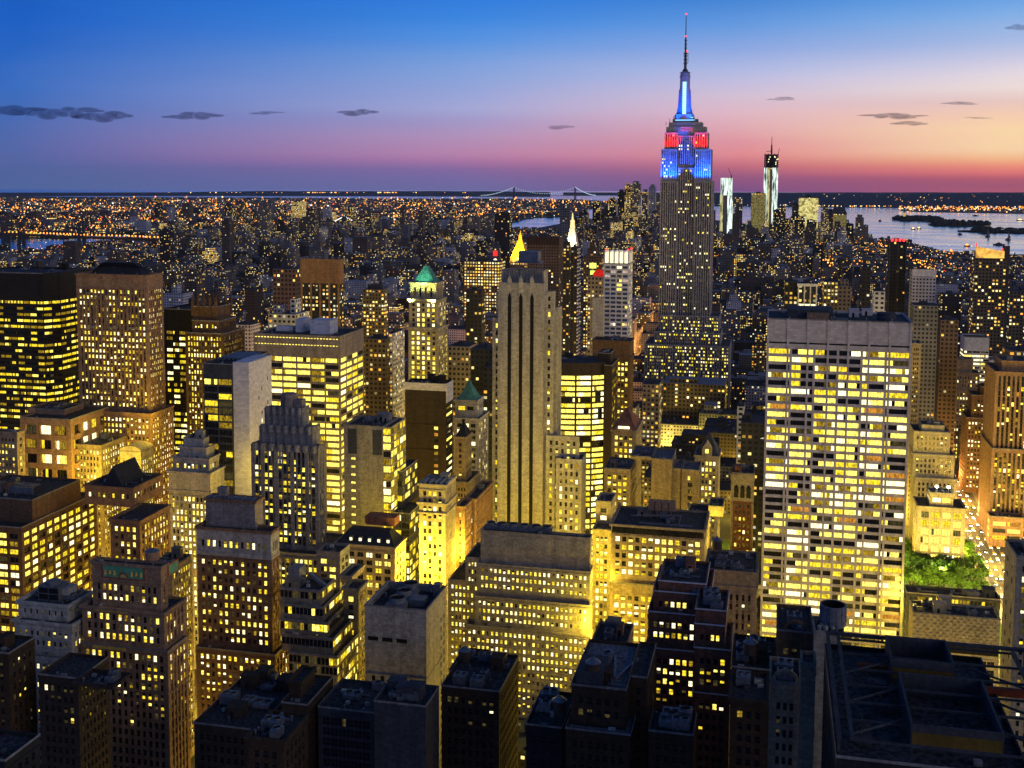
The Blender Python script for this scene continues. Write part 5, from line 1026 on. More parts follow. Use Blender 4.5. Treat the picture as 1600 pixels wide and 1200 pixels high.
x0, x1, y0, y1, z0, z1 = t[2]; cx, cyy = (x0 + x1) / 2, (y0 + y1) / 2; za, zb2 = at(892, 356, cyy).z, at(892, 332, cyy).z; m = MB(); m.frust((x0, x1, y0, y1), (cx - 4, cx + 4, cyy - 4, cyy + 4), z1, za); addpart(t, 'spire', m, wall('pale'))
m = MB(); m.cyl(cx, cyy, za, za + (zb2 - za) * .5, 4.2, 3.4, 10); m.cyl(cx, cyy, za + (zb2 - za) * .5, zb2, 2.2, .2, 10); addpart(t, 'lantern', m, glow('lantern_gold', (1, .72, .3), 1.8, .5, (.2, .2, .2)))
spot(cx - 12, y0 - 22, z1 - 4, cx, cyy, z1 + 22, (1, .85, .5), 190000, 70); spot(cx + 14, y0 - 22, z1 - 4, cx, cyy, z1 + 22, (1, .85, .6), 190000, 70)
t = far_tower('thin_dark_tower', 'thin black apartment tower in front of the marble spire', 1150, 880, 890, 378, (892,), 3, s=3); t = far_tower('bright_edged_tower', 'black tower with a bright metal edge beside the marble spire', 1180, 892, 902, 386, (906,), 3, s=3)
x0, x1, y0, y1, z0, z1 = t[2]; m = MB()
for k in range(40): m.box(x1 + .01, x1 + 1.2, y0, y1, z1 - 3 - k * 3.8, z1 - 1.6 - k * 3.8)
addpart(t, 'balcony_edge', m, wall('white'))
t = far_tower('lemon_lit_tower', 'tower with a glowing lemon green stepped top above the red dome', 1500, 912, 940, 400, 30, 5, ((.2, .7, 0, .6, 10), (.3, .6, .1, .5, 18)))
x0, x1, y0, y1, z0, z1 = t[2]; m = MB(); m.box(x0 + 8, x0 + 17, y0 - .4, y0 - .02, z1 - 16, z1 - 9); m.box(x0 + 9, x0 + 16, y0 - .4, y0 - .02, z1 - 27, z1 - 19); addpart(t, 'lit_niche', m, glow('lemon_light', (.75, 1, .15), 1.6, .2))
t = far_tower('red_domed_tower', 'slim tower capped by a red lit dome left of the white gridded tower', 1000, 918, 941, 432, 22, 2)
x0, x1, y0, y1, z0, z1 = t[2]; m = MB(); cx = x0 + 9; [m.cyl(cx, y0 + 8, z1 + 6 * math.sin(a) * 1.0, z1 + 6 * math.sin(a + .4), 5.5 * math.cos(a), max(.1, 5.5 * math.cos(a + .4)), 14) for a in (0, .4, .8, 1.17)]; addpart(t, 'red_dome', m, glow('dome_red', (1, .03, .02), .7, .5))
t = far_tower('dark_slab_tower', 'bare dark slab tower rising from the far side left of the marble spire', 2600, 875, 890, 318, 25, 1, s=5)
far_tower('twin_dark_tower', 'dark apartment slab with scattered lights left of the far bay', 2500, 773, 796, 333, 25, 3, s=5)
# right of the skyscraper
t = far_tower('framed_white_tower', 'boxy tower with a white exposed corner frame behind the gridded slab', 900, 1247, 1277, 444, 24, 3, s=3.4); ribs(t, 3, wall('white'), .5, .9)
x0, x1, y0, y1, z0, z1 = t[2]; m = MB(); m.box(x0 - .5, x1 + .5, y0 - .6, y0 - .01, z1 - 1.5, z1 + .6); m.box(x0 - .6, x0 - .01, y0, y1, z1 - 1.5, z1 + .6); addpart(t, 'top_frame', m, wall('white')); m = MB(); m.box(x0 + 1, x1 - 1, y0 - .2, y0 - .02, z1 - 18, z1 - 15); m.box(x0 + 1, x1 - 1, y0 - .2, y0 - .02, z1 - 26, z1 - 23); addpart(t, 'light_strip', m, G[5])
far_tower('framed_tower_side', 'dark side wing of the boxy white framed tower', 905, 1226, 1246.8, 440, 22, 3, s=3.4)
far_tower('yellow_column_block', 'dark block with one bright column of yellow windows behind the slab', 1050, 1287, 1310, 440, 22, 5, s=3); far_tower('small_brown_tower', 'brown stepped apartment tower above the slab roof', 1100, 1310, 1330, 447, 22, 2, ((.2, .8, .1, .9, 6),))
far_tower('dark_pair_tower', 'dark slender tower above the slab roof right of the brown stepped one', 1050, 1347, 1361, 418, 20, 3); far_tower('mauve_block', 'mauve windowless fronted block behind the cooling tower', 950, 1366, 1383, 455, 20, 4)
t = far_tower('beacon_tower', 'tall dark residential tower with red roof beacons and balconies', 1150, 1391, 1417, 377, 24, 3, s=3.2)
x0, x1, y0, y1, z0, z1 = t[2]; ribs(t, 2, wall('slate'), .5, .8)
for k in range(4): m = MB(); m.cyl(x0 + 2 + k * 3.5, y0 + 2, z1, z1 + 2.2, 1.0, 1.0, 8); addpart(t, 'beacon', m, RED)
t = far_tower('silver_topped_tower', 'glass tower with a blank silver top band right of the beacon tower', 1120, 1426, 1463, 423, 24, 4, s=3); x0, x1, y0, y1, z0, z1 = t[2]; m = MB(); m.box(x0 - .2, x1 + .2, y0 - .4, y0 - .01, z1 - 5, z1 + 1.5); addpart(t, 'silver_cap', m, wall('white'))
t = far_tower('orange_crowned_tower', 'tall glass residence with a glowing orange slanted crown', 1250, 1524, 1573, 403, 30, 5, s=3.3)
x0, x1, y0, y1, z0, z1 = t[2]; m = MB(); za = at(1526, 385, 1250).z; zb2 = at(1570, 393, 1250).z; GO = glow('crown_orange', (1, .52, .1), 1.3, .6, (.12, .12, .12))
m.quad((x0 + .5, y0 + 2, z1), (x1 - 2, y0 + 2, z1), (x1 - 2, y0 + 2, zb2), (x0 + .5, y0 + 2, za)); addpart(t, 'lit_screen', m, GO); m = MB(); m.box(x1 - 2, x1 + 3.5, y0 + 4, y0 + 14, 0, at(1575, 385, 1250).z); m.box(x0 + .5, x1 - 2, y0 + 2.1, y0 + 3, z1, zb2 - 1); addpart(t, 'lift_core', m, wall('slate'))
m = MB(); m.cyl(x0 + 1, y0 + 3, za, za + 3, .8, .8, 6); m.cyl(x1 - 4, y0 + 3, zb2, zb2 + 3, .8, .8, 6); addpart(t, 'beacon', m, RED)
far_tower('blue_glass_block', 'teal glass tower dotted with lights behind the slab corner', 1000, 1428, 1466, 477, 26, 1, s=3.4); far_tower('dotted_brown_pair', 'brown tower with yellow dots between teal tower and orange crown', 1050, 1470, 1498, 500, 22, 0)
far_tower('right_lit_block', 'lit brown block cut by the right edge behind the orange crowned tower', 1500, 1578, 1640, 455, 30, 5, s=4)
far_tower('orange_lobby_block', 'low block with an orange lit band at the right edge', 1000, 1576, 1640, 548, 26, 5, s=5)
far_tower('dark_tank_block', 'dark block with roof tanks behind the gilded top block', 760, 1158, 1196, 660, 26, 3, ((.1, .4, .2, .5, 5),)); far_tower('wide_roof_block', 'wide low block with a long blue grey roof before the skyscraper', 1090, 1036, 1133, 598, 40, 5, ((.1, .55, .1, .4, 4),), roof=7)
far_tower('white_stair_block', 'white narrow block with stacked windows left of the dark tank block', 830, 1152, 1163, 635, 18, 4)
far_tower('narrow_street_block', 'narrow ribbed block beside the avenue left of the wide roofed block', 960, 1004, 1030, 600, 24, 2)
far_tower('left_tall_brown', 'tall thin brown tower between black tower and brown brick tower', 1150, 88, 112, 500, 22, 0); far_tower('left_low_brown', 'brown block with strips right of the black tower', 900, 91, 118, 540, 24, 0)
far_tower('left_white_terrace', 'white terraced block right of the brown brick tower', 1500, 256, 286, 458, 30, 4, ((.3, .6, .2, .6, 12),)); far_tower('cream_slab', 'cream slab with blank side right of the gothic tower', 1100, 362, 392, 507, 22, 4)
far_tower('brick_twin', 'brown brick tower far beyond the gothic tower', 1600, 288, 307, 428, 26, 0, ((.1, .6, .2, .8, 6),)); far_tower('lit_topped_block', 'dark block with a bright top strip right of the gothic tower', 1300, 383, 398, 452, 24, 3)

# downtown cluster
FAR = 5100
t = far_tower('unfinished_supertall', 'brilliant white unfinished skyscraper with a dark crane topped crown', FAR, 1194, 1216, 262, 60, 3, s=8)
x0, x1, y0, y1, z0, z1 = t[2]
WW = glow('work_light', (.82, 1, .88), 1.5, .95, (.10, .10, .012)); WD = glow('work_light_yellow', (.8, .75, .35), .8, .95, (.10, .10, .02))
m = MB()
for (a, c, mi) in ((0, .22, 0), (.24, .42, 1), (.44, .60, 2), (.60, 1, 0)): m.box(x0 + a * (x1 - x0), x0 + c * (x1 - x0), y0 - 3, y0 - .1, 15, z1 - (0 if mi < 2 else 8), mi)
addpart(t, 'lit_glazing', m, [WW, WD, wall('concrete')]); zt2 = at(1200, 240, FAR).z; m = MB()
for k in range(5): a = x0 + (x1 - x0 - 5) * k / 4; m.box(a, a + 5, y0, y0 + 4, z1, zt2)
for k in range(6): m.box(x0, x1, y0 - .5, y0 + 5, z1 + k * (zt2 - z1) / 6, z1 + k * (zt2 - z1) / 6 + 4)
m.box(x0 + 6, x1 - 6, y0 + 10, y1 - 10, z1, zt2 - 3); addpart(t, 'bare_frame', m, wall('dark'))
for k in range(9): m = MB(); a = x0 + R.uniform(4, 56); z_ = z1 + R.uniform(4, zt2 - z1 - 8); m.box(a, a + 4, y0 - 1, y0 - .6, z_, z_ + 4); addpart(t, 'site_lamp', m, G[5])
m = MB(); cx = (x0 + x1) / 2; m.cyl(cx, y0 + 30, zt2, at(1205, 226, FAR).z, 4, 3, 8); m.cyl(cx, y0 + 30, at(1205, 226, FAR).z, at(1205, 213, FAR).z, 1.6, .8, 6); m.beam((cx - 22, y0 + 30, zt2 + 10), (cx + 4, y0 + 30, zt2 + 12), 2.4); m.beam((x1 - 2, y0 + 3, zt2), (x1 + 3, y0 + 3, zt2 + 22), 2); addpart(t, 'spire_base', m, wall('slate'))
t = far_tower('unfinished_tower', 'white lit unfinished tower with a crane right of the skyscraper', FAR - 100, 1125, 1145, 305, 50, 3, s=8)
x0, x1, y0, y1, z0, z1 = t[2]; zt2 = at(1130, 278, FAR - 100).z; m = MB(); m.box(x0 + 2, x1 - 4, y0, y1 - 10, z1, zt2, 0); m.box(x0, x0 + 14, y0 - 3, y0 - .1, 12, z1, 1); m.box(x0 + 16, x0 + 30, y0 - 3, y0 - .1, 12, z1, 2); m.box(x0 + 32, x1, y0 - 3, y0 - .1, 12, z1, 0); addpart(t, 'lit_glazing', m, [WW, WD, wall('concrete')])
m = MB(); m.cyl(x1 - 8, y0 + 10, zt2, zt2 + 14, 2.5, 2, 6); m.beam((x1 - 8, y0 + 10, zt2 + 10), (x1 - 22, y0 + 10, zt2 + 42), 1.6); addpart(t, 'crane', m, wall('slate'))
def ft(nm, lab, L_, R_, T_, mi, Y=FAR, st_=(), em=None):
    t = far_tower(nm, lab, Y, L_, R_, T_, 50, mi, st_, s=7)
    if em: x0, x1, y0, y1, z0, z1 = t[2]; m = MB(); m.box(x0 + 1, x1 - 1, y0 - 1, y0 - .1, 20, z1 - 4); addpart(t, 'lit_front', m, em)
    return t
YL = glow('lit_front_yellow', (1, .86, .3), .9, .8, (.09, .09, .09)); YD = glow('lit_front_dim', (.75, .62, .2), .35, .95, (.14, .14, .14))
ft('lit_downtown_tower', 'yellow lit block just left of the unfinished supertall', 1174, 1197, 302, 5, FAR - 60, (), YD); ft('slim_downtown_tower', 'slim grey tower left of the yellow lit block', 1148, 1160, 308, 1); ft('bright_yellow_tower', 'solid bright yellow tower beside the bay with red roof lights', 1248, 1279, 308, 5, FAR, (), YL); ft('stepped_side_tower', 'dim annex on the left of the bright yellow tower', 1238, 1249, 318, 5, FAR + 20)
t = ft('pyramid_cap_tower', 'tower with a dark truncated pyramid cap and speckled front', 1303, 1323, 334, 5, FAR, (), YD); x0, x1, y0, y1, z0, z1 = t[2]; m = MB(); m.frust((x0 - 12, x1 + 2, y0, y1), (x0, x1 - 8, y0 + 15, y1 - 15), z1, z1 + 26); addpart(t, 'pyramid_cap', m, wall('slate'))
t = ft('domed_cap_tower', 'dim tower with a domed cap left of the pyramid capped one', 1283, 1302, 336, 5, FAR + 30); x0, x1, y0, y1, z0, z1 = t[2]; m = MB(); m.frust((x0, x1, y0, y1), (x0 + 14, x1 - 4, y0 + 15, y1 - 15), z1, z1 + 26); addpart(t, 'domed_cap', m, wall('slate'))
ft('waterfront_tower', 'slim waterfront residence with a red beacon nearest the bay', 1338, 1350, 340, 2, FAR - 200, ((.2, .8, .2, .8, 12),)); ft('waterfront_low', 'stepped waterfront block right of the slim residence', 1350, 1357, 352, 2, FAR - 200)
ft('arched_cap_tower', 'dark round topped tower right of the supertall', 1208, 1220, 328, 3, FAR - 100); ft('tall_side_tower', 'amber flecked tower right of the supertall', 1216, 1228, 322, 5, FAR + 20); ft('dark_bay_tower', 'dark broad tower left before the bright yellow one', 1236, 1258, 338, 3, FAR - 300)
for k, (L_, R_, T_) in enumerate(((976, 985, 290), (986, 1000, 287), (965, 976, 300), (1003, 1012, 300), (1014, 1024, 292), (950, 962, 312), (926, 938, 318), (940, 950, 326), (1022, 1032, 306), (905, 918, 332))):
    ft('downtown_tower', 'downtown tower %s, left of the floodlit skyscraper' % ('with the paired highest roof', 'tallest and widest of the row', 'stepping down from the tallest pair', 'narrow in the gap right of the tallest', 'with a shiny crown touching the floodlit tower', 'seventh and low near the group middle', 'dark, low, among the leftmost', 'small between two low ones', 'half hidden behind the floodlit tower', 'leftmost and lowest')[k], L_, R_, T_, (3, 2, 3, 1, 4, 3, 3, 0, 2, 3)[k], FAR + 250 + 30 * k, ((.2, .8, .2, .8, 12),))
for k, (L_, R_, T_) in enumerate(((1261, 1276, 344), (1280, 1296, 348), (1322, 1334, 350), (1164, 1176, 362), (1198, 1212, 352), (1228, 1240, 356), (1132, 1150, 370))):
    ft('downtown_block', 'dark foreground block %s of downtown' % ('below the bright yellow tower', 'under the domed cap tower', 'below the pyramid capped tower', 'under the yellow lit block', 'at the foot of the supertall', 'right of the supertall foot', 'under the unfinished crane tower')[k], L_, R_, T_, (3, 1, 3, 3, 5, 2, 0)[k], 4700 + 20 * k)
# Brooklyn towers
for k, (L_, R_, T_, lab) in enumerate(((455, 473, 314, 'tallest amber lit tower across the river'), (284, 296, 318, 'white speckled tower across the river on the left'), (262, 267, 323, 'pale thin slab left of the white speckled tower'), (242, 246, 309, 'thin dark chimney like tower on the far left'), (351, 357, 318, 'thin tower with red lights left of its brighter neighbour'), (370, 378, 317, 'brighter tower with a white cap among the far left towers'), (498, 520, 331, 'squat block with a white lit face across the river'), (538, 552, 324, 'dark blocky tower above the necklace lights'), (568, 578, 329, 'brown slab right of the dark blocky tower'), (418, 423, 312, 'thin chimney shaped tower left of the amber lit one'), (388, 400, 330, 'low lit block right of the white capped tower'))):
    ft('far_shore_tower', lab, L_, R_, T_, (5, 5, 4, 3, 3, 5, 5, 3, 0, 1, 5)[k], 6400 if L_ > 500 else 6000)

# ------------------------------------------------------------------ terrain and water
def sheet(name, pts, mat, z=0.0, kind='structure'):
    m = MB(); m.v = [(p[0], p[1], z) for p in pts]; m.f = [tuple(range(len(pts)))]; m.m = [0]; m.uv = [None]
    o = m.obj(name, mat); tag(o, kind=kind); return o
wm = newmat('bay_water'); t_ = wm.node_tree; n_ = t_.nodes.new; l_ = t_.links.new
o_ = n_('ShaderNodeOutputMaterial'); p_ = n_('ShaderNodeBsdfPrincipled'); l_(p_.outputs[0], o_.inputs[0]); p_.inputs['Metallic'].default_value = 1; p_.inputs['Base Color'].default_value = (.66, .9, 1.0, 1); p_.inputs['Roughness'].default_value = .35
g_ = n_('ShaderNodeNewGeometry'); mp_ = n_('ShaderNodeMapping'); mp_.inputs['Scale'].default_value = (.0016, .006, 1); l_(g_.outputs['Position'], mp_.inputs[0]); a_ = n_('ShaderNodeTexNoise'); a_.inputs['Scale'].default_value = 1; a_.inputs['Detail'].default_value = 8; a_.inputs['Roughness'].default_value = .65; a_.inputs['Distortion'].default_value = 1.2; l_(mp_.outputs[0], a_.inputs[0])
r_ = n_('ShaderNodeMapRange'); l_(a_.outputs[0], r_.inputs[0]); r_.inputs[1].default_value = .4; r_.inputs[2].default_value = .62; r_.inputs[3].default_value = .24; r_.inputs[4].default_value = .07; l_(r_.outputs[0], p_.inputs['Roughness'])
bu = n_('ShaderNodeBump'); bu.inputs['Strength'].default_value = .06; bu.inputs['Distance'].default_value = 30; l_(a_.outputs[0], bu.inputs['Height']); l_(bu.outputs[0], p_.inputs['Normal'])
RD = 28200
sheet('sea', [(RD * math.cos(6.28318 * k / 96), RD * math.sin(6.28318 * k / 96)) for k in range(96)], wm, -3)
LAND = surf('ground', (.10, .10, .095), .95, 0, .4, .2, .02, False)
def gp(l): return [tuple(gnd(*p).xy) for p in l]
manh = gp([(0, 398), (60, 396), (112, 388), (150, 382), (235, 375), (330, 372), (420, 368), (600, 363), (770, 359), (840, 356), (905, 344), (960, 336), (1040, 335), (1120, 344), (1230, 357), (1345, 357), (1352, 374), (1400, 378), (1440, 391), (1475, 399), (1540, 402), (1600, 403), (1800, 412)]) + [(4000, 1500), (3000, -1500), (-6000, -1500), (-6000, 2500)]
sheet('ground', manh, LAND)
brook = gp([(0, 371), (100, 372), (135, 366), (225, 365), (235, 362), (330, 362), (420, 361), (600, 359), (770, 356), (800, 346), (835, 340), (900, 338), (903, 330), (950, 322), (985, 318), (930, 313), (780, 311), (600, 311), (450, 310), (240, 309), (0, 306)]) + [(-20000, 17000), (-20000, 4000), (-7000, 4300)]
sheet('far_shore', brook, LAND)
pier = gp([(1405, 329), (1440, 331), (1560, 333), (1610, 334), (1900, 334), (1900, 320), (1600, 322), (1560, 323), (1430, 323)])
sheet('harbour_pier_land', pier, LAND)
def isle(name, lab, pts, h, mat=None):
    g = gp(pts); m = MB(); n = len(g); cx_ = sum(p[0] for p in g) / n; cy2 = sum(p[1] for p in g) / n; rr = random.Random(len(name))
    for k in range(n): m.quad((*g[k], -3), (*g[(k + 1) % n], -3), (*g[(k + 1) % n], 4), (*g[k], 4))
    m.v += [(p[0], p[1], 4) for p in g]; m.f.append(tuple(range(len(m.v) - n, len(m.v)))); m.m.append(0); m.uv.append(None)
    xs = [p[0] for p in g]; ys = [p[1] for p in g]
    for k in range(70):
        x, y = rr.uniform(min(xs), max(xs)) * .86 + cx_ * .14, rr.uniform(min(ys), max(ys)) * .86 + cy2 * .14; r = rr.uniform(14, 34); m.cyl(x, y, 3, h * rr.uniform(.5, .8), r, r * .9, 7); m.cyl(x, y, h * .5, h * rr.uniform(.8, 1.3), r * .9, r * .3, 7)
    o = m.obj(name, mat or surf('dark_trees', (.02, .03, .02), .95)); tag(o, kind='structure'); return o
isle('statue_island', '', [(1394, 343), (1420, 344.5), (1475, 345.5), (1470, 342), (1430, 341), (1400, 342)], 22); isle('harbour_island', '', [(1452, 351.5), (1480, 353), (1535, 354), (1538, 349), (1500, 348), (1462, 349)], 22)
isle('park_shore', '', [(1496, 361), (1540, 362.5), (1640, 366), (1700, 366), (1700, 359), (1600, 359), (1540, 360)], 12)
# statue on the island
sb = gnd(1413, 343); m = MB(); m.frust((sb.x - 30, sb.x + 30, sb.y - 30, sb.y + 30), (sb.x - 24, sb.x + 24, sb.y - 24, sb.y + 24), 0, 20); m.frust((sb.x - 10, sb.x + 10, sb.y - 10, sb.y + 10), (sb.x - 7, sb.x + 7, sb.y - 7, sb.y + 7), 20, 47)
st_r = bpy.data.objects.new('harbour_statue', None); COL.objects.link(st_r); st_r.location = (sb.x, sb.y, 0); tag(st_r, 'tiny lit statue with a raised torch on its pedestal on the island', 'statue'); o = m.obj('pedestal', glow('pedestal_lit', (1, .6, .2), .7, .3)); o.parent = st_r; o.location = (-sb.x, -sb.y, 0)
m = MB(); m.cyl(sb.x, sb.y, 47, 76, 6, 3.5, 10); m.cyl(sb.x, sb.y, 76, 82, 2.6, 2.2, 8); m.beam((sb.x - 2, sb.y, 72), (sb.x - 6, sb.y, 92), 2.4); o = m.obj('figure', wall('copper')); o.parent = st_r; o.location = (-sb.x, -sb.y, 0)
# hills on the horizon
def hills(name, pts, Y0, depth, mat):
    m = MB(); g = []
    for (px, py) in pts:
        d = ray(px, py); hl = math.hypot(d.x, d.y); D = Y0; g.append((d.x / hl * D, d.y / hl * D, max(2.0, 260 + d.z / hl * D)))
    for a, c in zip(g, g[1:]):
        k0, k1 = 1 - depth / Y0, 1 + depth / Y0
        A0, A1 = (a[0] * k0, a[1] * k0, -2), (c[0] * k0, c[1] * k0, -2); kk = .5 * (1 + k0); A2, A3 = (a[0] * kk, a[1] * kk, a[2] * .6), (c[0] * kk, c[1] * kk, c[2] * .6)
        B0, B1 = (a[0] * k1, a[1] * k1, -2), (c[0] * k1, c[1] * k1, -2)
        m.quad(A0, A1, A3, A2); m.quad(A2, A3, c, a); m.quad(a, c, B1, B0)
    o = m.obj(name, mat); tag(o, kind='structure'); return o
HILL = surf('hill_woods', (.05, .065, .09), .95, 0, .3, .2, .01, False)  # bluish tint puts distance haze into the colour of the woods
rr = random.Random(3)
hills('left_hills', [(-80, 300.9), (120, 300.9)] + [(270 + k * 27, 300.6 - 2.0 * math.sin(min(1, k / 6) * 1.57) + rr.uniform(-.3, .3)) for k in range(20)] + [(812, 299.5), (860, 300.2)], 19500, 1500, HILL)
hills('right_hills', [(1108 + k * 21, 303.4 - (2.2 if k < 5 else 0) + rr.uniform(-.4, .3) + (2.6 if k < 3 else 0)) for k in range(26)], 13600, 1500, HILL)
hills('back_hills', [(880 + k * 30, 300.6 + rr.uniform(-.2, .2)) for k in range(30)], 21000, 900, HILL)

# ------------------------------------------------------------------ city fill
def inside(p, poly):
    c = False; j = len(poly) - 1
    for i in range(len(poly)):
        a, b2 = poly[i], poly[j]
        if (a[1] > p[1]) != (b2[1] > p[1]) and p[0] < (b2[0] - a[0]) * (p[1] - a[1]) / (b2[1] - a[1]) + a[0]: c = not c
        j = i
    return c
def hits(x0, x1, y0, y1, pad=2.0):
    for f in FOOT:
        if x0 < f[1] + pad and x1 > f[0] - pad and y0 < f[3] + pad and y1 > f[2] - pad: return True
    return False
AVE = [-1500, -1290, -1080, -860, -640, -500, -345, -187, 154, 430, 700, 980, 1260, 1540]
cand = []
R.seed(21)
PARK = (40, 190, 690, 800)
for j in range(4, 68):
    ya = 12 + j * 80.5
    ynext = ya + 62
    xs = -1900 - (j * 40 if j > 20 else 0)
    x = xs
    while x < 1300:
        wd = R.choice((16, 20, 24, 30, 38)) * (1.15 if j > 24 else 1)
        if any(abs(x + wd / 2 - a) < wd / 2 + 11 for a in AVE): x += 8; continue
        for (ya2, yb2) in ((ya, ya + 29), (ya + 32, ynext)):
            X0, X1 = x, x + wd - .6
            cxp, cyp = proj((x + wd / 2, ya2, 20))
            if cxp < -60 or cxp > 1660 or cyp > 1230: continue
            if not inside((x, ya2), manh) or not inside((x, ya2 + 60), manh): continue
            if hits(X0, X1, ya2, yb2): continue
            if X1 > 55 and X0 < 180 and 540 < ya2 < 870: continue
            h = R.choice((14, 18, 22, 28, 34, 42, 52)) * R.uniform(.8, 1.2)
            if R.random() < .05: h *= 1.7
            if ya < 560: h = min(h, R.uniform(14, 34))
            elif ya < 1250:
                h = min(h * 1.15, 74)
                if 985 < cxp < 1200: h = min(h, 46)
            elif ya > 2600: h *= R.choice((.7, .9, 1.0, 1.5))
            if ya > 4300 and x > -1300: h *= 1.25
            if ya > 2600 and (cxp < 250 or cxp > 1330): h = min(h, R.uniform(8, 17))
            if ya > 3300 and 775 < cxp < 880: h = min(h, 22)
            cand.append((X0, X1, ya2, yb2, h))
        x += wd
cand.sort(key=lambda c: c[2] ** 2 + ((c[0] + c[1]) / 2) ** 2)
SHAPE = ['flat roofed', 'stepped', 'tank topped', 'bulkhead topped']; TONE = ['brown', 'grey', 'tan', 'black', 'pale', 'brightly lit']
LM = [('the floodlit skyscraper', 1072), ('the striped limestone tower', 820), ('the green pyramid tower', 665), ('the banded office', 480), ('the brown brick tower', 180), ('the gridded slab', 1310), ('the right edge tower', 1580), ('the black tower', 30), ('the gothic tower', 325), ('the ribbed tower', 503), ('the white crowned tower', 965), ('the dark slab', 665)]
def fill(mb, c, near):
    X0, X1, Y0, Y1, h = c; mi = R.choices(range(6), (26, 20, 20, 18, 10, 8))[0]; sh = R.randrange(4); rf = 6 if R.random() < .65 else 7
    s = 2.9 if Y0 < 1700 else (3.3 if Y0 < 2800 else 4.2); sz = s * 1.06; bid = UB[0] = UB[0] + 1; bid %= 4000
    w_, d_ = X1 - X0, Y1 - Y0; fbox(mb, X0, X1, Y0, Y1, 0, h, mi, s, sz, rf, bid)
    if sh == 1: fbox(mb, X0 + w_ * .2, X1 - w_ * .2, Y0 + 5, Y1 - 4, h, h + R.uniform(6, 16), mi, s, sz, rf, bid)
    elif sh == 2:
        x, y = X0 + w_ * R.uniform(.3, .7), Y0 + d_ * .6; mb.cyl(x, y, h + 2, h + 6, 2.2, 2.2, 8, 6); mb.cyl(x, y, h + 6, h + 7.6, 2.4, .1, 8, 6); mb.box(x - 1.5, x + 1.5, y - 1.5, y + 1.5, h, h + 2, 6)
    elif sh == 3: mb.box(X0 + w_ * .35, X0 + w_ * .6, Y0 + d_ * .4, Y0 + d_ * .75, h, h + 3.6, rf)
    if near:
        for k in range(4): a = X0 + R.uniform(1, w_ - 3); b2 = Y0 + R.uniform(1, d_ - 4); mb.box(a, a + R.uniform(1, 2.5), b2, b2 + R.uniform(1, 3), h, h + R.uniform(.6, 2), 6 + R.randrange(2))
        p = .35
        for (u0, u1, v0, v1) in ((X0, X1, Y0, Y0 + p), (X0, X1, Y1 - p, Y1), (X0, X0 + p, Y0 + p, Y1 - p), (X1 - p, X1, Y0 + p, Y1 - p)): mb.box(u0, u1, v0, v1, h + .003, h + .9, 6, False)
    return TONE[mi], SHAPE[sh]
NEAR = 290
for i, c in enumerate(cand[:NEAR]):
    m = MB(); tone, shp = fill(m, c, True); cc = ((c[0] + c[1]) / 2, (c[2] + c[3]) / 2, 0.0); o = m.obj('city_block', FM, None, cc)
    px, py = proj((cc[0], c[2], c[4])); nm, lx = min(LM, key=lambda q: abs(q[1] - px)); side = 'left of' if px < lx - 12 else ('right of' if px > lx + 12 else 'in line with')
    dist = 'near' if c[2] < 800 else ('middle distance' if c[2] < 1150 else 'farther')
    hh = 'low' if c[4] < 24 else ('mid height' if c[4] < 45 else 'tall')
    tag(o, f'{hh} {tone} {shp} {dist} block {side} {nm}', 'building', 'low city blocks between the towers')
st_m = [MB(), MB()]
for c in cand[NEAR:]: fill(st_m[0], c, c[2] < 1700)
o = st_m[0].obj('distant_city_blocks', FM); tag(o, 'dense dark city blocks with lit windows stretching to the bay', 'city', kind='stuff')
# far shore: low blocks and lights
R.seed(5); m = MB(); nb_ = 0; lights = [MB(), MB(), MB(), MB()]
def lamp(x, y, z, k, q=1.0):
    d = math.hypot(x, y); r = q * d * .0003 * R.choice((.7, 1, 1, 1.4, 1.9)); mb = lights[k]; P = [(x + r, y, z), (x, y + r, z), (x - r, y, z), (x, y - r, z)]; T_, B_ = (x, y, z + r), (x, y, z - r)
    for q in range(4): mb.tri(P[q], P[(q + 1) % 4], T_); mb.tri(P[(q + 1) % 4], P[q], B_)
while nb_ < 6500:
    px = R.uniform(-30, 960); py = 309 + 66 * R.random() ** 1.3; g = gnd(px, py)
    if not inside((g.x, g.y), brook): continue
    w_ = R.uniform(14, 44) * (1 + g.length / 9000); h = R.choice((8, 10, 12, 15, 20)) * (3 if R.random() < .05 and g.length < 8500 else 1); h = min(h, 11) if g.length > 9500 else h; fbox(m, g.x - w_ / 2, g.x + w_ / 2, g.y, g.y + w_ * .7, 0, h, R.choices(range(6), (30, 22, 12, 26, 4, 6))[0], 10 * g.length / 7000, 10 * g.length / 7000, 6 + (R.random() < .2)); nb_ += 1
o = m.obj('far_shore_blocks', FM); tag(o, 'low dark rooftops across the river speckled with lights', 'city', kind='stuff')
rows = [(R.uniform(-20, 950), R.uniform(311, 372), R.uniform(-.35, .35), R.uniform(20, 90)) for _ in range(90)]
for _ in range(4600):
    if R.random() < .45:
        a = R.choice(rows); t = R.uniform(-1, 1) * a[3]; px, py = a[0] + t, a[1] + t * a[2] * .2 + R.gauss(0, .35)
    else: px = R.uniform(-10, 980); py = 309 + 66 * R.random() ** .85
    if not 308 < py < 378: continue
    g = gnd(px, py, 16)
    if inside((g.x, g.y), brook) : lamp(g.x, g.y, 18 + R.random() * 20, R.choices((0, 1, 2, 3), (62, 24, 11, 3))[0], R.choice((.5, .6, .8, 1.4)))
for _ in range(420):                 # the harbour container piers and shores
    px = R.uniform(1405, 1640); py = R.gauss(326.5, 2.2)
    if 322 < py < 333.5: g = gnd(px, py, 12); lamp(g.x, g.y, 14 + R.random() * 14, R.choices((0, 1, 2), (60, 25, 15))[0])
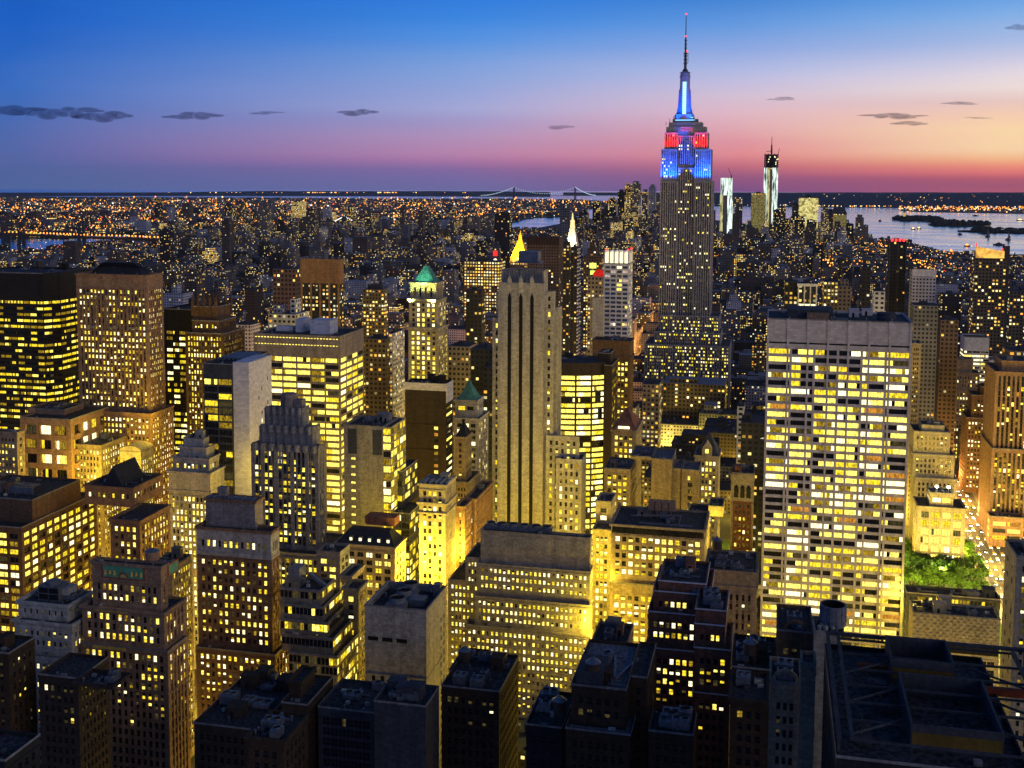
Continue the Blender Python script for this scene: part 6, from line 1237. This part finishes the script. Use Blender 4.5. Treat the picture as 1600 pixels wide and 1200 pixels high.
for _ in range(230): px = R.uniform(1110, 1640); g = gnd(px, 322.2 + R.gauss(0, .5) - (1.5 if px < 1230 else 0), 10); lamp(g.x, g.y, 14, R.choice((0, 1, 1, 2)))
for _ in range(60): px = R.uniform(1230, 1630); py = R.uniform(304.5, 320); d = ray(px, py); tt = (13600 - (py - 303) * 90) / math.hypot(d.x, d.y); p = EYE + d * tt; lamp(p.x, p.y, p.z + 14, R.choice((0, 1, 1)), .6)
for _ in range(90):
    px = R.choice((R.uniform(320, 620), R.uniform(240, 780), R.uniform(480, 520), R.uniform(600, 620))); d = ray(px, 300.8); p = EYE + d * (17600 / math.hypot(d.x, d.y)); lamp(p.x, p.y, max(8, p.z), R.choice((0, 1)))
for _ in range(420):                 # street lamps seen down among the Manhattan blocks
    a = R.choice((-187, -187, -345, -500, 154, 430, -860)); y = R.uniform(1350, 4600); lamp(a + R.choice((-8, 8)), y, 10, R.choice((0, 0, 1)), 1.3)
for _ in range(46):                  # warm pools of light at squares and crossings
    y = R.uniform(2200, 4700); x = R.uniform(-2600, 700)
    for q in range(R.randrange(6, 22)):
        if inside((x, y), manh): lamp(x + R.gauss(0, 26), y + R.gauss(0, 60), R.uniform(12, 34), 0, 1.2)
for _ in range(2600):
    y = R.uniform(1300, 5000); x = R.uniform(-2600, 1200)
    if inside((x, y), manh): lamp(x, y, R.uniform(14, 44), R.choices((0, 1, 2, 3), (50, 30, 16, 4))[0])
for k, (nm, col, s_) in enumerate((('orange', (1, .30, .03), 3.6), ('warm', (1, .62, .2), 3.2), ('white', (.9, .95, 1), 2.0), ('red', (1, .03, .03), 2.6))):
    o = lights[k].obj('distant_%s_lights' % nm, glow('lamp_' + nm, col, s_, 0)); tag(o, 'thousands of tiny %s street and window lights' % nm, 'city lights', kind='stuff')
# long bridge far left
def bridge(name, lab, pts, zd, towers, necklace=None, lampcol=0, wd=26):
    root = bpy.data.objects.new(name, None); COL.objects.link(root); tag(root, lab, 'bridge'); g = [gnd(px, py, zd) for px, py in pts]; root.location = (g[0].x, g[0].y, 0)
    def ad(nm, mb, mt, kind=None): o = mb.obj(nm, mt); o.parent = root; o.location = (-g[0].x, -g[0].y, 0); tag(o, kind=kind)
    m = MB()
    for a, c in zip(g, g[1:]): m.beam(a, c, wd * .35)
    ad('deck', m, wall('umber'))
    for (px, top, ybase) in towers:
        q = min(((a + (c - a) * t) for a, c in zip(g, g[1:]) for t in [k / 60 for k in range(61)]), key=lambda p: abs(proj(p)[0] - px)); zt_ = EYE.z + (q - EYE).length * 0
        d = ray(px, top); zt_ = 260 + d.z * (math.hypot(q.x, q.y) / math.hypot(d.x, d.y)); m = MB(); w_ = wd * .45
        for s_ in (-1, 1): m.frust((q.x + s_ * w_ - 6, q.x + s_ * w_ + 6, q.y - 5, q.y + 5), (q.x + s_ * w_ * .7 - 4, q.x + s_ * w_ * .7 + 4, q.y - 4, q.y + 4), -2, zt_)
        m.box(q.x - w_, q.x + w_, q.y - 3, q.y + 3, zt_ - 6, zt_ - 1); m.box(q.x - w_, q.x + w_, q.y - 3, q.y + 3, zd + 10, zd + 15); ad('tower', m, wall('slate'))
    return root, g, ad
rt_, g, ad = bridge('suspension_bridge', 'long suspension bridge with orange lamps crossing the river at far left', [(-60, 364), (60, 368), (130, 371), (200, 373), (270, 376)], 42, [(128, 347, 0), (8, 360, 0), (33, 362, 0)])
m = MB()
for k in range(60):
    p = g[0] + (g[-1] - g[0]) * (k / 59); p = min(((a + (c - a) * t) for a, c in zip(g, g[1:]) for t in [q / 40 for q in range(41)]), key=lambda q_: (q_ - p).length); m.cyl(p.x, p.y, p.z + 8, p.z + 13, 2.6, 2.6, 6)
ad('deck_lamps', m, glow('lamp_orange', (1, .36, .05), 2.2, 0), 'stuff')
def neck(name, lab, deck, zd, tws, mat, low, nl=26):
    rt_, g, ad = bridge(name, lab, deck, zd, [(t[0], t[1], 0) for t in tws], wd=18)
    m = MB(); D = math.hypot(g[len(g) // 2].x, g[len(g) // 2].y); xs = [deck[0][0]] + [t[0] for t in tws] + [deck[-1][0]]; ys = [low[0]] + [t[1] for t in tws] + [low[2]]
    def W(px, py): d = ray(px, py); return EYE + d * (D / math.hypot(d.x, d.y))
    for i in range(len(xs) - 1):
        mid = low[1] if 0 < i < len(xs) - 2 else None; prev = None
        for k in range(nl + 1):
            t = k / nl; px = xs[i] + (xs[i + 1] - xs[i]) * t
            if mid is not None: c = 4 * t * (1 - t); py = ys[i] * (1 - t) + ys[i + 1] * t + c * (mid - (ys[i] + ys[i + 1]) / 2)
            else: py = ys[i] + (ys[i + 1] - ys[i]) * (t ** .6 if i else 1 - (1 - t) ** .6) ; py = ys[i] + (ys[i + 1] - ys[i]) * ((1 - (1 - t) ** 1.7) if i else t ** 1.7)
            p = W(px, py)
            if prev is not None: m.beam(prev, p, D * .00018, 1)
            r = D * .00033; m.box(p.x - r, p.x + r, p.y - r, p.y + r, p.z - r, p.z + r, 0); prev = p
    ad('necklace_cable', m, [mat, wall('slate')])
neck('necklace_bridge', 'river bridge outlined by a zigzag necklace of white lamps', [(500, 352), (575, 351.5), (640, 352)], 30, [(538, 337.5), (612, 340)], glow('lamp_white', (.9, .95, 1), 2, 0), (351, 350, 351.5))
neck('narrows_bridge', 'very distant pale suspension bridge on the horizon', [(752, 306), (850, 306), (930, 305.5)], 60, [(803, 292.5), (899, 292.5)], glow('narrows_lamp', (.62, .85, 1), .8, 0), (305.5, 302.5, 305))
# boats
for k, (px, py, lab) in enumerate(((1427, 357.8, 'white lit ferry on the bay, left of a pair'), (1436, 357, 'white lit ferry on the bay, right of a pair'), (1511, 384, 'orange lit boat lowest on the bay'), (1561, 382, 'dark barge on the bay at lower right'), (1543, 369, 'sailing boat with a tall mast on the bay'), (1375, 345, 'tiny dark boat left of the statue island'), (1524, 337, 'long dark barge above the islands'), (1594, 344, 'brightly lit white ship at the right edge'), (1500, 366, 'small boat trailing below the islands'), (1575, 374, 'small sail boat near the right edge'))):
    g = gnd(px, py); L_ = 26 if k in (6, 7, 3) else 12; rt_ = bpy.data.objects.new('boat', None); COL.objects.link(rt_); rt_.location = (g.x, g.y, -3); tag(rt_, lab, 'boat', 'boats on the bay')
    m = MB(); m.frust((-L_ * .8, L_ * .8, -4, 4), (-L_, L_, -5, 5), 0, 5); m.obj('hull', wall('slate')).parent = rt_
    m = MB(); m.box(-L_ * .5, L_ * .4, -3, 3, 5, 9); m.box(-L_ * .2, L_ * .1, -2, 2, 9, 12); m.obj('cabin', [glow('lamp_orange', (1, .36, .05), 2.2, 0) if k == 2 else (glow('lamp_warm', (1, .68, .22), 2.2, 0) if k in (0, 1, 7) else wall('slate'))]).parent = rt_
    if k in (4, 9): m = MB(); m.beam((0, 0, 5), (0, 0, 44), .8); m.tri((0, 0, 8), (12, 0, 8), (0, 0, 42)); m.obj('sail', wall('grey')).parent = rt_

# ------------------------------------------------------------------ avenue, park, lamps, cars
road = surf('asphalt', (.07, .07, .07), .8, 0, .3, .3, .3, False)
o = sheet('avenue', [(142, 450), (166, 450), (166, 2600), (142, 2600)], road, .02)
o = sheet('avenue', [(-198, 620), (-176, 620), (-176, 3200), (-198, 3200)], road, .02)
m = MB()
for (u0, u1, v0, v1) in ((136, 142, 450, 2600), (166, 172, 450, 2600)): m.box(u0, u1, v0, v1, 0, .14)
tag(m.obj('pavement', surf('pavement', (.22, .21, .2), .85, 0, .2)), kind='structure')
m = MB()
for k in range(150):
    for x in (147, 151.5, 156, 160.5): m.quad((x - .1, 455 + k * 9, .03), (x + .1, 455 + k * 9, .03), (x + .1, 459 + k * 9, .03), (x - .1, 459 + k * 9, .03))
tag(m.obj('lane_markings', surf('road_paint', (.7, .7, .68), .7)), kind='structure')
sheet('park_lawn', [(-60, 655), (136, 655), (136, 830), (-60, 830)], surf('lawn', (.05, .09, .03), .95, 0, .4, .2, .1, False), .03)
LEAF = [surf('leaf_green', (.06, .15, .02), .7, 0, .5, .3, .5, False), surf('leaf_bright', (.09, .18, .03), .7, 0, .5, .3, .5, False)]
BARK = surf('bark', (.06, .045, .03), .95)
def tree_mesh(seed):
    r = random.Random(seed); t = MB(); t.cyl(0, 0, 0, 5, .45, .3, 8)
    for k in range(6): a = r.uniform(0, 6.28); t.beam((0, 0, 4.4), (math.cos(a) * 3.2, math.sin(a) * 3.2, 8 + r.uniform(-1, 1.5)), .22)
    c = MB(); cl = [(r.uniform(-3.6, 3.6), r.uniform(-3.6, 3.6), r.uniform(6, 11.5), r.uniform(1.2, 2.4)) for _ in range(22)]
    for (x, y, z, q) in cl:
        for _ in range(60):
            v = Vector((r.gauss(0, 1), r.gauss(0, 1), r.gauss(0, .8))).normalized() * q * r.uniform(.6, 1.1); p = Vector((x, y, z)) + v; a = Vector((r.gauss(0, 1), r.gauss(0, 1), r.gauss(0, 1))).normalized() * r.uniform(.25, .55); b_ = a.orthogonal().normalized() * r.uniform(.25, .5)
            c.quad(tuple(p - a - b_), tuple(p + a - b_), tuple(p + a + b_), tuple(p - a + b_), r.randrange(2))
    return t.mesh('trunk', [BARK]), c.mesh('crown', LEAF)
TM = [tree_mesh(k) for k in range(4)]
R.seed(9); spots = []
for row in range(8):
    for c_ in range(11):
        g = gnd(1416 + c_ * 13.5 + R.uniform(-4, 4) + row * 1.6, 845 + row * 8.6 + R.uniform(-3, 3), 8)
        if g.x < 136 + R.uniform(0, 3): spots.append((g.x, g.y))
rown = ['backmost row, against the stone building', 'second row from the back', 'third row from the back', 'middle row', 'third row from the front', 'second row from the front', 'front row, nearest the dark roofs']
for i, (x, y) in enumerate(spots):
    e = bpy.data.objects.new('park_tree', None); COL.objects.link(e); e.location = (x, y, 0); e.rotation_euler.z = R.uniform(0, 6); s_ = R.uniform(.62, 1.0); e.scale = (s_, s_, s_)
    rw = min(6, max(0, int(round((850 - y) / 26)))); tag(e, f'leafy green park tree of the lit grove beside the avenue', 'tree', 'trees of the lit park grove')
    for nm, me in zip(('trunk', 'crown'), TM[i % 4]): q = bpy.data.objects.new(nm, me); COL.objects.link(q); q.parent = e
def street_lamp(x, y, lab, e=9000, col=(1, .72, .3)):
    r_ = bpy.data.objects.new('street_lamp', None); COL.objects.link(r_); r_.location = (x, y, 0); tag(r_, lab, 'street lamp', 'street lamps')
    m = MB(); m.cyl(0, 0, 0, 9, .14, .08, 8); m.beam((0, 0, 9), (1.6, 0, 9.4), .1); m.obj('pole', METAL).parent = r_
    m = MB(); m.box(1.2, 2.2, -.25, .25, 9.2, 9.5); m.obj('lamp_head', glow('street_lamp_glow', (1, .75, .3), 25, 0)).parent = r_
    l = bpy.data.lights.new('street_light', 'POINT'); l.energy = e; l.color = col; l.shadow_soft_size = .6; o = bpy.data.objects.new('street_light', l); COL.objects.link(o); o.parent = r_; o.location = (1.7, 0, 8.8)
for k in range(9):
    for x in (140.5, 168.5): street_lamp(x, 660 + k * 34, 'street lamp on the %s pavement of the bright avenue' % ('near' if x < 150 else 'far'), 13000)
for k in range(12): street_lamp(20 + (k % 4) * 30, 672 + (k // 4) * 52, 'lamp post glowing among the park trees', 20000, (1, .85, .25))
# cars on the avenue
CM = [surf('car_yellow', (.6, .36, .02), .3, 0, .05), surf('car_black', (.015, .015, .017), .25, 0, .05), surf('car_white', (.65, .65, .65), .3, 0, .05), surf('car_grey', (.18, .19, .2), .3, 0, .05)]
def car_meshes():
    b_ = MB(); b_.frust((-.95, .95, -2.3, 2.3), (-.9, .9, -2.2, 2.25), .3, .95); b_.frust((-.85, .85, -1.2, 1.7), (-.7, .7, -.6, 1.3), .953, 1.5)
    w_ = MB(); [w_.cyl(sx, sy, .02, .6, .33, n=8) for sx in (-.8, .8) for sy in (-1.4, 1.4)]
    h = MB(); h.box(-.85, -.45, -2.38, -2.25, .55, .85); t = MB(); t.box(-.85, -.5, 2.26, 2.36, .6, .82)
    return b_, w_, h, t
cb, cw, ch, ct = car_meshes(); CB = [cb.mesh('body', [c]) for c in CM]; CW = cw.mesh('wheels', [BLACK]); CH = ch.mesh('headlight', [glow('headlight_glow', (1, .95, .8), 22, 0)]); CT = ct.mesh('tail_light', [glow('tail_glow', (1, .05, .03), 12, 0)])
cn = ['yellow taxi', 'black car', 'white car', 'grey car']
for k in range(104):
    ln = k % 4; x = 144.8 + ln * 5.2; y = 640 + (k // 4) * 17 + R.uniform(-4, 4); ci = R.choice((0, 0, 1, 2, 3)); e = bpy.data.objects.new('car', None); COL.objects.link(e); e.location = (x, y, .03)
    tag(e, '%s with lit headlights in the %s lane of the avenue' % (cn[ci], ('leftmost', 'second', 'third', 'rightmost')[ln]), 'car', 'cars on the avenue')
    for nm, me, dx in (('body', CB[ci], 0), ('wheels', CW, 0), ('headlight', CH, 0), ('headlight', CH, 1.3), ('tail_light', CT, 0), ('tail_light', CT, 1.35)): q = bpy.data.objects.new(nm, me); COL.objects.link(q); q.parent = e; q.location = (dx, 0, 0)

# ------------------------------------------------------------------ street glow: the lamps down in the cross streets and avenues
def glowlight(x, y, z, e, col=(1, .69, .07), r=2.5):
    for f in FOOT:
        if f[0] - 1 < x < f[1] + 1 and f[2] - 1 < y < f[3] + 1 and f[4] > z: return
    px, py = proj((x, y, z))
    if not (-150 < px < 1750 and py < 1500): return
    l = bpy.data.lights.new('street_light', 'POINT'); l.energy = e; l.color = col; l.shadow_soft_size = r; o = bpy.data.objects.new('street_light', l); COL.objects.link(o); o.location = (x, y, z)
GL = 50000
for j in range(5, 15):
    y = 12 + j * 80.5 - 9
    x = -560
    while x < 200:
        e = GL * (.35 if y < 440 else 1.0) * (1.2 if 480 < y < 800 else .8); glowlight(x + R.uniform(-8, 8), y, 15, e * R.uniform(.4, 1.8)); x += 36
for a in AVE[4:10]:
    y = 430
    while y < 2000: glowlight(a, y, 11, GL * (1.0 if y < 1000 else 1.8), (1, .6, .08) if y < 900 else (1, .4, .08)); y += 55 if y < 1000 else 110
for k in range(16): glowlight(-187, 1290 + k * 62, 14, 52000, (1, .42, .1), 3)
# the brightest canyons of the photograph
for (px, py, Y, e) in ((938, 900, 505, 90000), (938, 800, 560, 80000), (938, 980, 480, 50000), (690, 900, 505, 60000), (672, 905, 502, 60000), (725, 860, 540, 50000), (204, 722, 574, 16000), (140, 745, 575, 50000), (1180, 830, 560, 30000), (400, 740, 545, 9000), (640, 870, 512, 30000), (1112, 845, 548, 40000), (1432, 935, 540, 25000), (250, 660, 610, 20000)):
    p = at(px, py, Y); glowlight(p.x, p.y, max(8, p.z), e, (1, .70, .05), 3)

# ------------------------------------------------------------------ clouds: thin dusky wisps far beyond the bay
cm = newmat('cloud_vapour'); t_ = cm.node_tree; o_ = t_.nodes.new('ShaderNodeOutputMaterial'); v_ = t_.nodes.new('ShaderNodeVolumePrincipled'); v_.inputs['Color'].default_value = (.10, .16, .42, 1); v_.inputs['Density'].default_value = .0032; v_.inputs['Anisotropy'].default_value = .3; t_.links.new(v_.outputs[0], o_.inputs[1])
def cloud(lab, pcs, D=22000):
    m = MB(); rr = random.Random(int(pcs[0][0])); c0 = None
    for (px, py, wx, hy) in pcs:
        d = ray(px, py); c = EYE + d * (D / math.hypot(d.x, d.y)); c0 = c0 or c; mp = D / F; n = max(4, int(wx / 11)); hy *= 1.35
        for k in range(n):
            t = (k + .5) / n - .5; fx = (1 - abs(t * 2) ** 1.6) + .18; cx_ = c + rt * ((t + rr.uniform(-.4, .4) / n) * wx * mp) + Vector((0, 0, rr.uniform(-.22, .22) * hy * mp)); a, b_, c_ = wx / n * rr.uniform(.9, 1.9) * mp, wx / n * 1.2 * mp, hy * .5 * fx * mp * rr.uniform(.6, 1.15)
            for i in range(9):
                for j in range(16):
                    def S_(i_, j_): th = math.pi * i_ / 9; ph = 6.28318 * j_ / 16; return (cx_.x + a * math.sin(th) * math.cos(ph), cx_.y + b_ * math.sin(th) * math.sin(ph), cx_.z + c_ * math.cos(th))
                    m.quad(S_(i + 1, j), S_(i + 1, j + 1), S_(i, j + 1), S_(i, j))
    o = m.obj('cloud', cm, None, tuple(c0)); tag(o, lab, 'cloud')
cloud('long flat dark cloud at the left edge of the sky', [(90, 175, 110, 11), (20, 172, 60, 9)]); cloud('dark cloud streak joined right of the left edge cloud', [(160, 182, 72, 10)]); cloud('second dark cloud from the left, a flat lens', [(300, 182, 84, 8)]); cloud('small wisp between the lens cloud and the next', [(416, 176, 34, 4)]); cloud('small flat cloud above the banded office', [(562, 176, 50, 6)]); cloud('small dark cloud above the striped tower', [(876, 198, 30, 5)]); cloud('tiny wisp right of the floodlit mast', [(1222, 155, 34, 4)]); cloud('upper cloud of the pair at right', [(1396, 181, 70, 6)]); cloud('lower cloud of the pair at right', [(1424, 193, 38, 5)]); cloud('faint thin cloud at far right', [(1500, 162, 40, 3), (1530, 184, 30, 2)]); cloud('dark cloud scrap in the top right corner', [(1592, 42, 30, 7)])

# ------------------------------------------------------------------ the evening air
hm = newmat('evening_haze'); t_ = hm.node_tree; o_ = t_.nodes.new('ShaderNodeOutputMaterial'); v_ = t_.nodes.new('ShaderNodeVolumePrincipled'); v_.inputs['Color'].default_value = (.93, .96, 1.0, 1); v_.inputs['Density'].default_value = .000010; v_.inputs['Anisotropy'].default_value = .2; t_.links.new(v_.outputs[0], o_.inputs[1])
m = MB(); m.box(-21000, 16500, -600, 21500, -5, 470); tag(m.obj('haze', hm), kind='stuff')
